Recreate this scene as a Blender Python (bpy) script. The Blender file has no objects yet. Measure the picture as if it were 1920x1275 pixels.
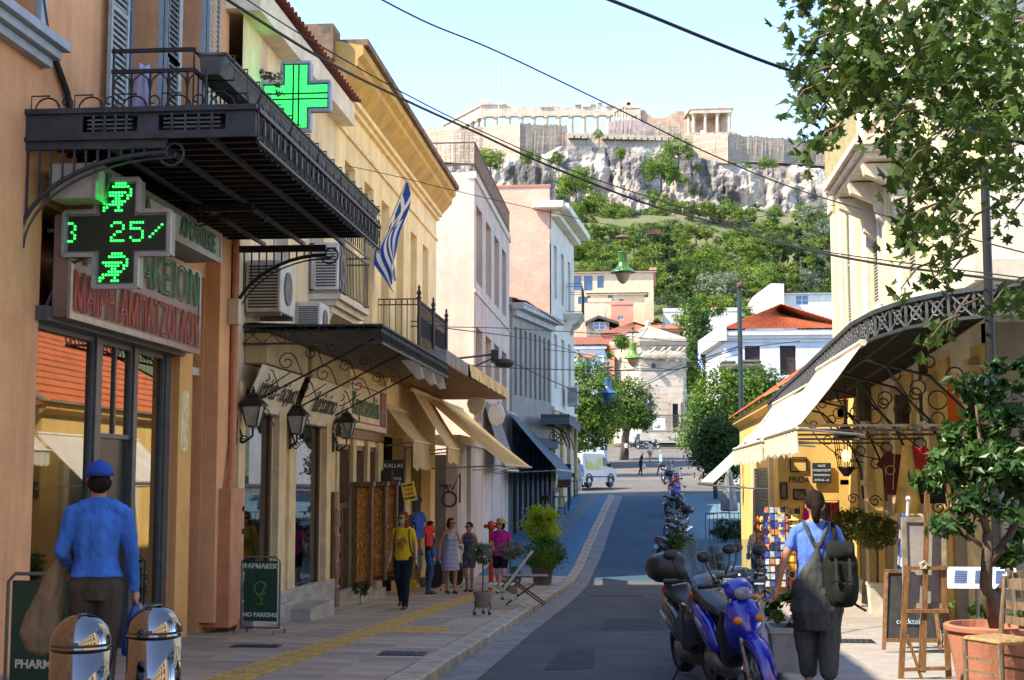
import bpy, math, random
from mathutils import Vector, Matrix, noise
R = math.radians
random.seed(7)
sc = bpy.context.scene
COL = sc.collection
# ---------------------------------------------------------------- camera (x = across the street, y = along it, z = up; metres)
F = 2600.0                       # focal length in photo pixels
YAW = math.atan(.0911); PIT = math.atan(258/F)
CAMZ = 1.67
cam = bpy.data.cameras.new('camera'); cam.sensor_width = 36; cam.lens = F/1920*36
cam.clip_start = .1; cam.clip_end = 6000
co = bpy.data.objects.new('camera', cam); COL.objects.link(co); sc.camera = co
co.location = (0, 0, CAMZ); co.rotation_euler = (math.pi/2+PIT, 0, YAW)
# ---------------------------------------------------------------- sky, sun, exposure
SUN = Vector((.78, .42, -.96)).normalized()      # way the sunlight travels
world = bpy.data.worlds.new('World'); sc.world = world; world.use_nodes = True
wn = world.node_tree.nodes; wl = world.node_tree.links
sky = wn.new('ShaderNodeTexSky'); sky.sky_type = 'NISHITA'; sky.sun_disc = False
sky.sun_elevation = math.asin(-SUN.z); sky.sun_rotation = math.atan2(-SUN.x, -SUN.y)
sky.air_density = 1.0; sky.dust_density = 0; sky.ozone_density = 1.5; sky.altitude = 7000
bgn = wn['Background']; hs = wn.new('ShaderNodeHueSaturation'); hs.inputs['Saturation'].default_value = .9; wl.new(sky.outputs[0], hs.inputs['Color']); wl.new(hs.outputs[0], bgn.inputs[0]); bgn.inputs[1].default_value = .15
sl = bpy.data.lights.new('sun', 'SUN'); sl.energy = 2.15; sl.angle = R(.5); sl.color = (1, .87, .68)
so = bpy.data.objects.new('sun', sl); COL.objects.link(so)
so.rotation_euler = SUN.to_track_quat('-Z', 'Y').to_euler(); so.location = (-30, -20, 60)
sc.view_settings.view_transform = 'Standard'; sc.view_settings.look = 'None'
sc.view_settings.exposure = 2.45; sc.view_settings.gamma = 1; sc.view_settings.use_curve_mapping = False
sc.cycles.max_bounces = 7; sc.cycles.diffuse_bounces = 4; sc.cycles.glossy_bounces = 4
sc.cycles.transmission_bounces = 5; sc.cycles.transparent_max_bounces = 8
sc.cycles.use_denoising = True; sc.cycles.caustics_reflective = False; sc.cycles.caustics_refractive = False

# ---------------------------------------------------------------- where things stand: sight lines measured on the photograph
_r = Vector((math.cos(YAW), math.sin(YAW), 0))
_f = Vector((-math.sin(YAW)*math.cos(PIT), math.cos(YAW)*math.cos(PIT), math.sin(PIT)))
_u = _r.cross(_f)
CAM = Vector((0, 0, CAMZ))
def ray(px, py): return _r*((px-960)/F)-_u*((py-637.5)/F)+_f
def at_y(px, py, Y): d = ray(px, py); return CAM+d*(Y/d.y)
def at_x(px, py, X): d = ray(px, py); return CAM+d*(X/d.x)
def at_z(px, py, z): d = ray(px, py); return CAM+d*((z-CAMZ)/d.z)
GP = [(-60, .0), (9, 0), (42, -1.44), (46, -1.3), (68, .83), (75, 1.1), (96, 1.74), (124, 3.3), (152, 5.0), (175, 5.6), (230, 26), (330, 62), (360, 66), (2000, 66)]
def gz(Y):
    for (a, za), (b, zb) in zip(GP, GP[1:]):
        if Y <= b: return za+(zb-za)*max(0, (Y-a))/(b-a)
    return GP[-1][1]
def on_g(px, py):
    d = ray(px, py); t = 3.0
    while t < 900:
        p = CAM+d*t
        if p.z <= gz(p.y): break
        t *= 1.004
    return CAM+d*t
def ppm(Y): return F/Y
# ---------------------------------------------------------------- materials
_M = {}
def mat(name, col, rough=.8, var=.12, scale=6, bump=.0, bscale=40, metal=0, spec=.5, col2=None, emit=0, trans=0, coat=0, stretch=None, thr=(.35, .65), coord='Object'):
    if name in _M: return _M[name]
    m = bpy.data.materials.new(name); m.use_nodes = True; n = m.node_tree.nodes; l = m.node_tree.links
    b = n['Principled BSDF']; b.inputs['Roughness'].default_value = rough; b.inputs['Metallic'].default_value = metal
    b.inputs['Specular IOR Level'].default_value = spec
    if coat: b.inputs['Coat Weight'].default_value = coat; b.inputs['Coat Roughness'].default_value = .08
    tc = n.new('ShaderNodeTexCoord'); src = tc.outputs[coord]
    if stretch:
        mp = n.new('ShaderNodeMapping'); mp.inputs['Scale'].default_value = stretch; l.new(src, mp.inputs[0]); src = mp.outputs[0]
    if var or col2:
        t = n.new('ShaderNodeTexNoise'); t.inputs['Scale'].default_value = scale; t.inputs['Detail'].default_value = 7; t.inputs['Roughness'].default_value = .65
        l.new(src, t.inputs['Vector'])
        r = n.new('ShaderNodeValToRGB'); r.color_ramp.elements[0].position = thr[0]; r.color_ramp.elements[1].position = thr[1]
        c2 = col2 or tuple(max(0, c*(1-var*2)) for c in col)
        c1 = col if col2 else tuple(min(1, c*(1+var)) for c in col)
        r.color_ramp.elements[0].color = (*c2, 1); r.color_ramp.elements[1].color = (*c1, 1)
        l.new(t.outputs[0], r.inputs[0]); l.new(r.outputs[0], b.inputs['Base Color'])
        rr = n.new('ShaderNodeMapRange'); rr.inputs[3].default_value = min(1, rough*1.15); rr.inputs[4].default_value = rough*.85
        l.new(t.outputs[0], rr.inputs[0]); l.new(rr.outputs[0], b.inputs['Roughness'])
    else: b.inputs['Base Color'].default_value = (*col, 1)
    if bump:
        t2 = n.new('ShaderNodeTexNoise'); t2.inputs['Scale'].default_value = bscale; t2.inputs['Detail'].default_value = 5; l.new(src, t2.inputs['Vector'])
        bp = n.new('ShaderNodeBump'); bp.inputs['Strength'].default_value = bump; bp.inputs['Distance'].default_value = .02
        l.new(t2.outputs[0], bp.inputs['Height']); l.new(bp.outputs[0], b.inputs['Normal'])
    if emit: b.inputs['Emission Color'].default_value = (*col, 1); b.inputs['Emission Strength'].default_value = emit
    if trans:
        tr = n.new('ShaderNodeBsdfTranslucent'); tr.inputs[0].default_value = (*[min(1, c*1.6) for c in col], 1)
        mx = n.new('ShaderNodeMixShader'); mx.inputs[0].default_value = trans
        if var or col2: l.new(r.outputs[0], tr.inputs[0])
        l.new(b.outputs[0], mx.inputs[1]); l.new(tr.outputs[0], mx.inputs[2]); l.new(mx.outputs[0], n['Material Output'].inputs[0])
    _M[name] = m; return m
def plaster(name, col, dirt=(.25, .2, .15), amt=.5):
    """painted render with rain streaks and blotches that belong to the wall"""
    if name in _M: return _M[name]
    m = mat(name, col, .88, .07, 1.3, .35, 45); n = m.node_tree.nodes; l = m.node_tree.links; b = n['Principled BSDF']
    src = b.inputs['Base Color'].links[0].from_socket
    tc = n.new('ShaderNodeTexCoord'); mp = n.new('ShaderNodeMapping'); mp.inputs['Scale'].default_value = (1.6, 1.6, .16); l.new(tc.outputs['Object'], mp.inputs[0])
    t = n.new('ShaderNodeTexNoise'); t.inputs['Scale'].default_value = 1.5; t.inputs['Detail'].default_value = 9; t.inputs['Roughness'].default_value = .7; l.new(mp.outputs[0], t.inputs['Vector'])
    r = n.new('ShaderNodeMapRange'); r.inputs[1].default_value = .44; r.inputs[2].default_value = .74; r.inputs[4].default_value = amt; l.new(t.outputs[0], r.inputs[0])
    mx = n.new('ShaderNodeMixRGB'); mx.inputs[2].default_value = (*dirt, 1); l.new(r.outputs[0], mx.inputs[0]); l.new(src, mx.inputs[1]); l.new(mx.outputs[0], b.inputs['Base Color'])
    return m
def glass(name='glass', tint=(.02, .03, .03), rough=.02, ior=1.7, base=.18):
    if name in _M: return _M[name]
    m = bpy.data.materials.new(name); m.use_nodes = True; n = m.node_tree.nodes; l = m.node_tree.links
    n.remove(n['Principled BSDF'])
    g = n.new('ShaderNodeBsdfGlossy'); g.inputs[1].default_value = rough; g.inputs[0].default_value = (1, 1, 1, 1)
    t = n.new('ShaderNodeBsdfTransparent'); t.inputs[0].default_value = (*[c for c in tint], 1)
    fr = n.new('ShaderNodeFresnel'); fr.inputs[0].default_value = ior
    ad = n.new('ShaderNodeMath'); ad.operation = 'MULTIPLY_ADD'; ad.inputs[1].default_value = 1.0; ad.inputs[2].default_value = base; l.new(fr.outputs[0], ad.inputs[0])
    mx = n.new('ShaderNodeMixShader'); l.new(ad.outputs[0], mx.inputs[0]); l.new(t.outputs[0], mx.inputs[1]); l.new(g.outputs[0], mx.inputs[2])
    l.new(mx.outputs[0], n['Material Output'].inputs[0]); _M[name] = m; return m
# ---------------------------------------------------------------- mesh builder
class MB:
    def __init__(s): s.v = []; s.f = []; s.mi = []; s.cur = 0; s.T = None
    def add(s, vs, fs):
        b = len(s.v)
        s.v += [s.T @ Vector(v) for v in vs] if s.T is not None else [Vector(v) for v in vs]
        s.f += [tuple(b+i for i in f) for f in fs]; s.mi += [s.cur]*len(fs); return s
    def box(s, a, b):
        (x0, y0, z0), (x1, y1, z1) = a, b
        return s.add([(x0,y0,z0),(x1,y0,z0),(x1,y1,z0),(x0,y1,z0),(x0,y0,z1),(x1,y0,z1),(x1,y1,z1),(x0,y1,z1)],
                     [(0,3,2,1),(4,5,6,7),(0,1,5,4),(1,2,6,5),(2,3,7,6),(3,0,4,7)])
    def cbox(s, c, d, rot=None):
        """box by centre, size, optional Matrix"""
        h = [Vector((sx*d[0]/2, sy*d[1]/2, sz*d[2]/2)) for sz in (-1,1) for sy in (-1,1) for sx in (-1,1)]
        c = Vector(c)
        if rot is not None: h = [rot @ v for v in h]
        return s.add([c+v for v in h], [(0,2,3,1),(4,5,7,6),(0,1,5,4),(1,3,7,5),(3,2,6,7),(2,0,4,6)])
    def bbox(s, a, b, bv=.02):
        """box with chamfered edges all round"""
        (x0,y0,z0),(x1,y1,z1) = a, b; q = min(bv, (x1-x0)*.4, (y1-y0)*.4, (z1-z0)*.4)
        rings = []
        for z, k in ((z0, q), (z0+q, 0), (z1-q, 0), (z1, q)):
            X0, X1, Y0, Y1 = x0+k, x1-k, y0+k, y1-k; c = q
            rings.append([(X0+c,Y0,z),(X1-c,Y0,z),(X1,Y0+c,z),(X1,Y1-c,z),(X1-c,Y1,z),(X0+c,Y1,z),(X0,Y1-c,z),(X0,Y0+c,z)])
        return s.loft(rings)
    def loft(s, rings, cap=True, closed=True):
        n = len(rings[0]); vs = [p for r in rings for p in r]; fs = []
        for k in range(len(rings)-1):
            for i in range(n if closed else n-1):
                j = (i+1) % n; fs.append((k*n+i, k*n+j, (k+1)*n+j, (k+1)*n+i))
        if cap and closed: fs.append(tuple(range(n))[::-1]); fs.append(tuple((len(rings)-1)*n+i for i in range(n)))
        return s.add(vs, fs)
    def tube(s, pts, r, n=6, cap=True, flat=1.0):
        pts = [Vector(p) for p in pts]
        if not hasattr(r, '__len__'): r = [r]*len(pts)
        rings = []; up = None
        for i, p in enumerate(pts):
            t = (pts[min(i+1, len(pts)-1)]-pts[max(i-1, 0)])
            if t.length < 1e-9: t = Vector((0, 0, 1))
            t.normalize()
            if up is None: up = Vector((0,0,1)) if abs(t.z) < .9 else Vector((0,1,0))
            a = t.cross(up)
            if a.length < 1e-6: up = Vector((1, 0, 0)); a = t.cross(up)
            a.normalize(); b = a.cross(t); b.normalize(); up = b
            rings.append([p+a*(math.cos(2*math.pi*k/n)*r[i])+b*(math.sin(2*math.pi*k/n)*r[i]*flat) for k in range(n)])
        return s.loft(rings, cap)
    def bar(s, p, q, w, h=None):
        """rectangular bar from p to q"""
        p = Vector(p); q = Vector(q); t = (q-p).normalized(); h = h or w
        up = Vector((0,0,1)) if abs(t.z) < .95 else Vector((0,1,0))
        a = t.cross(up).normalized()*w/2; b = a.cross(t).normalized()*h/2
        return s.loft([[c-a-b, c+a-b, c+a+b, c-a+b] for c in (p, q)])
    def lathe(s, prof, c=(0,0,0), n=16, sx=1, sy=1):
        c = Vector(c)
        return s.loft([[c+Vector((math.cos(2*math.pi*k/n)*r*sx, math.sin(2*math.pi*k/n)*r*sy, z)) for k in range(n)] for r, z in prof])
    def ball(s, c, r, n=10, m=6):
        if not hasattr(r, '__len__'): r = (r, r, r)
        c = Vector(c); rings = []
        for j in range(m+1):
            t = -math.pi/2+math.pi*j/m; q = max(.02, math.cos(t))
            rings.append([c+Vector((math.cos(2*math.pi*k/n)*r[0]*q, math.sin(2*math.pi*k/n)*r[1]*q, math.sin(t)*r[2])) for k in range(n)])
        return s.loft(rings)
    def quad(s, a, b, c, d): return s.add([a, b, c, d], [(0, 1, 2, 3)])
    def prism(s, pts, off):
        """closed outline pts pushed along off"""
        n = len(pts); off = Vector(off); p = [Vector(q) for q in pts]
        return s.add(p+[q+off for q in p], [tuple(range(n))[::-1], tuple(range(n, 2*n))]+[(i, (i+1) % n, n+(i+1) % n, n+i) for i in range(n)])
    def build(s, name, m, parent=None, smooth=False, **kw):
        me = bpy.data.meshes.new(name)
        o0 = worigin(parent)
        me.from_pydata([v-o0 for v in s.v], [], s.f); me.update()
        for k in (m if isinstance(m, (list, tuple)) else [m]): me.materials.append(k)
        if isinstance(m, (list, tuple)): me.polygons.foreach_set('material_index', s.mi)
        if smooth: me.polygons.foreach_set('use_smooth', [True]*len(me.polygons))
        return link(name, me, parent, **kw)
def worigin(parent):
    o = Vector((0, 0, 0))
    while parent is not None: o = o+parent.location; parent = parent.parent
    return o
def link(name, me, parent=None, label=None, cat=None, group=None, kind=None):
    o = bpy.data.objects.new(name, me); COL.objects.link(o); o.parent = parent
    if label: o['label'] = label
    if cat: o['category'] = cat
    if group: o['group'] = group
    if kind: o['kind'] = kind
    return o
def thing(name, label, cat, loc=(0, 0, 0), rz=0, group=None):
    o = link(name, None, None, label, cat, group); o.location = loc; o.rotation_euler = (0, 0, rz); return o
def dup(root, loc, rz=0, label=None, s=None):
    r = root.copy(); COL.objects.link(r); r.location = loc; r.rotation_euler = (0, 0, rz)
    if label: r['label'] = label
    if s: r.scale = s if hasattr(s, '__len__') else (s, s, s)
    for ch in list(root.children):
        c = ch.copy(); COL.objects.link(c); c.parent = r
        for g in list(ch.children):
            d = g.copy(); COL.objects.link(d); d.parent = c
    return r
def pieces(name, m, parent, boxes, bv=0, **kw):
    """alike boxes as single parts; boxes = (a, b) corner pairs; mesh data shared between equal sizes"""
    cache = {}; o0 = worigin(parent); out = []
    for a, b in boxes:
        d = tuple(round(b[i]-a[i], 3) for i in range(3))
        if d not in cache:
            q = MB(); lo = tuple(-x/2 for x in d); hi = tuple(x/2 for x in d)
            (q.bbox(lo, hi, bv) if bv else q.box(lo, hi))
            me = bpy.data.meshes.new(name); me.from_pydata(q.v, [], q.f); me.update()
            me.materials.append(m); cache[d] = me
        o = link(name, cache[d], parent, **kw); o.location = Vector([(a[i]+b[i])/2 for i in range(3)])-o0; out.append(o)
    return out
def arc(c, r, a0, a1, n=10, ax=(1,0,0), ay=(0,0,1)):
    c = Vector(c); ax = Vector(ax); ay = Vector(ay)
    return [c+ax*(r*math.cos(R(a0+(a1-a0)*k/n)))+ay*(r*math.sin(R(a0+(a1-a0)*k/n))) for k in range(n+1)]
def spiral(c, r0, r1, a0, turns, n=16, ax=(1,0,0), ay=(0,0,1)):
    c = Vector(c); ax = Vector(ax); ay = Vector(ay); o = []
    for k in range(n+1):
        t = k/n; r = r0+(r1-r0)*t; a = R(a0+360*turns*t); o.append(c+ax*(r*math.cos(a))+ay*(r*math.sin(a)))
    return o
_bigtxt = {}
def text(body, size, o, du, dv, m, parent, name='lettering', ext=.004, align='CENTER', outline=0, sx=1.0, shear=0, bold=0, **kw):
    """flat lettering as a mesh; o = centre point, du = reading direction, dv = up"""
    c = bpy.data.curves.new('txt', 'FONT'); c.body = body; c.size = size; c.align_x = align; c.align_y = 'CENTER'; c.extrude = ext; c.shear = shear; c.offset = bold
    c.resolution_u = 3
    if outline: c.fill_mode = 'NONE'; c.bevel_depth = outline; c.extrude = 0; c.bevel_resolution = 0
    t = bpy.data.objects.new('txt', c); COL.objects.link(t)
    dg = bpy.context.evaluated_depsgraph_get(); me = bpy.data.meshes.new_from_object(t.evaluated_get(dg)); bpy.data.objects.remove(t); bpy.data.curves.remove(c)
    du = Vector(du).normalized(); dv = Vector(dv).normalized(); w = du.cross(dv); o = Vector(o)-worigin(parent)
    M = Matrix(((du.x*sx, dv.x, w.x, o.x), (du.y*sx, dv.y, w.y, o.y), (du.z*sx, dv.z, w.z, o.z), (0, 0, 0, 1)))
    me.transform(M); me.materials.clear(); me.materials.append(m)
    return link(name, me, parent, **kw)
# ---------------------------------------------------------------- walls with real openings
class Face:
    """a wall plane: o = corner, du = direction along it, n = outward normal"""
    def __init__(s, o, du, n): s.o = Vector(o); s.du = Vector(du).normalized(); s.n = Vector(n).normalized()
    def p(s, u, v, d=0): return s.o+s.du*u+Vector((0, 0, v))+s.n*d
    def box(s, mb, u0, v0, u1, v1, d0, d1):
        a, b = (u0, u1), (v0, v1)
        P = [s.p(u, v, d) for d in (d0, d1) for v in b for u in a]
        mb.add(P, [(0,1,3,2),(4,6,7,5),(0,4,5,1),(2,3,7,6),(0,2,6,4),(1,5,7,3)]); return mb
def holed(fc, W, H, holes, t=.22, mb=None, v_base=0):
    """front skin of a wall with rectangular holes and their reveals"""
    mb = mb or MB()
    us = sorted({0, W, *[h[0] for h in holes], *[h[2] for h in holes]}); vs = sorted({v_base, H, *[h[1] for h in holes], *[h[3] for h in holes]})
    for a, b in zip(us, us[1:]):
        for c, d in zip(vs, vs[1:]):
            if any(h[0] <= a and b <= h[2] and h[1] <= c and d <= h[3] for h in holes): continue
            mb.quad(fc.p(a, c), fc.p(b, c), fc.p(b, d), fc.p(a, d))
    for u0, v0, u1, v1 in [h[:4] for h in holes]:
        mb.quad(fc.p(u0, v0), fc.p(u1, v0), fc.p(u1, v0, -t), fc.p(u0, v0, -t)); mb.quad(fc.p(u0, v1), fc.p(u1, v1), fc.p(u1, v1, -t), fc.p(u0, v1, -t))
        mb.quad(fc.p(u0, v0), fc.p(u0, v1), fc.p(u0, v1, -t), fc.p(u0, v0, -t)); mb.quad(fc.p(u1, v0), fc.p(u1, v1), fc.p(u1, v1, -t), fc.p(u1, v0, -t))
    return mb
def window(fc, h, parent, mf, mp, d=-.16, cols=2, rows=2, fw=.06, shut=None, name='window', slats=True, back=None):
    u0, v0, u1, v1 = h[:4]
    q = MB()
    fc.box(q, u0, v0, u0+fw, v1, d-.05, d); fc.box(q, u1-fw, v0, u1, v1, d-.05, d); fc.box(q, u0+fw, v0, u1-fw, v0+fw, d-.05, d); fc.box(q, u0+fw, v1-fw, u1-fw, v1, d-.05, d)
    for i in range(1, cols): u = u0+(u1-u0)*i/cols; fc.box(q, u-fw*.4, v0+fw, u+fw*.4, v1-fw, d-.045, d-.005)
    for j in range(1, rows): v = v0+(v1-v0)*j/rows; fc.box(q, u0+fw, v-fw*.3, u1-fw, v+fw*.3, d-.04, d-.008)
    w = q.build(name, mf, parent)
    q = MB(); q.quad(fc.p(u0+.01, v0+.01, d-.03), fc.p(u1-.01, v0+.01, d-.03), fc.p(u1-.01, v1-.01, d-.03), fc.p(u0+.01, v1-.01, d-.03)); q.build('pane', mp, w)
    return w
def shutter(fc, u0, v0, u1, v1, parent, m, d=0, slats=0, th=.04):
    """a louvred leaf"""
    q = MB(); f = .05
    fc.box(q, u0, v0, u0+f, v1, d, d+th); fc.box(q, u1-f, v0, u1, v1, d, d+th)
    for v in (v0, (v0+v1)/2-f/2, v1-f): fc.box(q, u0+f, v, u1-f, v+f, d, d+th)
    n = slats or int((v1-v0)/.07)
    for i in range(n):
        v = v0+f+(v1-v0-2*f)*(i+.1)/n; hgt = (v1-v0-2*f)/n
        q.add([fc.p(u0+f, v, d+th*.9), fc.p(u1-f, v, d+th*.9), fc.p(u1-f, v+hgt*.85, d+th*.15), fc.p(u0+f, v+hgt*.85, d+th*.15)], [(0, 1, 2, 3)])
    return q.build('shutter', m, parent)
def tiled(mb, a, b, c, d, pitch=.22, row=.38, amp=.05):
    """barrel-tiled slope: a-b along the eave, d-c along the ridge"""
    a, b, c, d = map(Vector, (a, b, c, d)); n = (b-a).cross(d-a).normalized()
    if n.z < 0: n = -n
    L = max((b-a).length, (c-d).length); H = max((d-a).length, (c-b).length); nc = max(1, int(L/pitch)); nr = max(1, int(H/row)); S = 4
    vs = []; fs = []; W = nc*S+1
    for j in range(nr*2+1):
        v = min(1, (j+1)//2/nr) if j else 0; lift = (.03 if j % 2 == 0 and j < nr*2 else 0)
        v = ((j+1)//2)/nr; v = min(v, 1)
        for i in range(W):
            u = i/(W-1); p = (a*(1-u)+b*u)*(1-v)+(d*(1-u)+c*u)*v
            k = i % S; hgt = (0, .75, 1, .75)[k]*amp
            vs.append(p+n*(hgt+(.04 if j % 2 == 0 else 0)+random.uniform(0, .004)))
    for j in range(nr*2):
        for i in range(W-1): fs.append((j*W+i, j*W+i+1, (j+1)*W+i+1, (j+1)*W+i))
    mb.add(vs, fs); return mb
# ================================================================ materials used in many places
def brickm(name, c1, c2, mort, w=1.2, h=.5, rough=.9, ms=.03, rot=(R(90), 0, 0), bump=.6, sc_=1.0):
    if name in _M: return _M[name]
    m = mat(name, c1, rough, .15, 1.2, .3, 6); n = m.node_tree.nodes; l = m.node_tree.links; b = n['Principled BSDF']
    src = b.inputs['Base Color'].links[0].from_socket
    tc = n.new('ShaderNodeTexCoord'); mp = n.new('ShaderNodeMapping'); mp.inputs['Rotation'].default_value = rot; l.new(tc.outputs['Object'], mp.inputs[0])
    nt = n.new('ShaderNodeTexNoise'); nt.inputs['Scale'].default_value = .9; l.new(mp.outputs[0], nt.inputs['Vector'])
    ad = n.new('ShaderNodeMixRGB'); ad.blend_type = 'ADD'; ad.inputs[0].default_value = .25*h; l.new(mp.outputs[0], ad.inputs[1]); l.new(nt.outputs['Color'], ad.inputs[2])
    t = n.new('ShaderNodeTexBrick'); t.inputs['Scale'].default_value = sc_; t.inputs['Brick Width'].default_value = w; t.inputs['Row Height'].default_value = h
    t.inputs['Mortar Size'].default_value = ms; t.inputs['Color1'].default_value = (*c1, 1); t.inputs['Color2'].default_value = (*c2, 1); t.inputs['Mortar'].default_value = (*mort, 1)
    l.new(ad.outputs[0], t.inputs['Vector'])
    mx = n.new('ShaderNodeMixRGB'); mx.blend_type = 'MIX'; mx.inputs[0].default_value = .6; l.new(src, mx.inputs[1]); l.new(t.outputs[0], mx.inputs[2]); l.new(mx.outputs[0], b.inputs['Base Color'])
    bp = n.new('ShaderNodeBump'); bp.inputs['Strength'].default_value = bump; bp.inputs['Distance'].default_value = .06; bp.invert = True; l.new(t.outputs['Fac'], bp.inputs['Height'])
    l.new(b.inputs['Normal'].links[0].from_socket, bp.inputs['Normal']); l.new(bp.outputs[0], b.inputs['Normal'])
    return m
asphalt = mat('asphalt', (.098, .108, .118), .85, .22, 1.1, .7, 260, col2=(.064, .074, .086))
asphalt_far = mat('asphalt_blue_shade', (.028, .082, .13), .8, .2, .9, .6, 200, col2=(.02, .062, .105))  # blue shade of the far stretch is put into the asphalt colour
paving = mat('paving_stone', (.40, .32, .24), .75, .15, 1.3, .35, 90, col2=(.26, .21, .16))
paving_far = brickm('paving_far', (.04, .15, .24), (.05, .17, .27), (.03, .10, .16), .9, .6, .75, .012, (0, 0, 0), .2)  # far left pavement, its blue shade tinted into the stone
paving_r = mat('paving_right', (.34, .31, .27), .75, .12, 1.7, .3, 80, col2=(.22, .21, .2))
kerbm = mat('kerb_stone', (.52, .42, .30), .8, .2, 3, .4, 60, col2=(.26, .24, .2))
tact = mat('tactile_yellow', (.55, .35, .09), .8, .2, 7, .2, 80)
soil = mat('hill_soil', (.15, .14, .07), .95, .3, .12, .5, 2, col2=(.07, .10, .03))
rockm = mat('limestone_rock', (.40, .345, .29), .95, .2, .13, 1.0, 1.2, col2=(.085, .08, .078), thr=(.42, .58))
marble = mat('marble_pale', (.50, .385, .28), .75, .14, .5, .3, 4)
tile = mat('roof_tile', (.50, .13, .035), .85, .3, 2.2, .3, 30, col2=(.30, .085, .03))
tile_pink = mat('roof_tile_faded', (.48, .2, .12), .85, .3, 2.2, .3, 30, col2=(.33, .15, .09))
black = mat('wrought_iron', (.012, .013, .014), .45, .2, 20, .1, 60)
iron_blue = mat('iron_blue_grey', (.035, .05, .065), .5, .35, 5, .25, 50, col2=(.02, .026, .032))
white = mat('white_paint', (.72, .71, .68), .5, .06, 5)
shut_g = mat('shutter_grey', (.34, .38, .38), .6, .1, 8)
dark = mat('dark_void', (.015, .015, .015), .9, 0)
wood = mat('wood_brown', (.17, .075, .03), .45, .3, 9, .25, 40, stretch=(4, 4, .5))
GL = glass('window_glass', (.30, .33, .31))
GLd = glass('dark_glass', (.04, .05, .055), .05)
# ================================================================ land
def terr(X, Y):
    z = gz(Y)
    if Y > 165:
        k = min(1, (Y-165)/60); z += k*(noise.noise(Vector((X*.02, Y*.02, 1)))*6+noise.noise(Vector((X*.08, Y*.08, 3)))*1.8)
        z -= k*max(0, abs(X)-60)*.12
    return z-.2
q = MB(); xs = [-900, -500, -300]+[x for x in range(-200, 201, 6)]+[300, 500, 900]
ys = [-60, -20, 0, 9, 20, 30, 42, 46, 57, 68, 75, 85, 96, 110, 124, 138, 152, 163]+list(range(170, 366, 5))+[420, 600, 1200, 2400]
vs = [(x, y, terr(x, y)) for y in ys for x in xs]; W = len(xs)
q.add(vs, [(j*W+i, j*W+i+1, (j+1)*W+i+1, (j+1)*W+i) for j in range(len(ys)-1) for i in range(W-1)])
q.build('ground', soil, smooth=True, kind='structure')
# ---- street
RZ, PZ = -.07, .05
def lerp(T, y):
    for (a, u), (b, v) in zip(T, T[1:]):
        if y <= b: return u+(v-u)*max(0, y-a)/(b-a)
    return T[-1][1]
KL = [(0, -1.95), (43, -1.98), (56, -1.62), (68, -1.2)]; KR = [(0, 1.3), (43, 1.35), (68, 1.85), (200, 1.9)]
WL = [(0, -5.9), (37, -5.9), (38, -5.6), (70, -5.4)]
def sheet(name, m, ys, xl, xr, dz, n=1, **kw):
    q = MB()
    for a, b in zip(ys, ys[1:]): q.quad((xl(a), a, gz(a)+dz), (xr(a), a, gz(a)+dz), (xr(b), b, gz(b)+dz), (xl(b), b, gz(b)+dz))
    return q.build(name, m, kind='structure', **kw)
YS = [-8, 0, 3, 9, 12, 20, 30, 36, 42]
sheet('road', asphalt, YS+[43.2], lambda y: lerp(KL, y)+.02, lambda y: lerp(KR, y)-.02, RZ)
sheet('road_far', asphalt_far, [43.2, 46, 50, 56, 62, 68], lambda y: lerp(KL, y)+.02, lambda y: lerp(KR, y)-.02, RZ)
sheet('gutter', mat('gutter_concrete', (.26, .25, .235), .85, .2, 2.5, .4, 90, col2=(.17, .17, .17)), YS+[46, 50, 56, 62, 68], lambda y: lerp(KL, y)+.02, lambda y: lerp(KL, y)+.02+.42+.05*math.sin(y*.9), RZ+.006)
sheet('crossing_road', mat('asphalt_pale', (.125, .115, .105), .85, .15, .8, .5, 200), [68, 75, 82, 90], lambda y: -30, lambda y: 30, RZ-.01)
sheet('square_paving', mat('square_stone', (.15, .132, .11), .85, .15, .5, .4, 60), [90, 96, 110, 124, 138, 152, 162], lambda y: -22, lambda y: 14, RZ)
sheet('pavement_left_bed', mat('joint_dark', (.10, .095, .085), .9, .1, 3), [-8, 0, 9, 20, 30, 38.9], lambda y: -6.2, lambda y: lerp(KL, y)-.28, PZ-.03)
sheet('pavement_left_near', paving, [-8, 0, 6, 9, 11.4], lambda y: -6.2, lambda y: lerp(KL, y)-.28, PZ)
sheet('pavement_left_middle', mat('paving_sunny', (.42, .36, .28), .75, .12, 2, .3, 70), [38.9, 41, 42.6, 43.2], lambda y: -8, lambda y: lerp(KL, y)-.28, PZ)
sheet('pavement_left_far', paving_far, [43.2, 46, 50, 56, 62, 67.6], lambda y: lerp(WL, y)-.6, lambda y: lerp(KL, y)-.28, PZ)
sheet('pavement_right_bed', mat('joint_dark', (.10, .095, .085), .9, .1, 3), [-8, 0, 9, 20, 30, 38.9], lambda y: lerp(KR, y)+.15, lambda y: 9, PZ-.03)
sheet('pavement_right_near', paving_r, [-8, 0, 9, 11], lambda y: lerp(KR, y)+.15, lambda y: 9, PZ)
sheet('pavement_right_far', brickm('paving_right_far', (.10, .19, .22), (.12, .21, .24), (.07, .11, .14), .9, .6, .75, .012, (0, 0, 0), .2), [38.9, 42, 46, 50, 56, 62, 68], lambda y: lerp(KR, y)+.15, lambda y: 9, PZ)  # right far paving also has the blue shade in its colour
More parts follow.
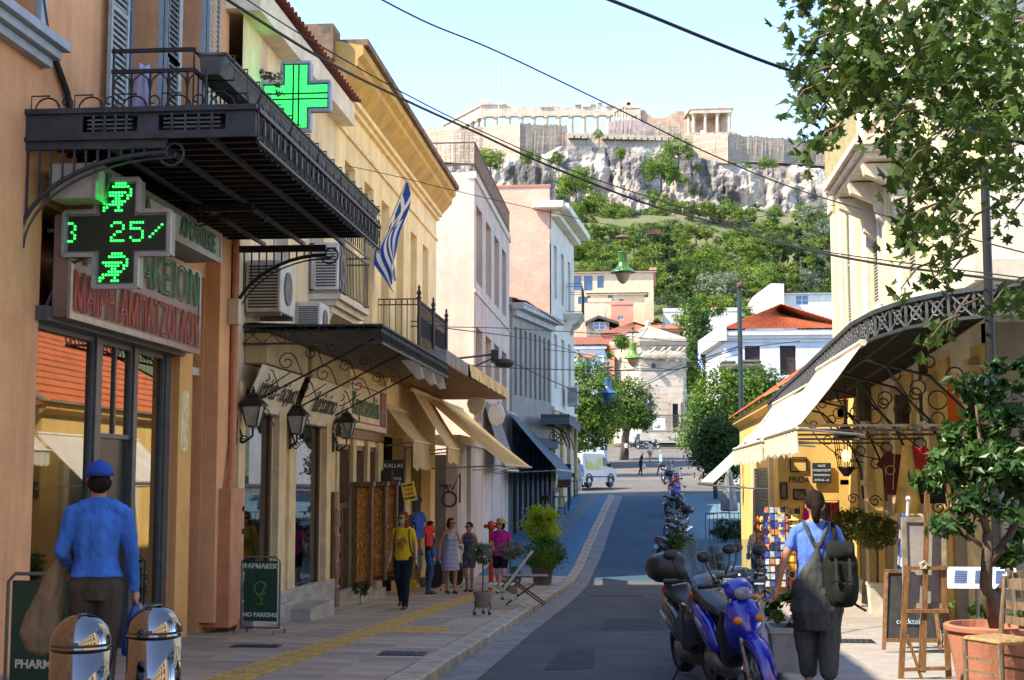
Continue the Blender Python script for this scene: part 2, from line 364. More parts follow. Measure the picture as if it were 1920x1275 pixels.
def slab_row(name, m, parent, x0, x1, y0, y1, top, ridges=0):
    w, d = x1-x0, y1-y0; key = (name, round(w, 3), round(d, 3), random.randrange(3))
    if key not in _bigtxt:
        q = MB(); g = .006
        if ridges:
            q.box((-w/2+g, -d/2+g, -.03), (w/2-g, d/2-g, -.006))
            for i in range(ridges): x = -w/2+w*(i+.5)/ridges; q.bbox((x-w/ridges*.28, -d/2+.012, -.006), (x+w/ridges*.28, d/2-.012, .004), .004)
        else: q.bbox((-w/2+g, -d/2+g, -.04), (w/2-g, d/2-g, random.uniform(-.002, .002)), .004)
        me = bpy.data.meshes.new(name); me.from_pydata(q.v, [], q.f); me.materials.append(m); _bigtxt[key] = me
    o = link(name, _bigtxt[key], parent); o.location = ((x0+x1)/2, (y0+y1)/2, gz((y0+y1)/2)+top+random.uniform(-.0015, .0015)); o.rotation_euler = (math.atan((gz(y1)-gz(y0))/(y1-y0)), 0, 0)
pl = link('left_pavement', None); pl['kind'] = 'structure'
pstones = [mat('slab_%s' % k, c, .75, .16, 2.1, .4, 90, col2=d) for k, c, d in (('warm', (.42, .325, .225), (.28, .22, .16)), ('grey', (.35, .29, .225), (.23, .195, .155)), ('pale', (.47, .375, .27), (.32, .26, .19)))]
y = 11.4; k = 0
while y < 38.8:
    h = .62
    for a, b in zip([-5.62-.3, -5.0, -4.4, -3.8], [-5.0, -4.4, -3.8]): slab_row('paving_slab', pstones[(k*7+int(a*3)) % 3], pl, a, b, y, y+h, PZ)
    cross = 17.9 < y < 18.9
    if cross:
        for j in range(3): slab_row('tactile_tile', tact, pl, -3.8+.4*j, -3.4+.4*j, y, y+h, PZ+.002, 7)
        slab_row('paving_slab', pstones[k % 3], pl, -2.6, -2.25, y, y+h, PZ)
    else:
        slab_row('tactile_tile', tact, pl, -3.8, -3.4, y, y+h, PZ+.002, 7)
        for a, b in ((-3.4, -2.83), (-2.83, -2.25)): slab_row('paving_slab', pstones[(k*5+int(a*4)) % 3], pl, a, b, y, y+h, PZ)
    y += h; k += 1
q = MB()
for i in range(24):       # tactile strip up the hill
    a, b = 43.6+i, 44.55+i; s0 = lerp(KL, a)+1.98; s1 = lerp(KL, b)+1.98
    for j in range(5):
        x = -3.9+.11*j; q.add([(x+s0*2, a, gz(a)+PZ+.004), (x+.06+s0*2, a, gz(a)+PZ+.004), (x+.06+s1*2, b, gz(b)+PZ+.008), (x+s1*2, b, gz(b)+PZ+.008)], [(0, 1, 2, 3)])
q.build('tactile_strip', mat('tactile_dull', (.2, .21, .17), .8, .1, 5), kind='structure')
pr = link('right_pavement', None); pr['kind'] = 'structure'
rst = [mat('slab_right_%s' % k, c, .7, .14, 1.8, .35, 80, col2=d) for k, c, d in (('a', (.36, .33, .29), (.26, .24, .22)), ('b', (.33, .30, .27), (.22, .21, .2)))]
y = 11; k = 0
while y < 38.2:
    for j in range(5): slab_row('paving_slab', rst[(k+j*3) % 2], pr, 1.46+.8*j, 2.26+.8*j, y, y+.92, PZ)
    y += .92; k += 1
for nm, KK, side in (('left_kerb', KL, -1), ('right_kerb', KR, 1)):
    kb = link(nm, None); kb['kind'] = 'structure'; y = 8.0
    while y < (67.5 if side < 0 else 66):
        L = random.uniform(.85, 1.15); m_ = y+L/2; x = lerp(KK, m_); w = .14
        q = MB(); x0, x1 = (-.28, .02) if side < 0 else (-.02, .16); j = random.uniform(-.008, .008)
        q.bbox((x0+j, -L/2+.008, -.3), (x1+j, L/2-.008, random.uniform(-.004, .006)), .018)
        o = q.build('kerbstone', kerbm, None); o.parent = kb; o.location = (x, m_, gz(m_)+PZ+.004)
        sl_ = (gz(y+L)-gz(y))/L; o.rotation_euler = (math.atan(sl_), 0, -math.atan((lerp(KK, y+L)-lerp(KK, y))/L)); y += L
pm_ = mat('asphalt_patch', (.05, .058, .07), .9, .2, 3, .6, 200)
for x0, x1, y0, y1 in ((-.6, .35, 21, 24.2), (-1.2, .1, 33, 34.1), (-1.0, -.5, 14.6, 17.5)):
    q = MB(); q.quad((x0, y0, gz(y0)+RZ+.004), (x1, y0+.2, gz(y0+.2)+RZ+.004), (x1-.05, y1, gz(y1)+RZ+.004), (x0+.04, y1-.1, gz(y1-.1)+RZ+.004)); q.build('road_patch', pm_, kind='structure')
# drain covers
for px, py, w, d in ((755, 1237, .5, .35), (480, 1222, .55, .25), (1600, 1212, .5, .4)):
    p = on_g(px, py); t = thing('drain_cover', 'dark iron drain cover set in the '+('left pavement beside the tactile strip' if px == 755 else 'pavement in front of the pharmacy no parking sign' if px == 480 else 'right pavement behind the woman in grey dungarees'), 'drain cover', (p.x, p.y, gz(p.y)+PZ+.004))
    q = MB(); q.bbox((-w/2, -d/2, 0), (w/2, d/2, .012), .004); q.v = [v+t.location for v in q.v]; q.build('cover_plate', black, t)
    q = MB()
    for i in range(6): q.box((-w/2+.04+i*(w-.08)/6, -d/2+.03, .012), (-w/2+.07+i*(w-.08)/6, d/2-.03, .017))
    q.v = [v+t.location for v in q.v]; q.build('rib', iron_blue, t, kind='stuff')
# ================================================================ the rock and its walls
def fbm(p, o=5, s=1): 
    a = 0; f = 1; w = 1
    for _ in range(o): a += w*noise.noise(p*f+Vector((f, s, 0))); f *= 2.1; w *= .52
    return a
q = MB(); NX, NZ = 330, 84; X0, X1 = -95, 90
TOPZ = [(-95, 80), (-62, 84), (-40, 84), (-24, 86), (-20, 88), (12, 87.5), (15, 84.5), (28, 83), (40, 82), (90, 72)]
BOT = [(-95, 50), (90, 50)]
vs = []
for j in range(NZ+1):
    for i in range(NX+1):
        X = X0+(X1-X0)*i/NX; v = j/NZ; zt = lerp(TOPZ, X); zb = lerp(BOT, X); z = zb+(zt-zb)*v
        w = Vector((X*.045, z*.03, 5.))
        cell = abs(noise.noise(w*1.3)); big = fbm(Vector((X*.05, z*.022, 2.)), 3)
        rid = 1-abs(fbm(Vector((X*.13, z*.07, 9.)), 4)); small = fbm(Vector((X*.5, z*.42, 4.)), 4); crk = abs(noise.noise(Vector((X*.28, z*.06, 7))))
        tp_ = 1-max(0, v-.8)*3.5
        Y = 334+min(1, v*1.5)*25-(big*13+rid*4.0+small*1.3+min(crk, .25)*6)*tp_
        k = max(0, 1-abs(X-17)/7); Y -= 5*min(1, k*2)*tp_                       # the great smooth buttress
        Y -= 8*max(0, 1-abs(X+26)/13)*tp_
        vs.append((X, Y, z+small*.4))
q.add(vs, [(j*(NX+1)+i, j*(NX+1)+i+1, (j+1)*(NX+1)+i+1, (j+1)*(NX+1)+i) for j in range(NZ) for i in range(NX)])
# top shelf
q.add([(X0, 364, 88), (X1, 364, 80), (X1, 430, 86), (X0, 430, 96)], [(0, 1, 2, 3)])
q.build('acropolis_rock', rockm, kind='structure')
q = MB(); q.add([(-140, 372, 90), (160, 372, 84), (180, 640, 92), (-180, 640, 100)], [(0, 1, 2, 3)]); q.build('plateau', soil, kind='structure')
wallm_w = brickm('rampart_lit', (.44, .34, .25), (.27, .19, .13), (.12, .09, .07), 2.0, .9, bump=1)  # warm copy of the wall stone, sunlight coloured in for the lit faces
wallm_g = brickm('rampart_shaded', (.32, .25, .18), (.2, .165, .13), (.07, .065, .06), 1.6, .6, bump=1)  # greyer copy, shade coloured in for faces turned from the sun
fw = thing('rampart', 'long weathered stone rampart along the top of the rock below the temples', 'rampart', (0, 370, 84))
def rampart(pts, m, name='wall_stretch', thick=4):
    """pts: (px, top py, bottom py, Y)"""
    q = MB(); N = 0
    prev = None; ring = []
    for (a, b) in zip(pts, pts[1:]):
        n = max(2, int(abs(b[0]-a[0])/3))
        for k in range(n+(b is pts[-1])):
            t = k/n; px = a[0]+(b[0]-a[0])*t; Y = a[3]+(b[3]-a[3])*t
            top = at_y(px, a[1]+(b[1]-a[1])*t, Y); bt = at_y(px, a[2]+(b[2]-a[2])*t, Y); jt = random.uniform(-.35, .35)
            n_ = noise.noise(Vector((top.x*.3, 1, 1)))*.5
            ring.append([(bt.x, Y+n_, bt.z), (bt.x+(top.x-bt.x)*.5, Y+n_*.4+random.uniform(-.12, .12), (bt.z+top.z)/2), (top.x, Y+.5+n_*.3, top.z+jt), (top.x, Y+thick, top.z+jt), (bt.x, Y+thick, bt.z)])
    q.loft(ring, closed=True); return q.build(name, m, fw)
rampart([(745, 238, 300, 374), (800, 238, 300, 370), (850, 243, 305, 366), (905, 236, 312, 366), (975, 230, 322, 357)], wallm_w)
rampart([(975.5, 230, 322, 357.3), (1010, 232, 312, 359), (1062, 234, 308, 361)], wallm_g)
rampart([(1060, 247, 285, 360), (1100, 248, 287, 360), (1180, 252, 292, 360), (1285, 256, 290, 358)], brickm('rampart_blocks', (.36, .28, .21), (.25, .21, .17), (.12, .1, .08), 3.2, 1.3))
rampart([(1140, 228, 258, 366), (1185, 222, 262, 366), (1228, 236, 262, 366)], mat('rubble_rose', (.32, .24, .21), .9, .3, 1.1, 1, 4, col2=(.2, .15, .14)))
rampart([(1226, 236, 262, 365.5), (1232, 234, 262, 365.5), (1278, 236, 262, 365.5)], wallm_g)
rampart([(1284, 252, 300, 361), (1300, 251, 302, 361), (1365, 249, 306, 356)], wallm_w)
rampart([(1365.5, 249, 306, 356.2), (1400, 253, 304, 359), (1470, 258, 306, 362), (1530, 266, 310, 366), (1640, 280, 320, 368)], wallm_g)
q = MB()
for i in range(17):     # upright blocks of the old column drums row
    px = 1066+i*12.6; y0 = 251+i*.35
    if i in (3, 4): continue
    a = at_y(px, y0+9, 359.2); b = at_y(px+random.uniform(8.5, 10.5), y0+random.uniform(0, 1), 359.2); q.box((a.x, 358.3, a.z), (b.x, 361, b.z))
    q.build('drum_block', mat('rampart_block_pale', (.38, .31, .24), .9, .15, 1, .3, 5), fw); q = MB()
# ---- temples
def column(mb, x, y, z0, z1, r, n=10): mb.lathe([(r, z0), (r*.97, z0+(z1-z0)*.4), (r*.8, z1-.9), (r*1.25, z1-.35), (r*1.3, z1-.01)], (x, y, 0), n)
tp = thing('temple', 'large ruined marble temple with a long roofless colonnade on the left part of the summit', 'temple', at_y(1010, 250, 470))
zt = at_y(905, 220, 470).z; ztop = at_y(905, 199, 470).z
A0 = at_y(907, 240, 470); dl = Vector((1, .05, 0)).normalized(); ds = Vector((-17, 26, 0)).normalized()
for i in range(13):
    q = MB(); p = A0+dl*(4.35*i); column(q, p.x, p.y, zt-11, zt, .95); q.build('column', marble, tp)
for i in range(1, 7):
    q = MB(); p = A0+ds*(4.6*i); column(q, p.x, p.y, zt-11, zt, .95); q.build('column', marble, tp)
def beam(mb, p, q_, z0, z1, w=2.0):
    p = Vector((p.x, p.y, (z0+z1)/2)); q_ = Vector((q_.x, q_.y, (z0+z1)/2)); mb.bar(p, q_, w, z1-z0)
q = MB(); E = A0+dl*54; beam(q, A0-dl*1, E, zt, zt+1.7); 
q.build('architrave', marble, tp)
q = MB(); u = -1
while u < 52:
    wd = random.uniform(1.4, 3.6); hh = (2.0, 2.0, 1.2, 1.4, 2.6)[random.randrange(5)]*(1 if u < 40 else .5)
    if u < 7: hh = 2.4
    beam(q, A0+dl*u, A0+dl*(u+wd), zt+1.7, zt+1.7+hh, 1.6)
    if random.random() < .5 or u < 7: beam(q, A0+dl*u, A0+dl*(u+wd), zt+1.7+hh, zt+2.3+hh, 2.6)
    u += wd+(0 if u < 7 else random.choice((0, .5, 1.1)))
q.build('frieze', marble, tp)
q = MB(); B = A0+ds*31; beam(q, A0, B, zt, zt+1.7); beam(q, A0, B, zt+1.7, zt+3.9, 1.7); beam(q, A0-ds*.6, B+ds*.6, zt+3.9, zt+4.6, 2.8)
q.build('gable_beam', marble, tp)
q = MB(); m_ = (A0+B)/2
for s, e, k in ((A0, m_, 1),): 
    q.add([Vector((s.x, s.y, zt+4.6)), Vector((s.x+ds.x*3, s.y+ds.y*3, zt+4.6)), Vector((s.x+ds.x*3.5, s.y+ds.y*3.5, zt+6.2)), Vector((s.x-1, s.y, zt+6.3)), Vector((s.x+2, s.y, zt+4.6)), Vector((s.x+2, s.y, zt+6.2))], [(0,1,2,3),(0,3,5,4),(1,0,4),(3,2,5)])
q.build('cornice_stump', marble, tp)
er = thing('temple', 'smaller ruined temple with tall corner and broken stepped wall on the middle summit', 'temple', at_y(1215, 250, 400))
def pbox(mb, px0, py0, px1, py1, Y, D): a = at_y(px0, py1, Y); b = at_y(px1, py0, Y); mb.box((a.x, Y, a.z), (b.x, Y+D, b.z))
q = MB(); pbox(q, 1176, 192, 1183, 240, 400, 1.3); pbox(q, 1195, 200, 1201, 240, 400, 1.3); pbox(q, 1174, 197, 1201, 203, 399.8, 1.6); pbox(q, 1174, 188, 1182, 197, 400, 2); q.build('corner_frame', marble, er)
for i in range(5):
    q = MB(); px = 1152+i*5.2; p = at_y(px, 240, 402-i*.3); column(q, p.x, p.y, p.z, at_y(px, 213-i*3, 402).z, .33, 8); q.build('column', marble, er)
q = MB(); a = at_y(1150, 209, 402); b = at_y(1176, 195, 401); q.bar(a, b, 1.2, 1.1); q.build('architrave', marble, er)
q = MB()
for i, (x, y) in enumerate(((1201, 206), (1207, 213), (1213, 217), (1219, 220), (1226, 222), (1236, 221), (1243, 218), (1251, 217), (1256, 213), (1262, 211), (1268, 208), (1276, 207))): pbox(q, x, y, x+12, 262, 401+.03*i, 1.2)
q.build('broken_wall', mat('marble_rose', (.44, .29, .2), .8, .15, .6, .3, 4), er)
q = MB(); pbox(q, 1284, 206, 1300, 262, 400, 2); q.build('side_wall', marble, er)
po = thing('temple_porch', 'columned marble porch with a low hipped roof at the right end of the summit ruins', 'porch', at_y(1335, 254, 388))
for px, Y in ((1301, 384), (1323, 384), (1345.5, 384), (1368, 384), (1292, 392), (1356, 392), (1362, 388)):
    q = MB(); a = at_y(px, 256, Y); column(q, a.x, Y, a.z-1.5, at_y(px, 213, Y).z, .52); q.build('column', marble, po)
q = MB(); a = at_y(1297, 213, 383.4); b = at_y(1372, 203.5, 383.4); q.box((a.x, 383.2, a.z), (b.x, 384.6, b.z)); q.box((a.x-.3, 383, b.z), (b.x+.4, 396, b.z+.5))
c = at_y(1284, 213, 396); q.add([(a.x, 383.3, a.z), (a.x, 383.3, b.z), (c.x, 397, c.z), (c.x, 397, c.z+1.6), (a.x+1, 384.4, a.z), (a.x+1, 384.4, b.z), (c.x+1, 397, c.z), (c.x+1, 397, c.z+1.6)], [(0,1,3,2),(4,6,7,5),(0,2,6,4),(1,5,7,3)])
q.build('entablature', marble, po)
q = MB(); zr = b.z+.5; q.add([(a.x-.2, 383, zr), (b.x+.3, 383, zr), (b.x+.3, 396, zr), (a.x-2, 396, zr), ((a.x+b.x)/2+.2, 389, zr+1.5), ((a.x+b.x)/2-.4, 393, zr+1.5)], [(0,1,4),(1,2,5,4),(2,3,5),(3,0,4,5)]); q.build('roof', marble, po)
q = MB(); a = at_y(1299, 262, 396); b = at_y(1366, 211, 396); q.box((a.x, 395, a.z), (b.x, 396, b.z)); q.box((a.x-1.5, 383, a.z-3), (b.x+1, 396, at_y(1330, 252, 388).z-.6)); q.build('back_wall', mat('marble_rose', (.5, .36, .27)), po)
q = MB(); pbox(q, 1314, 244, 1322, 254, 380, 2); q.build('ticket_cabin', white, po)
q = MB(); a = at_y(935, 238, 380); q.tube([a, at_y(935, 120, 380)], [.09, .05], 5); o = q.build('flagpole', white); o['label'] = 'thin white pole rising above the left temple on the rock'; o['category'] = 'pole'
for s, px, py, w in ((0, 785, 236, .5),):
    pass
# ================================================================ left side of the street
PANE = mat('pane_dark', (.03, .045, .055), .06, 0, spec=.9)
PANEb = mat('pane_blue', (.03, .07, .13), .15, .1, 3, spec=.8)
orange = plaster('render_orange', (.76, .39, .18), (.33, .17, .09), .6)
orange2 = plaster('render_orange_bright', (.72, .38, .12), (.4, .22, .1), .2)
cream = plaster('render_cream', (.82, .65, .40), (.42, .32, .2), .75)
yellow = plaster('render_yellow', (.92, .73, .38), (.5, .34, .15), .5)
beige = plaster('render_beige', (.64, .53, .42), (.36, .28, .22), .6)
pink = mat('roughcast_pink', (.58, .37, .26), .95, .08, 1.2, 1.0, 9)
whiteb = plaster('render_white', (.68, .62, .51), (.4, .37, .33), .4)
greyb = plaster('render_grey', (.33, .30, .24), (.14, .14, .14), .6)
steel = mat('shop_steel_grey', (.075, .085, .09), .38, .15, 8, 0)
trim = mat('stone_trim', (.62, .55, .42), .8, .1, 3, .2, 40)
marb = mat('grey_veined_marble', (.42, .39, .34), .5, .2, 2.2, .1, 20, col2=(.24, .225, .2), stretch=(1, 1, 4))
def bulk(mb, x0, x1, y0, y1, z0, z1): mb.box((x0, y0, z0), (x1, y1, z1)); return mb
def lface(X, Y0, z0): return Face((X, Y0, z0), (0, 1, 0), (1, 0, 0))
# ---------------------------------------------------------------- pharmacy
ph = thing('pharmacy_building', 'orange building with the pharmacy shopfront and dark iron canopy at the left edge', 'building', (-7, 13, 0))
X = -5.7; fc = lface(X, 5, -1); f = lambda y: y-5; zz = lambda z: z+1
doors = [(f(14.55), zz(5.15), f(15.75), zz(8.3)), (f(16.25), zz(5.15), f(17.35), zz(8.3)), (f(11.0), zz(5.9), f(12.4), zz(8.3))]
shop = (f(12.7), zz(-.35), f(16.62), zz(4.3)); side_door = (f(17.12), zz(-.5), f(17.75), zz(4.3))
holes = doors+[shop, side_door]
q = holed(fc, 13.6, 10.5, holes, .35); q.box((-14, 5, -1), (-6.9, 18.58, 9.5)); q.quad((-6.9, 18.59, -1), (X, 18.59, -1), (X, 18.59, 9.5), (-6.9, 18.59, 9.5)); q.quad((-6.9, 5, 9.5), (X, 5, 9.5), (X, 18.59, 9.5), (-6.9, 18.59, 9.5))
q.build('wall', orange, ph)
q = MB(); fc.box(q, f(16.62), zz(-.55), f(17.12), zz(4.2), .004, .07); q.build('pilaster', orange2, ph)
q = MB(); fc.box(q, f(17.78), zz(-.2), f(18.58), zz(6.2), .004, .2); q.build('pilaster', orange, ph)
q = MB(); fc.box(q, f(12.62), zz(3.16), f(16.66), zz(3.3), -.1, .12); q.build('lintel', steel, ph)
# interior of the pharmacy
q = MB(); q.box((-8.6, 12.3, -.5), (-8.5, 16.9, 4.3)); q.box((-8.6, 12.3, -.56), (-6.0, 16.9, -.4)); q.box((-8.6, 12.3, 3.3), (-6.1, 16.9, 3.4)); q.box((-8.5, 12.3, -.5), (-6.1, 12.36, 3.3)); q.box((-8.5, 16.8, -.5), (-6.1, 16.86, 3.3)); q.build('shop_interior', mat('interior_ochre', (.20, .13, .045), .8, .2, 2), ph)
rc = [(.6, .1, .1), (.8, .75, .65), (.1, .3, .5), (.1, .45, .2), (.75, .5, .1)]
for i in range(3):
    for k in range(7):
        q = MB(); y = 12.9+k*.5+i*.07; q.box((-8.48, y, .3+i*.6), (-8.2, y+.32, .55+i*.6+random.random()*.2)); q.build('display_carton', mat('carton_%d' % ((i*2+k) % 5), rc[(i*2+k) % 5], .6, .1), ph)
# frames
ys_ = [12.7, 13.02, 14.28, 14.62, 15.62, 15.9, 16.62]
for a, b in ((12.7, 12.76), (14.26, 14.42), (15.38, 15.5), (16.46, 16.62)):
    q = MB(); fc.box(q, f(a), zz(-.3), f(b), zz(3.2), -.16, -.04); q.build('shop_frame', steel, ph)
for a, b, z0, z1 in ((12.76, 14.26, .1, 3.16), (15.5, 16.46, .1, 3.16), (14.42, 15.38, 2.1, 3.16)):
    h = (f(a), zz(z0), f(b), zz(z1)); window(fc, h, ph, steel, GL, -.07, 1 if a != 14.42 else 2, 1, .05, name='shop_window')
q = MB(); fc.box(q, f(14.42), zz(-.3), f(15.38), zz(2.1), -.2, -.12); q.build('shop_door', mat('door_black_steel', (.025, .028, .03), .35, .1), ph)
for a, b in ((12.8, 14.18), (15.55, 16.42)):
    q = MB(); fc.box(q, f(a), zz(-.55), f(b), zz(.1), -.3, -.1); pnl = q.build('stall_riser', steel, ph)
    n = 3 if b-a > 1 else 2
    for i in range(n):
        u0 = a+(b-a)*(i+.12)/n; u1 = a+(b-a)*(i+.88)/n
        q = MB(); fc.box(q, f(u0), zz(-.4), f(u1), zz(-.02), -.1, -.07); q.build('riser_panel', mat('riser_grey', (.09, .10, .105), .4, .1), pnl)
    q = MB(); fc.box(q, f(a)-.03, zz(.1), f(b)+.03, zz(.17), -.3, -.02); q.build('sill', mat('sill_grey', (.16, .17, .17), .4, .1), ph)
for k in range(26):    # low plants behind the glass
    pass
q = MB(); fc.box(q, f(17.12), zz(-.55), f(17.75), zz(3.0), -.3, -.24); dr = q.build('side_door', mat('door_slate', (.04, .048, .055), .5, .1), ph)
for v in (.1, 1.1, 2.0):
    q = MB(); fc.box(q, f(17.2), zz(v-.4), f(17.67), zz(v+.4), -.24, -.21); q.build('door_panel', mat('door_slate2', (.06, .07, .08), .5, .1), dr)
q = MB(); fc.box(q, f(17.12), zz(3.0), f(17.75), zz(3.1), -.3, -.05); q.build('transom', trim, ph)
q = MB(); q.bbox((-5.82, 17.9, -.28), (-5.33, 18.5, 1.53), .01); cb = q.build('meter_cabinet', mat('cabinet_orange', (.52, .23, .11), .7, .1, 4, .1), ph)
for z in (-.05, .45, .95, 1.25):
    q = MB(); q.cbox((-5.32, 18.44, z), (.03, .03, .07)); q.build('hinge', black, cb)
q = MB(); q.box((-5.78, 17.885, .98), (-5.6, 17.899, 1.38)); q.build('intercom', mat('brushed_steel', (.3, .3, .3), .3, .1, metal=1), cb)
for dx in (0, .11):
    q = MB(); q.tube([(-5.46+dx, 18.35, -.62), (-5.46+dx, 18.35, -.2)], .045, 10); q.build('pipe_stub', mat('pipe_copper_paint', (.5, .2, .09), .6, .1), ph)
q = MB(); q.tube([(-5.42, 18.1, 1.5), (-5.42, 18.2, 1.8), (-5.45, 18.3, 2.1), (-5.45, 18.3, 6.2)], .055, 10); q.build('drain_pipe', mat('pipe_copper_paint', (.5, .2, .09), .6, .1), ph)
q = MB(); q.cbox((-5.42, 18.2, 3.9), (.14, .16, .34)); q.build('junction_box', trim, ph)
for h in doors:
    window(fc, h, ph, mat('frame_bluegrey', (.22, .28, .33), .6, .1), PANE, -.3, 2, 3, .07)
    q = MB(); d = .06
    for a, b, c, e in ((h[0]-.14, h[1], h[0], h[3]+.14), (h[2], h[1], h[2]+.14, h[3]+.14), (h[0], h[3], h[2], h[3]+.14)): fc.box(q, a, b, c, e, .003, d)
    q.build('door_surround', mat('surround_bluegrey', (.36, .42, .47), .7, .08), ph)
for h in doors[:2]:
    w_ = (h[2]-h[0])/2; shutter(fc, h[0]-w_*.9, h[1]+.05, h[0]-.02, h[3]-.05, ph, shut_g, .075); shutter(fc, h[2]+.02, h[1]+.05, h[2]+w_*.9, h[3]-.05, ph, shut_g, .075)
    shutter(fc, h[0]+.03, h[1]+.05, h[0]+.03+w_*.5, h[3]-.05, ph, shut_g, -.2)
q = MB()
for k in range(3): fc.box(q, f(11.0)-.25-.05*k, zz(5.6)+.09*k, f(12.4)+.2+.05*k, zz(5.6)+.085+.09*k, .003, .1+.07*k)
q.build('window_cornice', mat('surround_bluegrey', (.36, .42, .47)), ph)
q = MB(); q.tube([(-5.66, 12.2, 8), (-5.66, 12.25, 6.6), (-5.66, 12.6, 5.9), (-5.66, 13.1, 5.5), (-5.66, 13.3, 5.1)], .035, 6); q.build('cable', black, ph)
# sign boxes
def board(name, label, Y0, Y1, z0, z1, X0, X1, m, mf, cat='sign', fr=.05):
    t = thing(name, label, cat, (X0, (Y0+Y1)/2, z0)); q = MB(); q.bbox((X0, Y0, z0), (X1, Y1, z1), .01); q.build('panel', m, t)
    q = MB(); e = .012
    for a, b, c, d in ((Y0-e, z0-e, Y1+e, z0+fr), (Y0-e, z1-fr, Y1+e, z1+e), (Y0-e, z0+fr, Y0+fr, z1-fr), (Y1-fr, z0+fr, Y1+e, z1-fr)): q.box((X1-.02, a, b), (X1+e, c, d))
    q.build('frame', mf, t); return t
alu = mat('aluminium', (.32, .32, .31), .35, .1, 6, metal=.8)
t = board('shop_sign', 'large pinkish grey sign with outlined green and red Greek capitals over the pharmacy window', 12.75, 16.7, 3.2, 4.2, -5.6, -5.42, mat('sign_rose_grey', (.19, .125, .10), .35, .15, 1.2), alu)
XX = -5.40; redn = mat('neon_red', (.52, .12, .07), .4, 0); grn = mat('neon_green', (.12, .30, .13), .4, 0)
text('ΦΑΡΜΑΚΕΙΟΝ', .56, (XX, 14.72, 3.94), (0, 1, 0), (0, 0, 1), grn, t, outline=.009, sx=.98)
text('ΜΑΙΡΗ ΑΜΠΑΤΖΟΓΛΟΥ', .52, (XX, 14.72, 3.44), (0, 1, 0), (0, 0, 1), redn, t, outline=.009, sx=.66)
t = board('sign_box', 'long grey light box with dark green capitals under the iron canopy behind the pharmacy cross', 12.4, 16.35, 4.28, 4.62, -5.5, -5.06, mat('sign_grey', (.33, .34, .29), .6, .1), alu)
text('FARMACIA', .3, (-5.04, 13.25, 4.45), (0, 1, 0), (0, 0, 1), mat('letter_green', (.01, .09, .035), .5, 0), t, sx=.85, bold=.008)
text('APOTHEKE', .3, (-5.04, 15.45, 4.45), (0, 1, 0), (0, 0, 1), mat('letter_green', (.01, .09, .035), .5, 0), t, sx=.85, bold=.008)
q = MB(); q.quad((-5.628, 16.72, 2.0), (-5.628, 17.0, 2.0), (-5.628, 17.0, 2.75), (-5.628, 16.72, 2.75)); o = q.build('notice', mat('notice_yellow', (.7, .6, .3), .6, .2, 12)); o['label'] = 'small yellow plaque on the bright orange pilaster right of the pharmacy window'; o['category'] = 'plaque'
# ---- led crosses
def led_cross(name, label, c, S, arm, pat, full=False):
    """c centre, S overall size, arm = arm width; facing -y"""
    t = thing(name, label, 'pharmacy cross', c); cx, cy, cz = c; h = S/2; a = arm/2
    out = [(-a,-h),(a,-h),(a,-a),(h,-a),(h,a),(a,a),(a,h),(-a,h),(-a,a),(-h,a),(-h,-a),(-a,-a)]
    q = MB(); q.prism([(cx+x, cy, cz+z) for x, z in out], (0, .16, 0)); q.build('case', mat('cross_case', (.22, .25, .25), .4, .1, metal=.6), t)
    q = MB(); k = (h-.045)/h
    ins = [(x-math.copysign(.04, x), z-math.copysign(.04, z)) for x, z in out]
    q.prism([(cx+x, cy-.006, cz+z) for x, z in ins], (0, .004, 0)); q.build('led_screen', mat('led_black', (.006, .02, .012), .35, 0), t)
    q = MB(); 
    for i in range(12):
        p = out[i]; r_ = out[(i+1) % 12]; q.bar((cx+p[0], cy-.012, cz+p[1]), (cx+r_[0], cy-.012, cz+r_[1]), .035, .04)
    q.build('rim', mat('cross_rim', (.36, .4, .42), .35, .1, metal=.5), t)
    q = MB()
    for x, z, r in pat:
        q.prism([(cx+x+r*math.cos(R(60*i)), cy-.009, cz+z+r*math.sin(R(60*i))) for i in range(6)], (0, -.006, 0))
    q.build('led_dots', mat('led_green', (.02, 1, .08), .5, 0, emit=1.0 if not full else .62), t, kind='stuff'); return t
snake = ["....XXXX..", "...XXXXXX.", ".........X", ".XXXXXXX.X", "..XXXXX.XX", "....XX..X.", "...XXXXX..", ".XXXXXX...", "XX...X....", "X...XXX..."]
two = [".XXX.", "X...X", "....X", "..XX.", ".X...", "X....", "XXXXX"]; five = ["XXXXX", "X....", "XXXX.", "....X", "....X", "X...X", ".XXX."]; slash = ["....X", "...X.", "..X..", ".X...", "X...."]; thr = ["XX.", "..X", "..X", ".X.", "..X", "..X", "XX."]
def bits(rows, x0, z1, p, r): return [(x0+i*p, z1-j*p, r) for j, rw in enumerate(rows) for i, ch in enumerate(rw) if ch == 'X']
P_ = .029
pat = bits(snake, -.13, .48, P_, .0115)+bits(snake, -.15, -.2, P_, .0115)+bits(two, -.05, .1, P_, .0115)+bits(five, .14, .1, P_, .0115)+bits(slash, .33, .075, P_, .0115)+bits(thr, -.47, .1, P_, .0115)
led_cross('pharmacy_cross', 'lit green cross showing 25 and snakes on the pharmacy sign', (at_y(225, 440, 12.8).x, 12.72, at_y(225, 440, 12.8).z), 1.04, .42, pat)
q = MB(); q.tube([(-5.68, 12.8, 3.75), (-5.3, 12.8, 3.8), (-4.9, 12.8, 3.8)], .02); q.tube([(-5.68, 12.8, 4.05), (-4.9, 12.8, 4.05)], .02)
q.tube([(-5.68, 12.8, 3.3), (-5.5, 12.8, 3.7), (-5.1, 12.8, 3.86), (-4.8, 12.8, 3.86)], .018); o = q.build('cross_bracket', steel); o['label'] = 'steel arms holding the lower pharmacy cross off the wall'; o['category'] = 'bracket'
pat = []; n_ = 34; S2 = 1.02; a2 = .43
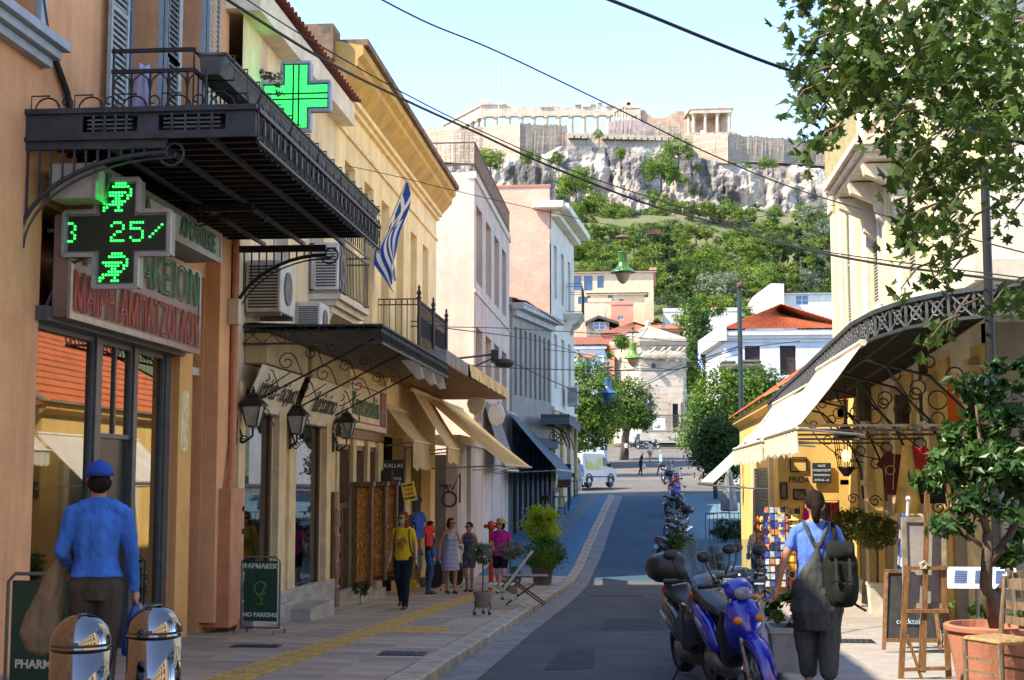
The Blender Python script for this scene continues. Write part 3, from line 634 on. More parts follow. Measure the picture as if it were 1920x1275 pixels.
for i in range(n_):
    for j in range(n_):
        x = -S2/2+.055+(S2-.11)*i/(n_-1); z = -S2/2+.055+(S2-.11)*j/(n_-1)
        if (abs(x) < a2/2-.045 or abs(z) < a2/2-.045) and not (.038 < abs(x) < .065) and not (.038 < abs(z) < .065): pat.append((x, z, .0125))
c = at_y(555, 181, 19.6); led_cross('pharmacy_cross', 'bright all green cross with dark cross lines above the planters of the iron canopy', (c.x, c.y, c.z), S2, a2, pat, True)
# ---- iron canopy over the pharmacy
cn = thing('iron_canopy', 'dark riveted iron canopy with lattice edge over the pharmacy shopfront', 'canopy', (-4.6, 15.3, 4.8))
YA, YB, XO, ZB, ZT = 12.3, 18.4, -3.5, 4.82, 5.08
q = MB(); q.box((-5.7, YA, ZT-.03), (XO, YB, ZT)); q.build('deck', iron_blue, cn)
q = MB(); q.box((-6.2, YA-.02, ZB), (-5.15, YA, ZT+.01)); q.box((-4.62, YA-.02, ZB), (-4.42, YA, ZT+.01)); q.box((-3.78, YA-.02, ZB), (XO, YA, ZT+.01)); q.box((-5.15, YA-.018, ZB), (-3.78, YA, ZB+.06)); q.box((-5.15, YA-.018, ZT-.05), (-3.78, YA, ZT+.01)); q.bar((-6.2, YA-.03, ZB), (XO, YA-.03, ZB), .035); q.bar((-6.2, YA-.03, ZT), (XO+.02, YA-.03, ZT), .05)
q.build('end_beam', iron_blue, cn)
for x0, x1 in ((-5.15, -4.62), (-4.42, -3.78)):
    q = MB(); w_ = x1-x0
    for z in (ZB+.09, ZB+.13, ZB+.17): q.bar((x0+.05, YA-.02, z), (x1-.05, YA-.02, z), .014)
    for k in range(1, 5): q.bar((x0+w_*k/5, YA-.02, ZB+.05), (x0+w_*k/5, YA-.02, ZT-.04), .014)
    q.build('grille', mat('iron_light', (.09, .12, .14), .5, .3, 6), cn)
for i in range(24):
    y = YA+.2+i*(YB-YA-.3)/24; q = MB(); q.box((-5.69, y, ZB+.05), (XO+.03, y+.05, ZB+.18)); q.build('joist', black, cn)
for k in range(3):
    x = XO-.55*k-.5; q = MB(); q.box((x, YA+.03, ZB+.0), (x+.04, YB, ZB+.05)); q.build('purlin', iron_blue, cn)
def lattice(Y0, Y1, z0, z1, X, parent, m, n, crest=True, name='lattice_edge'):
    q = MB(); q.bar((X, Y0, z0), (X, Y1, z0), .03); q.bar((X, Y0, z1), (X, Y1, z1), .04); d = (Y1-Y0)/n
    for i in range(n+1): y = Y0+d*i; q.bar((X, y, z0), (X, y, z1), .012)
    for i in range(n):
        y = Y0+d*i; q.tube(arc((X, y+d/2, (z0+z1)/2), min(d, z1-z0)*.42, 0, 360, 8, (0, 1, 0)), .006, 4, False)
        q.bar((X, y, z0), (X, y+d, z1), .008)
        if crest: q.tube(arc((X, y+d/2, z1), d*.4, 0, 180, 6, (0, 1, 0)), .007, 4, False); q.tube(arc((X, y+d/2, z0), d*.35, 180, 360, 6, (0, 1, 0)), .006, 4, False)
    return q.build(name, m, parent)
lattice(YA, YB, ZB-.06, ZT-.02, XO+.02, cn, black, 30)
q = MB(); q.box((XO-.03, YA, ZB), (XO, YB, ZT)); q.build('edge_beam', iron_blue, cn)
q = MB()   # near-end cresting
for k in range(5):
    x = -5.5+k*.42; q.tube(arc((x, YA, ZT+.02), .12, 0, 180, 8), .009, 4, False); q.tube(spiral((x+.18, YA, ZT+.09), .09, .02, 180, 1.3, 12), .008, 4, False); q.tube([(x-.16, YA, ZT+.03), (x-.16, YA, ZT+.16), (x+.02, YA, ZT+.16)], .008, 4)
q.build('cresting', black, cn)
def bracket(Y, xw, xo, zt, zb, parent, m=iron_blue, bars=11, sw=.025, post=True, scroll=.14):
    q = MB()
    if post: q.box((xw-.16, Y-.04, zb-.35), (xw+.02, Y+.06, zt))
    q.bar((xw, Y, zt-.05), (xo, Y, zt-.05), .05, .09)
    pts = []; L = xo-xw
    for k in range(13):
        a = R(90*k/12); pts.append((xw+L*(1-math.cos(a)), Y, zb+(zt-.14-zb)*math.sin(a)))
    q.tube(pts, sw, 6); q.tube([(p[0]+.05, p[1], p[2]-.05) for p in pts], .012, 5)
    for k in range(bars):
        x = xw+L*(k+.6)/(bars+1.5); t_ = 1-(x-xw)/L; zc = zb+(zt-.14-zb)*math.sin(math.acos(max(-1, min(1, t_)))); q.bar((x, Y, zc), (x, Y, zt-.08), .018)
    q.tube(spiral((xo+.06, Y, zt-.14), scroll, .03, 200, 1.4, 18), .013, 5)
    return q.build('bracket', m, parent)
bracket(YA+.02, -5.75, -4.35, ZB, 3.85, cn); bracket(YB-.1, -5.5, -4.2, ZB, 3.7, cn, black); bracket(15.4, -5.7, -4.4, ZB, 4.2, cn, black)
q = MB(); bx = at_y(20, 340, 12.25)
for k in range(4): q.lathe([(.045, 0), (.045, .01)], (0, 0, 0), 8)
# holes in the post read as light rivets
q = MB()
for k in range(4):
    for dx in (-.13, -.03): q.ball((-5.76+dx, YA-.025, 3.6+.27*k), (.022, .012, .03), 8, 4)
q.build('rivet', mat('rust_tan', (.3, .17, .1), .8, .2, 9), cn, kind='stuff')
# balcony railing and planters on the canopy
rl = thing('balcony_railing', 'dark iron railing with pointed arches on top of the pharmacy canopy', 'railing', (-4.2, 15, ZT))
q = MB(); XR = -4.15; z1 = ZT+.62; z2 = ZT+.42
for z in (z1, z2): q.bar((-4.95, YA+.15, z), (XR, YA+.15, z), .035); q.bar((XR, YA+.15, z), (XR, YB+3, z), .035)
q.build('rails', black, rl)
for i in range(6):
    q = MB(); x = -4.93+i*.18; q.bar((x, YA+.15, ZT), (x, YA+.15, z2 if i else z1), .018); 
    if i < 5: q.tube([(x, YA+.15, z2-.2), (x+.02, YA+.15, z2-.08), (x+.09, YA+.15, z2-.02), (x+.16, YA+.15, z2-.08), (x+.18, YA+.15, z2-.2)], .009, 5)
    q.build('baluster', black, rl)
for i in range(60):
    q = MB(); y = YA+.15+i*.14; q.bar((XR, y, ZT), (XR, y, z2 if i % 10 else z1), .014); q.build('baluster', black, rl)
zpm = mat('planter_grey', (.10, .12, .13), .7, .2, 6)
for k in range(6):
    y = YA+.3+k*1.32; t = thing('window_box', 'grey trough planter hung outside the canopy railing, '+['nearest the camera', 'second from the near corner', 'third from the near corner', 'fourth from the near corner', 'fifth, with a dry shrub growing up', 'last and farthest up the street'][k], 'planter', (-3.85, y, ZT+.4), group='trough planters on the canopy railing')
    q = MB(); z0 = ZT+.42; q.loft([[(-4.13, y, z0), (-3.95, y, z0), (-3.95, y+1.2, z0), (-4.13, y+1.2, z0)], [(-4.14, y-.03, z0+.18), (-3.88, y-.03, z0+.18), (-3.88, y+1.23, z0+.18), (-4.14, y+1.23, z0+.18)]])
    q.bbox((-4.16, y-.05, z0+.17), (-3.86, y+1.25, z0+.2), .008); q.build('trough', zpm, t)
    q = MB()
    for a in (.15, .6, 1.05): q.tube([(-4.16, y+a, z0+.22), (-3.85, y+a, z0+.22), (-3.85, y+a, z0-.02), (-4.16, y+a, z0-.02)], .01, 4)
    q.bar((-3.85, y, z0+.1), (-3.85, y+1.2, z0+.1), .01); q.build('holder', black, t)
# laundry
q = MB(); c = at_y(268, 150, 12.9); ring = []
for j in range(9):
    v = j/8; w_ = .05+.1*v; ring.append([(c.x-w_+2*w_*i/7, 12.9+.03*math.sin(i*2.1+v*2), ZT+.62-.66*v+.02*math.sin(i)) for i in range(8)])
q.loft(ring, cap=False, closed=False); o = q.build('hanging_towel', mat('cloth_lilac', (.50, .47, .66), .9, .08, 8, .3, 60), smooth=True); o['label'] = 'lilac towel hanging on the balcony above the pharmacy'; o['category'] = 'towel'; o.modifiers.new('s', 'SOLIDIFY').thickness = .01
# ---------------------------------------------------------------- cream building with the fur shop
cb = thing('cream_building', 'cream building with fur shop windows and black canopy between orange and yellow houses', 'building', (-7, 21.6, 0))
X = -5.5; fc = lface(X, 18.6, -1.2); f = lambda y: y-18.6; zz = lambda z: z+1.2
hs = [(f(18.95), zz(-.15), f(20.55), zz(2.9)), (f(21.75), zz(-.2), f(23.75), zz(2.9)), (f(20.4), zz(4.7), f(21.3), zz(7.0)), (f(22.8), zz(4.8), f(23.8), zz(7.1)), ]
q = holed(fc, 6.1, 9.4, hs, .3); q.box((-14, 18.6, -1), (-6.6, 24.7, 8.2)); q.quad((-6.6, 18.6, 8.19), (X, 18.6, 8.19), (X, 24.7, 8.19), (-6.6, 24.7, 8.19)); q.build('wall', cream, cb)
q = MB(); q.box((-5.5, 18.4, 8.16), (-5.2, 24.85, 8.55)); q.box((-14, 18.4, 8.2), (-5.5, 24.85, 8.54)); q.build('eave', mat('eave_cream', (.74, .67, .52), .8, .1, 2), cb)
q = MB(); tiled(q, (-5.1, 18.3, 8.57), (-5.1, 24.9, 8.57), (-8.5, 24.9, 9.6), (-8.5, 18.3, 9.6)); q.build('roof_tiles', mat('roof_tile_dark', (.33, .1, .06), .85, .3, 3, .3, 30, col2=(.2, .07, .05)), cb, kind='stuff')
for h in hs[2:]: window(fc, h, cb, white, PANE, -.2, 2, 3)
GLf = glass('glass_dim', (.55, .58, .55), .01, 1.4, .03)
brownf = mat('frame_dark_wood', (.09, .045, .022), .45, .2, 8)
for h in hs[:2]:
    u0, v0, u1, v1 = h; q = MB(); fc.box(q, u0, v0, u0+.04, v1, -.12, -.01); fc.box(q, u1-.1, v0, u1, v1, -.12, -.01); fc.box(q, u0+.04, v1-.1, u1-.1, v1, -.12, -.01); fc.box(q, u0+.04, v0, u1-.1, v0+.06, -.12, -.01); w_ = q.build('shop_window', brownf, cb)
    q = MB(); q.quad(fc.p(u0+.04, v0+.05, -.04), fc.p(u1-.1, v0+.05, -.04), fc.p(u1-.1, v1-.05, -.04), fc.p(u0+.04, v1-.05, -.04)); q.build('pane', GLf, w_)
q = MB(); q.box((-7.6, 18.8, -.9), (-7.5, 24.5, 3)); q.box((-7.6, 18.8, -.9), (-5.85, 24.5, -.3)); q.box((-7.5, 18.75, -.3), (-5.85, 18.8, 3)); q.box((-7.5, 24.45, -.3), (-5.85, 24.5, 3)); q.box((-7.5, 20.7, -.3), (-5.85, 20.8, 3)); q.box((-7.6, 18.8, 2.95), (-5.85, 24.5, 3)); q.build('shop_interior', mat('interior_dark', (.05, .045, .035), .8, .2, 2), cb)
for a, b, wd in ((18.62, 18.93, .05), (20.58, 21.0, .1), (21.3, 21.72, .08), (23.8, 24.15, .1), (24.35, 24.65, .06)):
    q = MB(); fc.box(q, f(a), zz(-.85), f(b), zz(3.0), .003, wd); q.build('pilaster', mat('pilaster_olive_cream', (.66, .50, .27), .8, .1, 3), cb)
z0 = lambda y: gz(y)+PZ
for a, b, h_, d in ((18.7, 24.3, .36, .16), (18.62, 20.9, .2, .3)):
    q = MB(); n = int((b-a)/1.1)
    for i in range(n):
        y0 = a+(b-a)*i/n; y1 = a+(b-a)*(i+1)/n-.01; q = MB(); q.bbox((X, y0, z0(y0)-.1), (X+d, y1, z0(a)+h_-.02*i), .01); q.build('marble_slab', marb, cb)
q = MB(); q.bbox((X+.17, 20.6, z0(21)-.05), (X+.62, 22.2, z0(21)+.19), .012); o = q.build('step', marb, cb)
# fur coats in the windows
fur = mat('fur_grey', (.22, .24, .26), .95, .4, 14, 1, 60, col2=(.05, .055, .06))
for k, (y, s) in enumerate(((19.45, 1), (22.4, .95))):
    t = thing('fur_coat', 'long grey fur coat on a stand in the '+('nearer' if k == 0 else 'farther')+' fur shop window', 'fur coat', (-6.3, y, -.3))
    q = MB(); prof = [(.03, 1.85), (.06, 1.72), (.2, 1.6), (.26, 1.45), (.3, 1.1), (.38, .75), (.5, .42), (.56, .3)][::-1]
    q.loft([[(-6.3+.7*r*(1+.09*math.sin(i*2.3+r*20))*math.cos(i*.393), y+r*s*(1+.09*math.sin(i*3+r*9))*math.sin(i*.393), -.3+z) for i in range(16)] for r, z in prof]); q.build('coat', fur, t, smooth=True)
    q = MB(); q.tube([(-6.3, y, -.3), (-6.3, y, 1.8)], .02); q.build('stand', black, t)
# slanted sign blinds
def blind(label, txt, Y0, Y1, z0, z1, x0, x1, sz, shear=.0, sx=1.0, m=None):
    t = thing('sign_blind', label, 'shop sign', (x0, (Y0+Y1)/2, z0)); q = MB()
    q.prism([(x0, Y0, z1), (x0, Y1, z1), (x1, Y1, z0), (x1, Y0, z0)], (-.015, 0, .01)); q.build('cloth', m or mat('blind_ecru', (.74, .64, .45), .8, .1, 3), t)
    q = MB(); q.tube([(x1, Y0-.02, z0), (x1, Y1+.02, z0)], .018); q.build('bottom_rod', alu, t)
    dv = Vector((x0-x1, 0, z1-z0)); text(txt, sz, ((x0+x1)/2+.035, (Y0+Y1)/2, (z0+z1)/2-.005), (0, 1, 0), dv, mat('letter_black', (.012, .012, .012), .6, 0), t, sx=sx, shear=shear, bold=.005); return t
q = MB(); blind('cream slanted blind lettered in black Greek script above the first fur shop window', 'γούνα - δέρμα', 18.75, 21.2, 2.6, 3.23, -5.17, -5.43, .38, .25, .8)
blind('cream slanted blind lettered in black Latin script above the second fur shop window', 'furissimo', 21.65, 24.5, 2.54, 3.27, -5.17, -5.43, .5, .25, .9)
for a, b in ((18.95, 21.3), (21.6, 24.5)):
    q = MB(); q.bbox((-5.5, a, 3.26), (-5.15, b, 3.7), .02); o = q.build('blind_case', mat('case_tan', (.50, .38, .2), .8, .1, 2), cb)
# black canopy
cn2 = thing('black_canopy', 'black corrugated canopy with wavy iron edging over the fur shop signs', 'canopy', (-4.5, 22, 3.6))
q = MB(); n = 52
for i in range(n):
    y0 = 18.9+6.7*i/n; y1 = 18.9+6.7*(i+1)/n; h_ = .02*(i % 2); q.quad((-5.5, y0, 3.83+h_), (-3.52, y0, 3.76+h_), (-3.52, y1, 3.78-h_), (-5.5, y1, 3.85-h_))
q.build('corrugated_sheet', black, cn2)
q = MB(); q.box((-5.5, 18.9, 3.70), (-3.55, 25.6, 3.73)); q.build('soffit', black, cn2)
q = MB(); 
for z in (3.53, 3.78): q.bar((-5.5, 18.88, z), (-3.54, 18.88, z), .03); q.bar((-3.54, 18.88, z), (-3.54, 25.6, z), .03)
for i in range(7): x = -5.5+i*.28; q.bar((x, 18.88, 3.53), (x+.28, 18.88, 3.78), .012); q.bar((x+.28, 18.88, 3.53), (x, 18.88, 3.78), .012)
for i in range(44):
    y = 18.9+i*.152; q.tube([(-3.53, y+.04*math.sin(k*1.6), 3.54+.24*k/6) for k in range(7)], .011, 4)
q.build('edging', iron_blue, cn2)
for y in (19.2, 21.5, 24.2):
    q = MB(); q.tube([(-5.48, y, 2.7), (-3.7, y, 3.62)], .014, 5); q.tube([(-5.48, y, 2.9), (-5.2, y, 2.95), (-4.9, y, 3.15)], .009, 4)
    for x, z, r in ((-5.25, 3.1, .13), (-4.95, 3.3, .15), (-4.6, 3.42, .11), (-4.3, 3.5, .09), (-5.3, 2.55, .12)): q.tube(spiral((x, y, z), r, .02, 0, 1.5, 16), .009, 4, False); q.tube([(x+r, y, z), (x+r*1.5, y, z-.18)], .008, 4)
    q.build('scroll_bracket', black, cn2)
for k, y in enumerate((22.6, 24.0, 25.2)):
    q = MB(); q.prism([(-3.9, y, 3.6), (-3.6, y, 3.6), (-3.52, y, 3.3), (-3.62, y, 3.28)], (0, .05, 0)); q.build('corbel', trim, cn2)
# balcony and air conditioners
def balcony(parent_label, cat, Y0, Y1, xw, xo, zf, zt, mi, slab, gap=.13, orn=False, name='balcony', bal_n=None):
    t = thing(name, parent_label, cat, (xw, (Y0+Y1)/2, zf)); q = MB()
    for k in range(3): q.box((xw-.2, Y0+.05*k, zf-.1*(k+1)), (xo-.09*k, Y1-.05*k, zf-.1*k-.003))
    q.build('slab', slab, t)
    for y in (Y0+.15, Y1-.4):
        q = MB(); pts = [(xw, y, zf-.3), (xo-.2, y, zf-.3), (xo-.25, y, zf-.4), (xw+.25, y, zf-.55), (xw+.2, y, zf-.75), (xw, y, zf-.85)]; q.prism(pts, (0, .2, 0)); q.build('corbel', slab, t)
    q = MB(); 
    for z in (zf+.06, zt-.12, zt): q.bar((xw, Y0+.04, z), (xo, Y0+.04, z), .025); q.bar((xo-.03, Y0+.04, z), (xo-.03, Y1-.04, z), .025); q.bar((xo, Y1-.04, z), (xw, Y1-.04, z), .025)
    q.build('rail', mi, t)
    nx = max(2, int((xo-xw)/gap)); ny = int((Y1-Y0)/gap)
    P = [(xw+(xo-xw)*i/nx, Y0+.04) for i in range(nx)]+[(xo-.03, Y0+.04+(Y1-Y0-.08)*i/ny) for i in range(ny+1)]
    for x, y in P: q = MB(); q.bar((x, y, zf+.06), (x, y, zt-.12), .014); (orn and q.tube(arc((x+.001, y, zt-.06), .045, 0, 360, 8, (0, 1, 0)), .007, 4, False)); q.build('baluster', mi, t)
    return t
balcony('small stone balcony with plain black railing on the cream building', 'balcony', 22.7, 25.2, -5.5, -4.95, 4.75, 5.72, black, trim)
def acunit(label, c, s, face='y', kind='box'):
    t = thing('air_conditioner', label, 'air conditioner', c); x, y, z = c; w, d, h = s; mw = mat('ac_white', (.56, .54, .48), .5, .1, 4)
    q = MB(); q.bbox((x-w/2, y-d/2, z), (x+w/2, y+d/2, z+h), .015); q.build('case', mw, t)
    q = MB()
    for i in range(14): zz_ = z+.06+(h-.12)*i/14; q.box((x-w/2+.04, y-d/2-.006, zz_), (x+w/2-.04, y-d/2-.001, zz_+(h-.12)/14*.55))
    q.build('grille', mat('ac_grille', (.04, .045, .045), .6, 0), t, kind='stuff')
    q = MB(); q.lathe([(h*.33, 0), (h*.33, .02), (h*.29, .021), (h*.1, .005)], (0, 0, 0), 20); q.v = [Vector((x+w/2+v.z, y+v.x*.85, z+h/2+v.y)) for v in q.v]; q.build('fan_cover', mat('ac_fan', (.14, .14, .13), .6, .2), t)
    for e in (.05, d-.09): q = MB(); q.box((x-w/2, y-d/2+e, z-.05), (x+w/2, y-d/2+e+.04, z-.003)); q.build('support', alu, t)
acunit('large white air conditioner on the cream wall beneath the end of the iron canopy', (-5.23, 19.3, 3.98), (.5, .8, .74))
acunit('lower white air conditioner resting on the black canopy beside the small balcony', (-5.3, 22.2, 3.95), (.4, .7, .55))
acunit('white air conditioner with dark grille standing on the small balcony of the cream building', (-5.2, 23.0, 4.8), (.42, .7, .8))
# wall lanterns
lamp_glass = mat('lantern_glass', (.35, .34, .31), .2, .2, 4)
def lantern(label, y, xl, zl, xw, s=.76):
    t = thing('wall_lantern', label, 'wall lamp', (xl, y, zl), group='lanterns on the fur shop wall'); q = MB()
    q.loft([[(xl+sx*r, y+sy*r, zl+z) for sx, sy in ((-1,-1),(1,-1),(1,1),(-1,1))] for r, z in ((.09*s, -.32*s), (.165*s, .02))]); q.build('glass', lamp_glass, t)
    q = MB()
    for sx, sy in ((-1,-1),(1,-1),(1,1),(-1,1)): q.bar((xl+sx*.095*s, y+sy*.095*s, zl-.32*s), (xl+sx*.17*s, y+sy*.17*s, zl+.02), .018)
    q.loft([[(xl+sx*r, y+sy*r, zl+z) for sx, sy in ((-1,-1),(1,-1),(1,1),(-1,1))] for r, z in ((.21*s, .02), (.22*s, .05), (.1*s, .2*s), (.11*s, .22*s), (.05*s, .28*s))])
    q.ball((xl, y, zl+.31*s), .04*s); q.ball((xl, y, zl+.37*s), .022*s); q.lathe([(.1*s, -.35*s), (.1*s, -.32*s)], (xl, y, zl), 8); q.build('lamp_frame', black, t)
    q = MB(); m_ = (xl+xw)/2; q.tube([(xl, y, zl-.34*s), (xl, y, zl-.5*s), (xl-.1, y, zl-.6*s), (m_-.05, y, zl-.6*s), (xw+.08, y, zl-.5*s), (xw+.02, y, zl-.3*s)], .017, 6)
    q.tube(spiral((xw+.1, y, zl-.58*s), .07, .015, 0, 1.4), .011, 5); q.box((xw, y-.05, zl-.65*s), (xw+.025, y+.05, zl-.2*s)); q.build('scroll_arm', black, t)
lantern('nearest of the three black lanterns, left of the Greek lettered blind', 18.65, -5.27, at_y(462, 765, 18.65).z, -5.5)
lantern('middle black lantern between the two fur shop windows', 21.2, at_y(557, 790, 21.2).x, at_y(557, 783, 21.2).z, -5.4)
lantern('farthest black lantern beside the green lettered cream sign', 24.4, at_y(650, 800, 24.4).x, at_y(650, 795, 24.4).z, -5.42)
# ---------------------------------------------------------------- yellow building
yb = thing('yellow_building', 'long yellow building with heavy cornice and tall plain windows above souvenir shops', 'building', (-7, 31, 0))
X = -5.5; fc = lface(X, 24.7, -2); f = lambda y: y-24.7; zz = lambda z: z+2
up = [(f(a), zz(4.5), f(a+.95), zz(7.68)) for a in (25.45, 27.35, 29.25, 31.15, 33.1, 35.0)]
g = [(f(25.0), zz(-1), f(26.2), zz(2.3)), (f(26.5), zz(-1), f(27.6), zz(2.3)), (f(27.85), zz(-1), f(28.8), zz(2.3)), (f(29.4), zz(-1.1), f(32.2), zz(2.6)), (f(33.0), zz(-1.1), f(36.6), zz(2.4))]
q = holed(fc, 12.7, 11.3, up+g, .25); q.box((-9, 24.72, -2), (-6.4, 37.4, 9.2)); q.quad((-6.4, 37.4, -2), (X, 37.4, -2), (X, 37.4, 9.2), (-6.4, 37.4, 9.2)); q.quad((-6.4, 24.72, 6), (X, 24.72, 6), (X, 24.72, 9.3), (-6.4, 24.72, 9.3)); q.build('wall', yellow, yb)
q = MB()
for a, b, c in ((8.15, 8.23, .05), (8.72, 8.82, .08), (8.82, 8.92, .16)): fc.box(q, 0, zz(a), 12.75, zz(b), .003, c)
q.build('moulding', yellow, yb)
q = MB(); pr = [(X+.16, 8.92), (X+.42, 9.22), (X+.42, 9.34), (X+.52, 9.42), (X+.52, 9.58), (X-.3, 9.75), (X-.3, 8.92)]
q.prism([(x, 24.5, z) for x, z in pr], (0, 13.0, 0)); q.build('cornice', mat('cornice_ochre', (.64, .40, .09), .85, .15, 2, .3, 30, col2=(.42, .27, .09)), yb)
q = MB(); q.box((X-.6, 24.55, 9.6), (X+.6, 37.6, 9.72)); q.box((X-.8, 24.3, 9.3), (X-.0, 24.9, 9.95)); q.build('roof_edge', mat('roof_edge_brown', (.25, .17, .09), .9, .35, 3, .6, 20, col2=(.08, .06, .04)), yb)
blindm = mat('closed_blind_cream', (.60, .50, .30), .8, .08, 3)
for h in up:
    w_ = window(fc, h, yb, blindm, mat('blind_pane', (.52, .43, .26), .5, .1, 2), -.16, 2, 4, .06)
# souvenir shop doors
for i, h in enumerate(g[:3]):
    u0, v0, u1, v1 = h; q = MB(); fc.box(q, u0, v0, u0+.1, v1, -.2, .0); fc.box(q, u1-.1, v0, u1, v1, -.2, .0); fc.box(q, u0, v1-.1, u1, v1, -.2, .0); fc.box(q, u0+.1, v0+2.1, u1-.1, v0+2.2, -.2, 0)
    fc.box(q, (u0+u1)/2-.05, v0, (u0+u1)/2+.05, v0+2.1, -.2, 0); w_ = q.build('door_frame', wood, yb)
    q = MB(); q.quad(fc.p(u0+.1, v0, -.12), fc.p(u1-.1, v0, -.12), fc.p(u1-.1, v1-.1, -.12), fc.p(u0+.1, v1-.1, -.12)); q.build('pane', GL, w_)
    for k in range(5): q = MB(); uu = u0+.14+k*(u1-u0-.3)/5; q.bar(fc.p(uu, v0+2.25, -.04), fc.p(uu+.16, v1-.1, -.02), .02); q.build('fan_bar', wood, w_)
q = MB(); q.box((-7.2, 24.9, -1.6), (-7.1, 37, 3.2)); q.box((-7.2, 24.9, -1.7), (-5.75, 37, -1.15)); q.box((-7.1, 29.0, -1.1), (-5.75, 29.1, 3)); q.box((-7.1, 32.6, -1.1), (-5.75, 32.7, 3)); q.box((-7.1, 24.9, 2.9), (-5.75, 37, 3)); q.build('shop_interior', mat('interior_dark', (.05, .045, .035)), yb)
for a, b in ((24.75, 24.98), (26.2, 26.5), (27.6, 27.85), (28.8, 29.35), (32.25, 32.95)):
    q = MB(); fc.box(q, f(a), zz(-1.2), f(b), zz(2.4), .003, .07); q.build('pilaster', mat('pilaster_pale', (.55, .46, .27), .8, .1, 3), yb)
for i, (a, b) in enumerate(((24.75, 26.3), (26.3, 27.9), (27.9, 29.3))):
    q = MB(); q.bbox((X, a, z0(a)-.2), (X+.16, b, z0(a)+.25-.05*i), .012); q.build('marble_slab', marb, yb)
q = MB(); q.box((X, 24.9, 2.42), (X+.09, 29.3, 2.6)); q.build('door_cornice', wood, yb)
# display cases
amber = mat('amber_display', (.85, .36, .04), .5, .4, 18, .3, 40, col2=(.30, .08, .01)); amberl = mat('display_glow', (.8, .42, .1), .4, .3, 30)
for i, (y, dz) in enumerate(((26.15, 0), (27.62, 0), (28.9, -.05))):
    t = thing('display_case', 'wooden glazed jewellery case hung beside the souvenir shop door, '+('nearest' if i == 0 else 'middle' if i == 1 else 'farthest')+' of three', 'display case', (-5.3, y, .8), group='display cases by the souvenir doors')
    q = MB(); x0, x1, za, zb_ = -5.43, -5.05, -.32, 1.5
    q.box((x0, y, za), (x0+.05, y+.16, zb_)); q.box((x1-.05, y, za), (x1, y+.16, zb_)); q.box((x0, y, za-.05), (x1, y+.16, za)); q.box((x0-.03, y-.03, zb_), (x1+.03, y+.19, zb_+.09)); q.box((x0, y+.14, za), (x1, y+.16, zb_)); q.build('case_frame', wood, t)
    q = MB(); q.box((x0+.06, y+.1, za+.02), (x1-.06, y+.13, zb_-.02)); q.build('backing', amber, t)
    for k in range(6):
        for j in range(3): q = MB(); q.ball((x0+.1+.08*j, y+.08, za+.16+k*.27), (.022, .02, .05), 6, 4); q.build('pendant', amberl, t)
t = thing('bead_rack', 'tall wooden board hung with beads beside the second fur shop window', 'display rack', (-5.35, 24.45, 0))
q = MB(); q.bbox((-5.42, 24.3, -.45), (-5.36, 24.62, 1.42), .01); q.build('board', wood, t); q = MB()
for k in range(4):
    for j in range(5): q.ball((-5.33, 24.32+j*.065, 1.1-k*.45), (.02, .02, .03), 6, 4); q.tube([(-5.33, 24.32+j*.065, 1.1-k*.45), (-5.32, 24.33+j*.065, .8-k*.45)], .008, 4)
q.build('beads', mat('beads_ivory', (.45, .38, .28), .4, .4, 30, col2=(.2, .05, .03)), t, kind='stuff')
t = board('shop_sign', 'cream sign lettered in green with red lines and a maroon end panel', 25.0, 29.25, 2.62, 3.55, -5.48, -5.36, mat('sign_cream', (.66, .60, .42), .6, .1, 2), trim)
text('Kapetanakis', .62, (-5.34, 27.0, 3.06), (0, 1, 0), (0, 0, 1), mat('letter_olive', (.03, .12, .02), .6, 0), t, sx=.9, bold=.01)
q = MB(); q.box((-5.355, 25.2, 3.42), (-5.345, 28.3, 3.45)); q.box((-5.355, 25.2, 2.72), (-5.345, 28.3, 2.75)); q.build('red_line', mat('line_red', (.5, .06, .03), .6, 0), t)
q = MB(); q.box((-5.358, 28.5, 2.72), (-5.345, 29.15, 3.45)); q.build('end_panel', mat('maroon', (.14, .02, .035), .5, 0), t)
q = MB(); q.tube(arc((-5.34, 28.83, 3.2), .16, 0, 360, 14, (0, 1, 0)), .02, 4); q.build('emblem', mat('emblem_pink', (.5, .3, .3), .5, 0), t)
# t-shirt shop front
t = thing('shop_banner', 'tall black banner with white print beside the t-shirt shop', 'banner', (-5.3, 29.3, 1.2)); q = MB(); q.box((-5.44, 29.35, -.5), (-4.98, 29.39, 2.05)); q.build('board', mat('banner_black', (.03, .028, .028), .6, .2), t)
wl_ = mat('letter_white', (.75, .75, .72), .6, 0)
text('KALLAS', .12, (-5.21, 29.34, 1.92), (1, 0, 0), (0, 0, 1), wl_, t); text('ATHENS\nGREECE', .09, (-5.21, 29.34, 1.6), (1, 0, 0), (0, 0, 1), wl_, t)
q = MB()
for k in range(14): a = k*.45; q.tube(arc((-5.21, 29.335, 1.28-.03*k), .05+.02*math.sin(k), 20, 160, 5), .006, 4)
q.build('print', wl_, t, kind='stuff')
t = thing('paper_sign', 'yellow handwritten notice WE PRINT YOUR NAME IN GREEK tilted in front of the banner', 'notice', (-4.9, 28.9, .8)); q = MB(); Mx = Matrix.Rotation(R(-12), 3, 'Y')
c = at_y(767, 922, 28.9); q.cbox(c, (.28, .01, .40), Mx); q.build('paper', mat('paper_yellow', (.85, .68, .05), .6, .05), t)
du = Mx @ Vector((1, 0, 0)); dv = Mx @ Vector((0, 0, 1))
for i, (s_, mm) in enumerate((('WE PRINT', 'letter_black'), ('YOUR', 'neon_red'), ('NAME', 'neon_red'), ('IN GREEK', 'letter_black'))): text(s_, .062 if mm == 'letter_black' else .085, c+dv*(.135-.09*i)+Vector((0, -.008, 0)), du, dv, _M[mm], t, sx=.85, bold=.003)
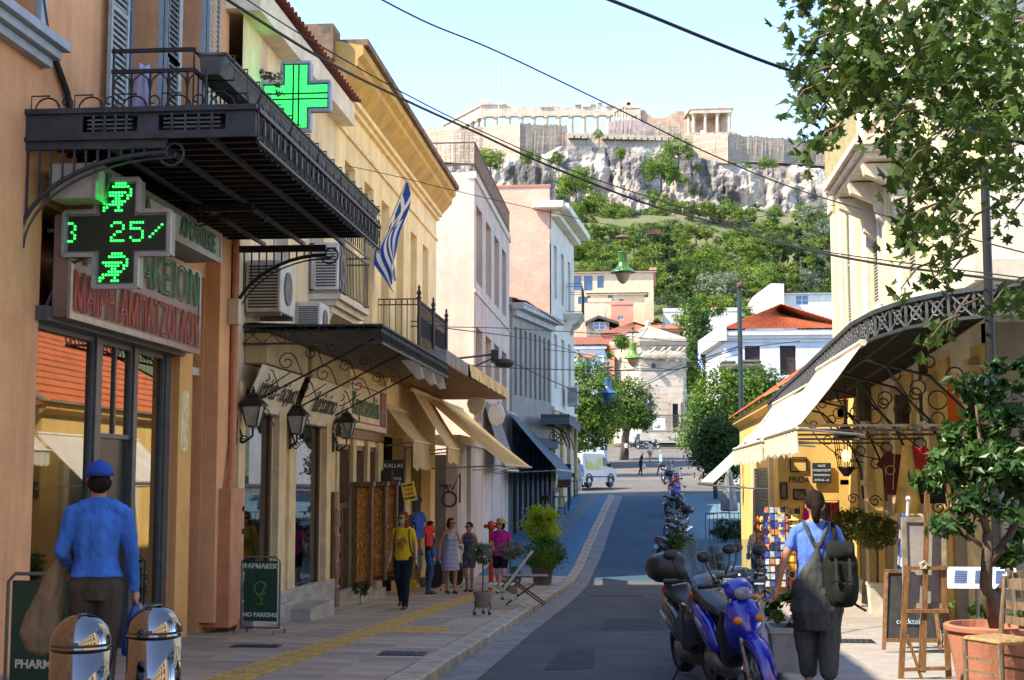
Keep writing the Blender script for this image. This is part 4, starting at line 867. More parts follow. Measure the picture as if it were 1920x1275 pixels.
def tshirt(label, c, col, s=1.0, rz=0, cat='t-shirt', long=0):
    q = MB(); o = [(-.1, 0), (-.17, -.03), (-.3, -.2), (-.22, -.26), (-.17, -.18), (-.17, -.62-long), (.17, -.62-long), (.17, -.18), (.22, -.26), (.3, -.2), (.17, -.03), (.1, 0), (.05, -.05), (-.05, -.05)]
    cr, sr = math.cos(rz), math.sin(rz); q.prism([(c[0]+x*s*cr, c[1]+x*s*sr, c[2]+z*s) for x, z in o], (-.05*sr, .05*cr, 0)); ob = q.build('t_shirt', mat('cloth_%d_%d_%d' % tuple(int(k*99) for k in col), col, .9, .15, 5, .4, 30)); ob['label'] = label; ob['category'] = cat; ob['group'] = 'clothes hung outside the shops'; return ob
tshirt('royal blue t-shirt hanging at the t-shirt shop entrance', at_y(788, 960, 29.8), (.015, .07, .36), .9, 1.15)
tshirt('bright red t-shirt hanging low right of the blue one', at_y(806, 984, 30.4), (.55, .02, .02), .75, 1.15)
tshirt('black t-shirt with white print above the blue one', at_y(783, 928, 30.2), (.015, .015, .02), .6, 1.1)
tshirt('small royal blue shirt hanging lowest by the shop wall', at_y(812, 1028, 30.8), (.02, .12, .5), .6, 1.1)
tshirt('dark navy t-shirt hanging behind the banner', at_y(768, 965, 30.0), (.02, .035, .07), .9, 1.2)
tshirt('grey trousers hanging below the blue t-shirt', at_y(787, 1030, 29.9), (.06, .07, .09), .6, 1.2, long=.1)
t = thing('goods_rack', 'dark rack of small black goods inside the t-shirt shop entrance', 'display rack', (-5.3, 29.0, 0)); 
for k in range(5): q = MB(); q.bbox((-5.42, 29.05, -.2+k*.42), (-5.18, 29.3, .15+k*.42), .02); q.build('goods_bundle', mat('goods_black', (.02, .02, .025), .6, .3), t)
# ornate balcony of the yellow building
bl = balcony('ornate black iron balcony with finials on the yellow building', 'balcony', 28.9, 33.2, -5.5, -4.62, 4.4, 5.45, black, yellow, .12, True)
for x, y in ((-4.62, 28.94), (-4.62, 31.0), (-4.62, 33.15)):
    q = MB(); q.lathe([(.04, 4.42), (.04, 5.45), (.06, 5.47), (.03, 5.52), (.055, 5.58), (.02, 5.66), (.03, 5.7), (.004, 5.76)], (x, y, 0), 8); q.build('finial_post', black, bl)
q = MB(); q.box((-4.67, 28.98, 4.72), (-4.655, 33.1, 5.12)); q.build('cast_panel', black, bl)
# wooden soffit canopy
sc_ = thing('wooden_canopy', 'shallow canopy with brown wooden soffit and yellow fringe between black canopy and beige building', 'canopy', (-4.5, 31, 3.8))
for i in range(10): x = -5.45+i*.19; q = MB(); q.box((x, 25.7, 3.78), (x+.18, 37.4, 3.81)); q.build('soffit_board', wood if i % 2 else mat('wood_tan', (.26, .14, .06), .6, .3, 6, stretch=(4, .5, 4)), sc_)
q = MB(); q.box((-5.5, 25.68, 3.82), (-3.57, 37.5, 4.06)); q.box((-5.5, 25.66, 3.76), (-3.57, 25.68, 4.05)); q.build('canopy_box', mat('canopy_grey', (.2, .21, .22), .7, .2, 3), sc_)
for i in range(16):
    y = 29+i*.53; q = MB(); q.add([(-3.55, y, 4.08), (-3.55, y+.52, 4.08), (-3.5+.02*math.sin(i*2), y+.52, 3.78+.02*math.sin(i*3)), (-3.5, y, 3.78)], [(0, 1, 2, 3)]); q.build('fringe_panel', mat('fringe_yellow', (.66, .5, .22), .8, .2, 3), sc_)
# awnings
def awning(label, top, bar, Y0, Y1, m, val=0, group=None, name='awning', cheek=False, ribs=2, sag=.05, cat='awning', val_z=.3, Y0b=None):
    """top=(x,z) wall line, bar=(x,z) outer line"""
    t = thing(name, label, cat, (top[0], (Y0+Y1)/2, bar[1]), group=group); q = MB(); N = 8; Mn = 10; vs = []
    a0 = Y0 if Y0b is None else Y0b
    for j in range(N+1):
        v = j/N
        for i in range(Mn+1):
            u = i/Mn; ya = Y0+(Y1-Y0)*u; yb_ = a0+(Y1-a0)*u; y = ya+(yb_-ya)*v
            vs.append((top[0]+(bar[0]-top[0])*v, y, top[1]+(bar[1]-top[1])*v-sag*math.sin(math.pi*v)*(.6+.4*math.sin(u*9))))
    q.add(vs, [(j*(Mn+1)+i, j*(Mn+1)+i+1, (j+1)*(Mn+1)+i+1, (j+1)*(Mn+1)+i) for j in range(N) for i in range(Mn)]); q.build('canvas', m, t, smooth=True)
    q = MB(); q.tube([(bar[0], a0-.05, bar[1]), (bar[0], Y1+.05, bar[1])], .03); q.tube([(top[0], Y0, top[1]), (top[0], Y1, top[1])], .05); q.build('roller_bar', trim, t)
    for y in (a0+.05, Y1-.05):
        q = MB(); m2 = ((top[0]+bar[0])/2+.1, y, (top[1]+bar[1])/2-.5 if top[1]-bar[1] > 1 else bar[1]-.1); q.tube([(top[0], y, bar[1]-.1), (bar[0], y, bar[1]-.02)], .018); q.build('folding_arm', alu, t)
    if val:
        n = int((Y1-a0)/.18); q = MB(); vs = []; fs = []
        for i in range(n*2+1):
            y = a0+(Y1-a0)*i/(n*2); z = bar[1]-val_z-random.uniform(-.02, .05)-(.05 if i % 2 else 0); vs += [(bar[0], y, bar[1]), (bar[0]+.03*math.sin(i*1.3), y, z)]
        fs = [(2*i, 2*i+2, 2*i+3, 2*i+1) for i in range(n*2)]; q.add(vs, fs); q.build('valance', m, t)
    return t
acan = mat('canvas_tan', (.62, .45, .17), .85, .12, 1.2, .2, 120, trans=.3)
awning('big tan awning stretched low over the pavement beside the graffiti wall', (-5.3, 3.72), (-3.22, 1.98), 33.5, 41.6, acan)
awning('narrow pale awning folded inside the big tan awning', (-5.2, 3.7), (-4.35, 2.35), 31.6, 34.3, mat('canvas_pale', (.72, .6, .36), .85, .1, 1.2, .2, 90, trans=.3), 1)
awning('small cream awning above the t-shirt shop', (-5.4, 3.2), (-4.8, 2.45), 29.4, 32.0, mat('canvas_cream', (.60, .5, .29), .85, .15, 1.2, .2, 90, trans=.25), 1, val_z=.55)
gcan = mat('canvas_grey', (.28, .27, .25), .85, .15, 1.2, .2, 120, trans=.2)
awning('steep grey awning over the white pillars', (-5.0, 4.2), (-4.2, 1.9), 44.5, 48.5, gcan)
awning('blue grey awning sloping over the cafe tables', (-4.8, 4.1), (-2.95, 1.95), 51, 61, mat('canvas_bluegrey', (.12, .17, .19), .85, .15, 1.2, .2, 120, trans=.1), 1)
for k, (px, py) in enumerate(((893, 757), (931, 778))):
    c = at_y(px, py, 36.5 if k == 0 else 39); t = thing('loudspeaker', 'white wall loudspeaker above the tan awning, '+('left' if k == 0 else 'right')+' one of the pair', 'loudspeaker', c); q = MB(); q.loft([[(c.x+r*math.cos(a*.785), c.y+d, c.z+r*1.3*math.sin(a*.785)) for a in range(8)] for r, d in ((.24, -.1), (.25, 0), (.12, .2))]); q.build('horn', white, t); q = MB(); q.cbox((c.x-.14, c.y, c.z+.42), (.34, .2, .22), Matrix.Rotation(.5, 3, 'Y')); q.build('floodlight', white, t)
# ---------------------------------------------------------------- beige building
be = thing('beige_building', 'tall stained beige apartment house with roof railing and ground floor of white piers', 'building', (-7, 46, 0))
X = -5.0; Y0 = 42.0; fc = lface(X, Y0, -2); zz = lambda z: z+2
wn1 = [(.55+i*2.75, zz(7.75), .55+i*2.75+1.7, zz(10.2)) for i in range(4)]; wn0 = [(.55+i*2.75, zz(2.9) if i > 1 else zz(3.4), .55+i*2.75+1.8, zz(6.35)) for i in range(4)]
q = holed(fc, 11.8, 13.1, wn1+wn0, .3); q.quad((X, Y0, -2), (-14, Y0, -2), (-14, Y0, 11.1), (X, Y0, 11.1)); q.quad((X, Y0+11.8, -2), (-14, Y0+11.8, -2), (-14, Y0+11.8, 11.1), (X, Y0+11.8, 11.1)); q.quad((X, Y0, 11.1), (X, Y0+11.8, 11.1), (-14, Y0+11.8, 11.1), (-14, Y0, 11.1)); q.box((-5.6, Y0+.1, -1), (-5.5, Y0+11.7, 11)); q.build('wall', beige, be)
q = MB(); fc.box(q, -.04, zz(10.9), 11.9, zz(11.12), -.2, .06); fc.box(q, -.04, zz(7.35), 11.9, zz(7.45), .003, .05); fc.box(q, -.04, zz(2.6), 11.9, zz(2.7), .003, .05); q.build('string_course', trim, be)
for i, h in enumerate(wn1+wn0): window(fc, h, be, white if i != 4 and i != 5 else brownf, PANE if i not in (4, 5) else mat('boarded_ochre', (.45, .28, .13), .8, .2, 4), -.2, 2, 1, .07)
rr = thing('roof_railing', 'rusty dark railing around the roof terrace of the beige building', 'railing', (X, Y0, 11.1)); q = MB()
for z in (11.35, 12.05): q.bar((X-3, Y0+.05, z), (X, Y0+.05, z), .04); q.bar((X, Y0+.05, z), (X, Y0+11.7, z), .04)
q.build('rails', mat('rust_rail', (.09, .06, .045), .8, .3, 5), rr)
for i in range(20): q = MB(); q.bar((X-.15*i, Y0+.05, 11.1), (X-.15*i, Y0+.05, 12.05), .012); q.build('baluster', _M['rust_rail'], rr)
for i in range(78): q = MB(); q.bar((X, Y0+.05+.15*i, 11.1), (X, Y0+.05+.15*i, 12.05), .03); q.build('baluster', _M['rust_rail'], rr)
q = MB(); q.box((-9, 38.1, -2), (-5.3, 42.0, 2.3)); gw = q.build('ground_floor_wing', mat('wall_mauve_grey', (.20, .185, .19), .85, .1, 1.5, .3, 30), be)
wp = mat('pier_white', (.56, .54, .53), .7, .1, 1.2, .2, 30)
for i in range(5): y = 38.1+i*3.1; q = MB(); q.box((-5.3, y, -2), (-4.98, y+.55, 2.6)); q.box((-5.3, y+.56, -2), (-5.1, y+3.08, 2.6)); q.build('pier', wp, be)
q = MB(); q.box((-5.8, 38.05, 2.6), (-4.9, 53.8, 2.85)); q.build('lintel', beige, be)
pur = mat('graffiti_purple', (.10, .035, .14), .7, 0)
t = thing('graffiti', 'purple spray painted letters on the mauve side wall', 'graffiti', (-5.6, 38.09, .2)); c = at_y(842, 936, 38.09)
q = MB(); q.tube(arc((c.x, 38.088, c.z), .2, 0, 360, 18), .032, 4, False, ); q.tube([(c.x-.28, 38.088, c.z+.38), (c.x-.05, 38.088, c.z+.36), (c.x-.02, 38.088, c.z+.2)], .03, 4); q.tube([(c.x+.02, 38.088, c.z+.42), (c.x+.08, 38.088, c.z+.25), (c.x+.3, 38.088, c.z+.7), (c.x+.3, 38.088, c.z-.1)], .025, 4); q.tube(spiral((c.x-.1, 38.088, c.z+.33), .08, .02, 0, 1), .02, 4)
q.v = [Vector((v.x, 38.088+(v.y-38.088)*.1, v.z)) for v in q.v]; q.build('spray_line', pur, t)
# ---------------------------------------------------------------- grey building (street bends)
gb = thing('grey_building', 'low grey stained building with a row of narrow windows and red tiled eave', 'building', (-6, 57, 0))
A = Vector((-4.9, 53.8, -1)); B = Vector((-3.75, 60, -1)); L = (B-A).length; du = (B-A).normalized(); nn = Vector((du.y, -du.x, 0)); fc = Face(A, du, nn); zz = lambda z: z+1
hs = [(.35+i*.76, zz(4.9), .35+i*.76+.36, zz(7.6)) for i in range(8)]; q = holed(fc, L, zz(8.7), hs, .2); q.add([A, A+Vector((-6, 0, 0)), A+Vector((-6, 0, 9.7)), A+Vector((0, 0, 9.7))], [(0, 1, 2, 3)]); q.box((-8, 54, -1), (-5.6, 60, 8.5)); q.build('wall', greyb, gb)
for h in hs: window(fc, h, gb, shut_g, PANE, -.1, 1, 2, .04)
q = MB(); a = A+nn*.55+Vector((0, 0, 9.5)); b = B+nn*.55+Vector((0, 0, 9.2)); tiled(q, a, b, b-nn*4+Vector((0, 0, 1.2)), a-nn*4+Vector((0, 0, 1.2))); q.build('roof_tiles', tile, gb, kind='stuff')
q = MB(); fc.box(q, -.1, zz(8.25), L, zz(8.42), .01, .5); fc.box(q, -.1, zz(8.42), L, zz(8.5), -.2, .54); fc.box(q, 0, zz(8.0), L, zz(8.24), .01, .2); q.build('eave', mat('eave_grey', (.45, .44, .42), .8, .1, 2), gb)
blue_col = mat('shopfront_blue', (.03, .055, .075), .6, .35, 4, col2=(.015, .025, .035))
for i in range(8): q = MB(); fc.box(q, .1+i*.78, 0, .4+i*.78, zz(3.0), .02, .16); q.build('pier', blue_col, gb)
q = MB(); fc.box(q, 0, zz(2.9), L, zz(3.3), .02, .3); q.build('fascia', blue_col, gb)
q = MB(); a = A; fc.box(q, -2.5, 0, 0, zz(2.9), -.3, -.0); q.build('pier', blue_col, gb)
cn3 = thing('small_canopy', 'blue grey iron canopy on scroll brackets at the far end of the left shops', 'canopy', (-3, 62, 3.6)); q = MB(); q.box((-3.9, 55.5, 4.1), (-2.75, 66.5, 4.2)); q.box((-2.8, 55.5, 3.8), (-2.75, 66.5, 4.12)); q.box((-3.9, 55.5, 3.8), (-2.8, 55.55, 4.12)); q.build('canopy_deck', mat('canopy_blue', (.06, .08, .10), .6, .2, 4), cn3)
q = MB(); q.prism([(-3.3, 66.5, 4.5), (-2.0, 66.5, 3.5), (-2.0, 67.6, 3.45), (-3.3, 67.6, 4.45)], (0, 0, .06)); q.build('tilted_sheet', mat('rust_tan', (.3, .17, .1)), cn3)
for y in (56, 59, 62): q = MB(); q.tube(arc((-3.9, y, 2.9), 1.0, 0, 90, 8), .03, 5); q.tube(spiral((-3.4, y, 3.3), .25, .05, 0, 1.5), .02, 4); q.build('bracket', black, cn3)
# ---------------------------------------------------------------- pink-sided white building
pb = thing('corner_building', 'tall white fronted corner building with a windowless pink roughcast side wall', 'building', (-5, 64, 0))
A = Vector((-3.75, 60, -.5)); B = Vector((-3.12, 68, -.5)); L = (B-A).length; du = (B-A).normalized(); nn = Vector((du.y, -du.x, 0)); fc = Face(A, du, nn); zz = lambda z: z+.5
hs = [(.9+i*2.4, zz(z), .9+i*2.4+1.0, zz(z+2.4)) for i in range(3) for z in (5.6, 9.6)]
q = holed(fc, L, zz(13.6), hs, .2); q.box((-8, 60.2, -.5), (-4.1, 67.9, 13.5)); q.add([B, B+Vector((-5, .3, 0)), B+Vector((-5, .3, 14)), B+Vector((0, 0, 14))], [(0, 1, 2, 3)]); q.build('wall', whiteb, pb)
q = MB(); q.box((-10, 59.9, -.5), (-3.8, 60.15, 14.4)); q.build('side_wall', pink, pb)
q = MB(); q.box((-10, 59.85, 14.4), (-3.75, 60.2, 14.5)); q.build('coping', mat('terracotta_cap', (.42, .18, .1)), pb)
for h in hs: window(fc, h, pb, white, PANE, -.12, 2, 3, .06)
q = MB(); fc.box(q, -.1, zz(13.35), L+.1, zz(13.65), -.2, .8); fc.box(q, 0, zz(13.1), L, zz(13.34), .01, .35); fc.box(q, 0, zz(4.6), L, zz(4.75), .01, .12)
q.build('cornice', mat('cornice_cream', (.72, .66, .52), .8, .1, 2), pb)
for i in range(4): q = MB(); fc.box(q, .1+i*2.55, 0, .5+i*2.55, zz(4.6), .01, .14); q.build('pilaster', mat('pilaster_yellow', (.55, .4, .15), .8, .15, 3), pb)
q = MB(); c = at_y(938, 0, 60); a = at_y(1038, 395, 59.8); q.bbox((a.x-.9, 59.2, a.z), (a.x+.5, 59.85, a.z+.35), .06); q.build('broken_cornice', trim, pb)
balcony('white balcony with black railing high on the corner building', 'balcony', 64, 67, -3.3, -2.55, 9.3, 10.65, black, whiteb, .3)
acunit('dark air conditioner on the far corner building above the small canopy', (-3.0, 64, 5.0), (.5, .9, .85))
# cafe: bar stools, tables, menu board
stool0 = None
for k, (px, py) in enumerate(((1030, 965), (1048, 968), (1062, 945), (1074, 935), (1040, 940), (1020, 985))):
    p = on_g(px, py); p.z = gz(p.y)+PZ
    if stool0 is None:
        o = Vector((0, 0, 0)); t = thing('bar_stool', '', 'bar stool', (0, 0, 0), group='dark bar stools of the cafe')
        for sx in (-.18, .18):
            for sy in (-.18, .18): q = MB(); q.bar((sx, sy, 0), (sx*.85, sy*.85, .75 if sy < 0 else 1.15), .035); q.build('leg', mat('stool_black', (.02, .02, .022), .5, .1), t)
        q = MB(); q.bbox((-.2, -.2, .73), (.2, .2, .79), .02); q.build('seat', wood, t); q = MB(); q.bbox((-.19, .14, .95), (.19, .18, 1.15), .01); q.build('backrest', wood, t); q = MB(); q.bar((-.17, -.17, .3), (.17, -.17, .3), .02); q.bar((-.17, .17, .3), (.17, .17, .3), .02); q.build('footrest', black, t); stool0 = t; t.location = p
    else: t = dup(stool0, p, random.uniform(-1, 1))
    t['label'] = 'dark cafe bar stool, '+['at the left of the high tables', 'below the menu board', 'right of the menu board', 'farthest up the pavement', 'behind the first high table', 'nearest the street tree planter'][k]
for k, (px, py) in enumerate(((1052, 960), (1064, 935))):
    p = on_g(px, py); z = gz(p.y)+PZ; t = thing('high_table', 'high wooden cafe table under the blue grey awning, '+('nearer' if k == 0 else 'farther')+' one', 'table', (p.x, p.y, z)); q = MB(); q.bbox((p.x-.4, p.y-.4, z+1.05), (p.x+.4, p.y+.4, z+1.1), .01); q.build('tabletop', wood, t)
    for sx in (-.33, .33):
        for sy in (-.33, .33): q = MB(); q.bar((p.x+sx, p.y+sy, z), (p.x+sx, p.y+sy, z+1.05), .05); q.build('leg', _M['stool_black'], t)
c = at_y(1053, 893, 62); t = thing('menu_board', 'dark red menu board with a round badge behind the cafe tables', 'menu board', (c.x, 62, c.z-1)); q = MB(); q.bbox((c.x-.42, 61.9, c.z-.5), (c.x+.42, 61.96, c.z+.55), .01); q.build('board', mat('board_red', (.12, .03, .025), .6, .4, 5), t)
q = MB(); q.box((c.x-.4, 61.88, c.z+.28), (c.x+.4, 61.9, c.z+.52)); q.build('header', mat('board_dark', (.02, .025, .03)), t)
q = MB(); q.lathe([(.13, 0), (.13, .01)], (0, 0, 0), 16); q.v = [Vector((c.x+.22+v.x, 61.885+v.z, c.z+.02+v.y)) for v in q.v]; q.build('badge', mat('badge_blue', (.3, .4, .55)), t)
q = MB(); q.bar((c.x-.35, 62, c.z-1.3), (c.x-.35, 62, c.z-.4), .05); q.bar((c.x+.35, 62, c.z-1.3), (c.x+.35, 62, c.z-.4), .05); q.build('leg', black, t)
# flag on the yellow building
def greek_flag(label, pole0, pole1, pts_fn, W, H, cat='flag'):
    t = thing('flag', label, cat, pole0); q = MB(); q.tube([pole0, pole1], .018, 6); q.ball(pole1, .035, 6, 4); q.build('pole', mat('pole_white', (.6, .6, .6), .4, 0), t)
    N = 40; Mh = 27; wm = mat('flag_white', (.72, .74, .78), .85, 0, trans=.35); bm = mat('flag_blue', (.015, .07, .36), .85, 0, trans=.3)
    for k, m in ((0, wm), (1, bm)):
        q = MB()
        for i in range(N):
            for j in range(Mh):
                u = (i+.5)/N; v = (j+.5)/Mh; st = int(v*9); blue = st % 2 == 0
                if u < 5/13.5 and v < 5/9: cu = u/(5/13.5); cv = v/(5/9); blue = not (abs(cu-.5) < .1 or abs(cv-.5) < .1)
                if blue == bool(k): q.add([pts_fn(i/N, j/Mh), pts_fn((i+1)/N, j/Mh), pts_fn((i+1)/N, (j+1)/Mh), pts_fn(i/N, (j+1)/Mh)], [(0, 1, 2, 3)])
        q.build('white_cloth' if k == 0 else 'blue_cloth', m, t, smooth=True)
    return t
p0 = Vector(at_y(722, 430, 29.3)); p0.x = -5.4; p1 = at_y(763, 338, 27.6); a_ = p1.copy(); b_ = p1.lerp(at_y(709, 448, 28.6), 1.0)
def ff(u, v):
    hoist = a_.lerp(b_, v); fall = 1.75*u; f2 = hoist+Vector((.10*math.sin(u*7+v*2)+.22*u*(v-.3)*-2+(-.05)*u, .12*math.sin(v*9+u*4)*u*2, -fall*(1-.35*v)-.02)); tgt = at_y(741, 540, 28.2); f2.x += (tgt.x-f2.x)*u**1.5*.85; return f2
greek_flag('blue and white striped flag hanging limp from a pole on the yellow building', p0, p1, ff, 1.2, .9)
q = MB(); q.tube([(-5.5, 35, 4.6), at_y(920, 665, 38)], .03, 5); q.tube([(-5.5, 35, 3.9), at_y(932, 668, 38)], .025, 5); o = q.build('bracket_arm', black); o['label'] = 'thin dark strut reaching out from the yellow building to the street lamp'; o['category'] = 'bracket'
c = at_y(938, 678, 38); t = thing('street_floodlight', 'dark floodlight on a strut beside the beige building', 'street lamp', c); q = MB(); q.ball(c+Vector((.1, 0, -.05)), (.3, .2, .14), 10, 6); q.build('lamp_head', black, t); q = MB(); q.cbox(c+Vector((-.15, 0, .15)), (.2, .2, .35)); q.build('housing', black, t)
# ================================================================ right side of the street
wneo = plaster('render_ivory', (.74, .68, .52), (.5, .42, .3), .3)
gold = plaster('render_golden', (.66, .45, .14), (.35, .22, .08), .45)
wgold = plaster('render_beige_dull', (.36, .31, .23), (.2, .16, .11), .4)
fcR = Face((5, 35.3, -2), (0, -1, 0), (-1, 0, 0)); zz = lambda z: z+2; f = lambda y: 35.3-y
nb = thing('corner_house', 'tall ivory neoclassical corner house with shutters behind the plane tree', 'building', (8, 28, 0))
hs = [(f(y+.62), zz(5.3), f(y-.62), zz(8.2)) for y in (33.2, 29.5, 25.6, 22.2)]+[(f(y+.62), zz(9.6), f(y-.62), zz(12.6)) for y in (33.2, 29.5, 25.6, 22.2)]
lo = [(f(y+.75), zz(-1), f(y-.75), zz(2.6)) for y in (31.5, 28.2, 25.0, 22.0)]
q = holed(fcR, 14.9, 18, hs+lo, .3); q.box((5.9, 20.7, -2), (18, 35.2, 15.9)); q.quad((5, 35.3, -2), (16, 35.3, -2), (16, 35.3, 16), (5, 35.3, 16)); q.quad((5, 20.4, 16), (16, 20.4, 16), (16, 35.3, 16), (5, 35.3, 16)); q.build('wall', wneo, nb)
fcE = Face((5, 20.4, -2), (1, 0, 0), (0, -1, 0)); he = [(2.0+i*3.2, zz(5.3), 3.3+i*3.2, zz(8.2)) for i in range(3)]+[(2.0+i*3.2, zz(9.6), 3.3+i*3.2, zz(12.6)) for i in range(3)]
q = holed(fcE, 12, 18, he, .3, v_base=zz(3.9)); q.build('end_wall', wneo, nb)
q = MB(); fcE.box(q, 0, 0, 12, zz(3.9), -.3, 0); q.build('ground_floor_wall', wgold, nb)
q = MB()
for v in (.2, .9, 1.6, 2.3, 3.0): fcE.box(q, .02, zz(v-.6), 12, zz(v-.57), .001, .012)
q.build('joint_band', mat('joint_brown', (.16, .13, .09)), nb)
for fc, H in ((fcR, hs), (fcE, he)):
    for h in H:
        window(fc, h, nb, white, PANE, -.2, 2, 3); w_ = (h[2]-h[0])/2
        q = MB(); 
        for a, b, c, d, e in ((h[0]-.18, h[1]-.1, h[0]-.02, h[3], .06), (h[2]+.02, h[1]-.1, h[2]+.18, h[3], .06), (h[0]-.25, h[3]+.02, h[2]+.25, h[3]+.2, .1), (h[0]-.35, h[3]+.42, h[2]+.35, h[3]+.52, .28), (h[0]-.25, h[3]+.2, h[2]+.25, h[3]+.42, .04)): fc.box(q, a, b, c, d, .003, e)
        q.build('window_surround', trim, nb)
        shutter(fc, h[0]+.02, h[1]+.02, h[0]+w_-.02, h[3]-.02, nb, mat('shutter_olive', (.36, .35, .26), .6, .1, 8), -.1); shutter(fc, h[2]-w_+.02, h[1]+.02, h[2]-.02, h[3]-.02, nb, _M['shutter_olive'], -.1)
q = MB()
for fc, W_ in ((fcR, 14.9), (fcE, 12)):
    for a, b, e in ((4.5, 4.8, .12), (8.75, 8.85, .12), (8.85, 9.0, .22), (15.2, 15.6, .35), (15.6, 15.9, .6)): fc.box(q, -.05-e if fc is fcE else 0, zz(a), W_, zz(b), .002, e)
q.build('cornice', trim, nb)
for u in (.05, 3.55, 7.4, 11.1, 14.35):
    q = MB(); fcR.box(q, u, zz(4.8), u+.5, zz(8.7), .003, .12); fcR.box(q, u-.04, zz(8.3), u+.54, zz(8.7), .12, .18); fcR.box(q, u, zz(9.0), u+.5, zz(15.2), .003, .12); q.build('pilaster', mat('pilaster_butter', (.70, .62, .38), .8, .08, 3), nb)
for fc, H in ((fcR, lo),):
    for h in H:
        window(fc, h, nb, wood, PANE, -.2, 2, 2, .08)
        q = MB(); c = ((h[0]+h[2])/2, h[3]); pts = [fc.p(c[0]+.85*math.cos(R(a)), c[1]+.62*math.sin(R(a)), .003) for a in range(0, 181, 15)]+[fc.p(c[0]+.7*math.cos(R(a)), c[1]+.5*math.sin(R(a)), .003) for a in range(180, -1, -15)]
        n = len(pts)//2
        for i in range(n-1): q.add([pts[i], pts[i+1], pts[-2-i], pts[-1-i]]+[p+fc.n*.08 for p in (pts[i], pts[i+1], pts[-2-i], pts[-1-i])], [(4, 5, 6, 7), (0, 4, 7, 3), (1, 2, 6, 5), (0, 1, 5, 4), (2, 3, 7, 6)])
        q.build('arch_moulding', mat('moulding_gold', (.70, .5, .2), .8, .1, 3), nb)
q = MB()
for a, b in zip([35.3]+[y-.75 for y in (31.5, 28.2, 25.0, 22.0)], [y+.75 for y in (31.5, 28.2, 25.0, 22.0)]+[20.4]): fcR.box(q, f(a)+.02, 0, f(b)-.02, zz(3.6), .003, .05)
q.build('ground_floor_render', gold, nb)
for y in (33.9, 30.2, 26.9, 23.8, 20.9): q = MB(); fcR.box(q, f(y+.22), 0, f(y-.22), zz(3.4), .05, .2); fcR.box(q, f(y+.3), zz(1.5), f(y-.3), zz(1.62), .05, .25); fcR.box(q, f(y+.3), zz(3.1), f(y-.3), zz(3.3), .05, .28); q.build('pilaster', mat('pilaster_pale_gold', (.66, .53, .28), .8, .12, 3, .2, 20), nb)
balcony_R = thing('balcony', 'heavy ivory stone balcony on corbels on the ivory corner house', 'balcony', (5, 27.6, 7.7)); q = MB()
for k in range(3): q.box((4.0+.1*k, 25.5+.08*k, 7.9-.12*(k+1)), (5.1, 29.8-.08*k, 7.9-.12*k-.003))
q.build('slab', trim, balcony_R)
for y in (25.9, 27.6, 29.2): q = MB(); q.prism([(5, y, 7.5), (4.2, y, 7.5), (4.25, y, 7.3), (4.7, y, 7.1), (4.75, y, 6.8), (5, y, 6.6)], (0, .25, 0)); q.build('corbel', trim, balcony_R)
for i in range(24): q = MB(); y = 25.6+i*.18; q.bar((4.05, y, 7.9), (4.05, y, 8.9), .03); q.build('baluster', mat('rail_ochre', (.45, .38, .2)), balcony_R)
q = MB(); q.bar((4.05, 25.55, 8.9), (4.05, 29.75, 8.9), .06); q.bar((4.05, 25.55, 8.9), (5, 25.55, 8.9), .06); q.build('handrail', _M['rail_ochre'], balcony_R)
# ---- corner canopy
oc = [(3.0, 32.5, 3.38), (3.0, 29.5, 3.5), (3.0, 26, 3.6), (3.0, 22.5, 3.72), (3.02, 19.8, 3.82), (3.15, 18.7, 3.86), (3.4, 17.9, 3.9), (3.8, 17.3, 3.93), (4.6, 16.8, 3.97), (6.0, 16.4, 4.0), (9, 15.9, 4.0)]
ic = [(5, 32.5, 3.6), (5, 29.5, 3.7), (5, 26, 3.8), (5, 22.5, 3.95), (5, 20.6, 4.05), (5, 20.4, 4.1), (5.2, 20.4, 4.1), (5.4, 20.4, 4.1), (5.8, 20.4, 4.1), (7, 20.4, 4.1), (10, 20.4, 4.1)]
cc = thing('corner_canopy', 'dark iron canopy with crossed lattice edge curving around the right corner', 'canopy', (4, 20, 3.8))
q = MB()
for (a, b, c, d) in zip(oc, oc[1:], ic[1:], ic): q.quad(a, b, c, d)
q.build('roof_sheet', mat('canopy_sheet', (.12, .12, .12), .7, .2, 2), cc)
q = MB(); N = 0
for (a, b, c, d) in zip(oc, oc[1:], ic[1:], ic):
    a, b, c, d = map(Vector, (a, b, c, d)); n = max(2, int((b-a).length/.22))
    for i in range(n): t_ = i/n; q.bar(a.lerp(b, t_)-Vector((0, 0, .06)), d.lerp(c, t_)-Vector((0, 0, .08)), .1, .03)
    for s_ in (.12, .4, .7): q.bar(a.lerp(d, s_)-Vector((0, 0, .1)), b.lerp(c, s_)-Vector((0, 0, .1)), .05)
q.build('slats', mat('slat_dark', (.035, .03, .026), .7, .3, 5), cc, kind='stuff')
wire_l = mat('lattice_grey', (.10, .11, .12), .5, .2, 6)
q = MB(); q2 = MB()
for (a, b) in zip(oc, oc[1:]):
    a = Vector(a); b = Vector(b); n = max(1, round((b-a).length/.36)); dn = Vector((0, 0, -.34))
    q.bar(a, b, .07, .06); q.bar(a+dn, b+dn, .05, .04)
    for i in range(n):
        p = a.lerp(b, i/n); r_ = a.lerp(b, (i+1)/n); q2.bar(p, r_+dn, .022); q2.bar(r_, p+dn, .022); q2.bar(p, p+dn, .03)
        q2.tube(arc((p+r_)/2+dn*.5, .09, 0, 360, 8, (r_-p).normalized()), .012, 4, False)
q.build('edge_rail', iron_blue, cc); q2.build('edge_lattice', wire_l, cc)
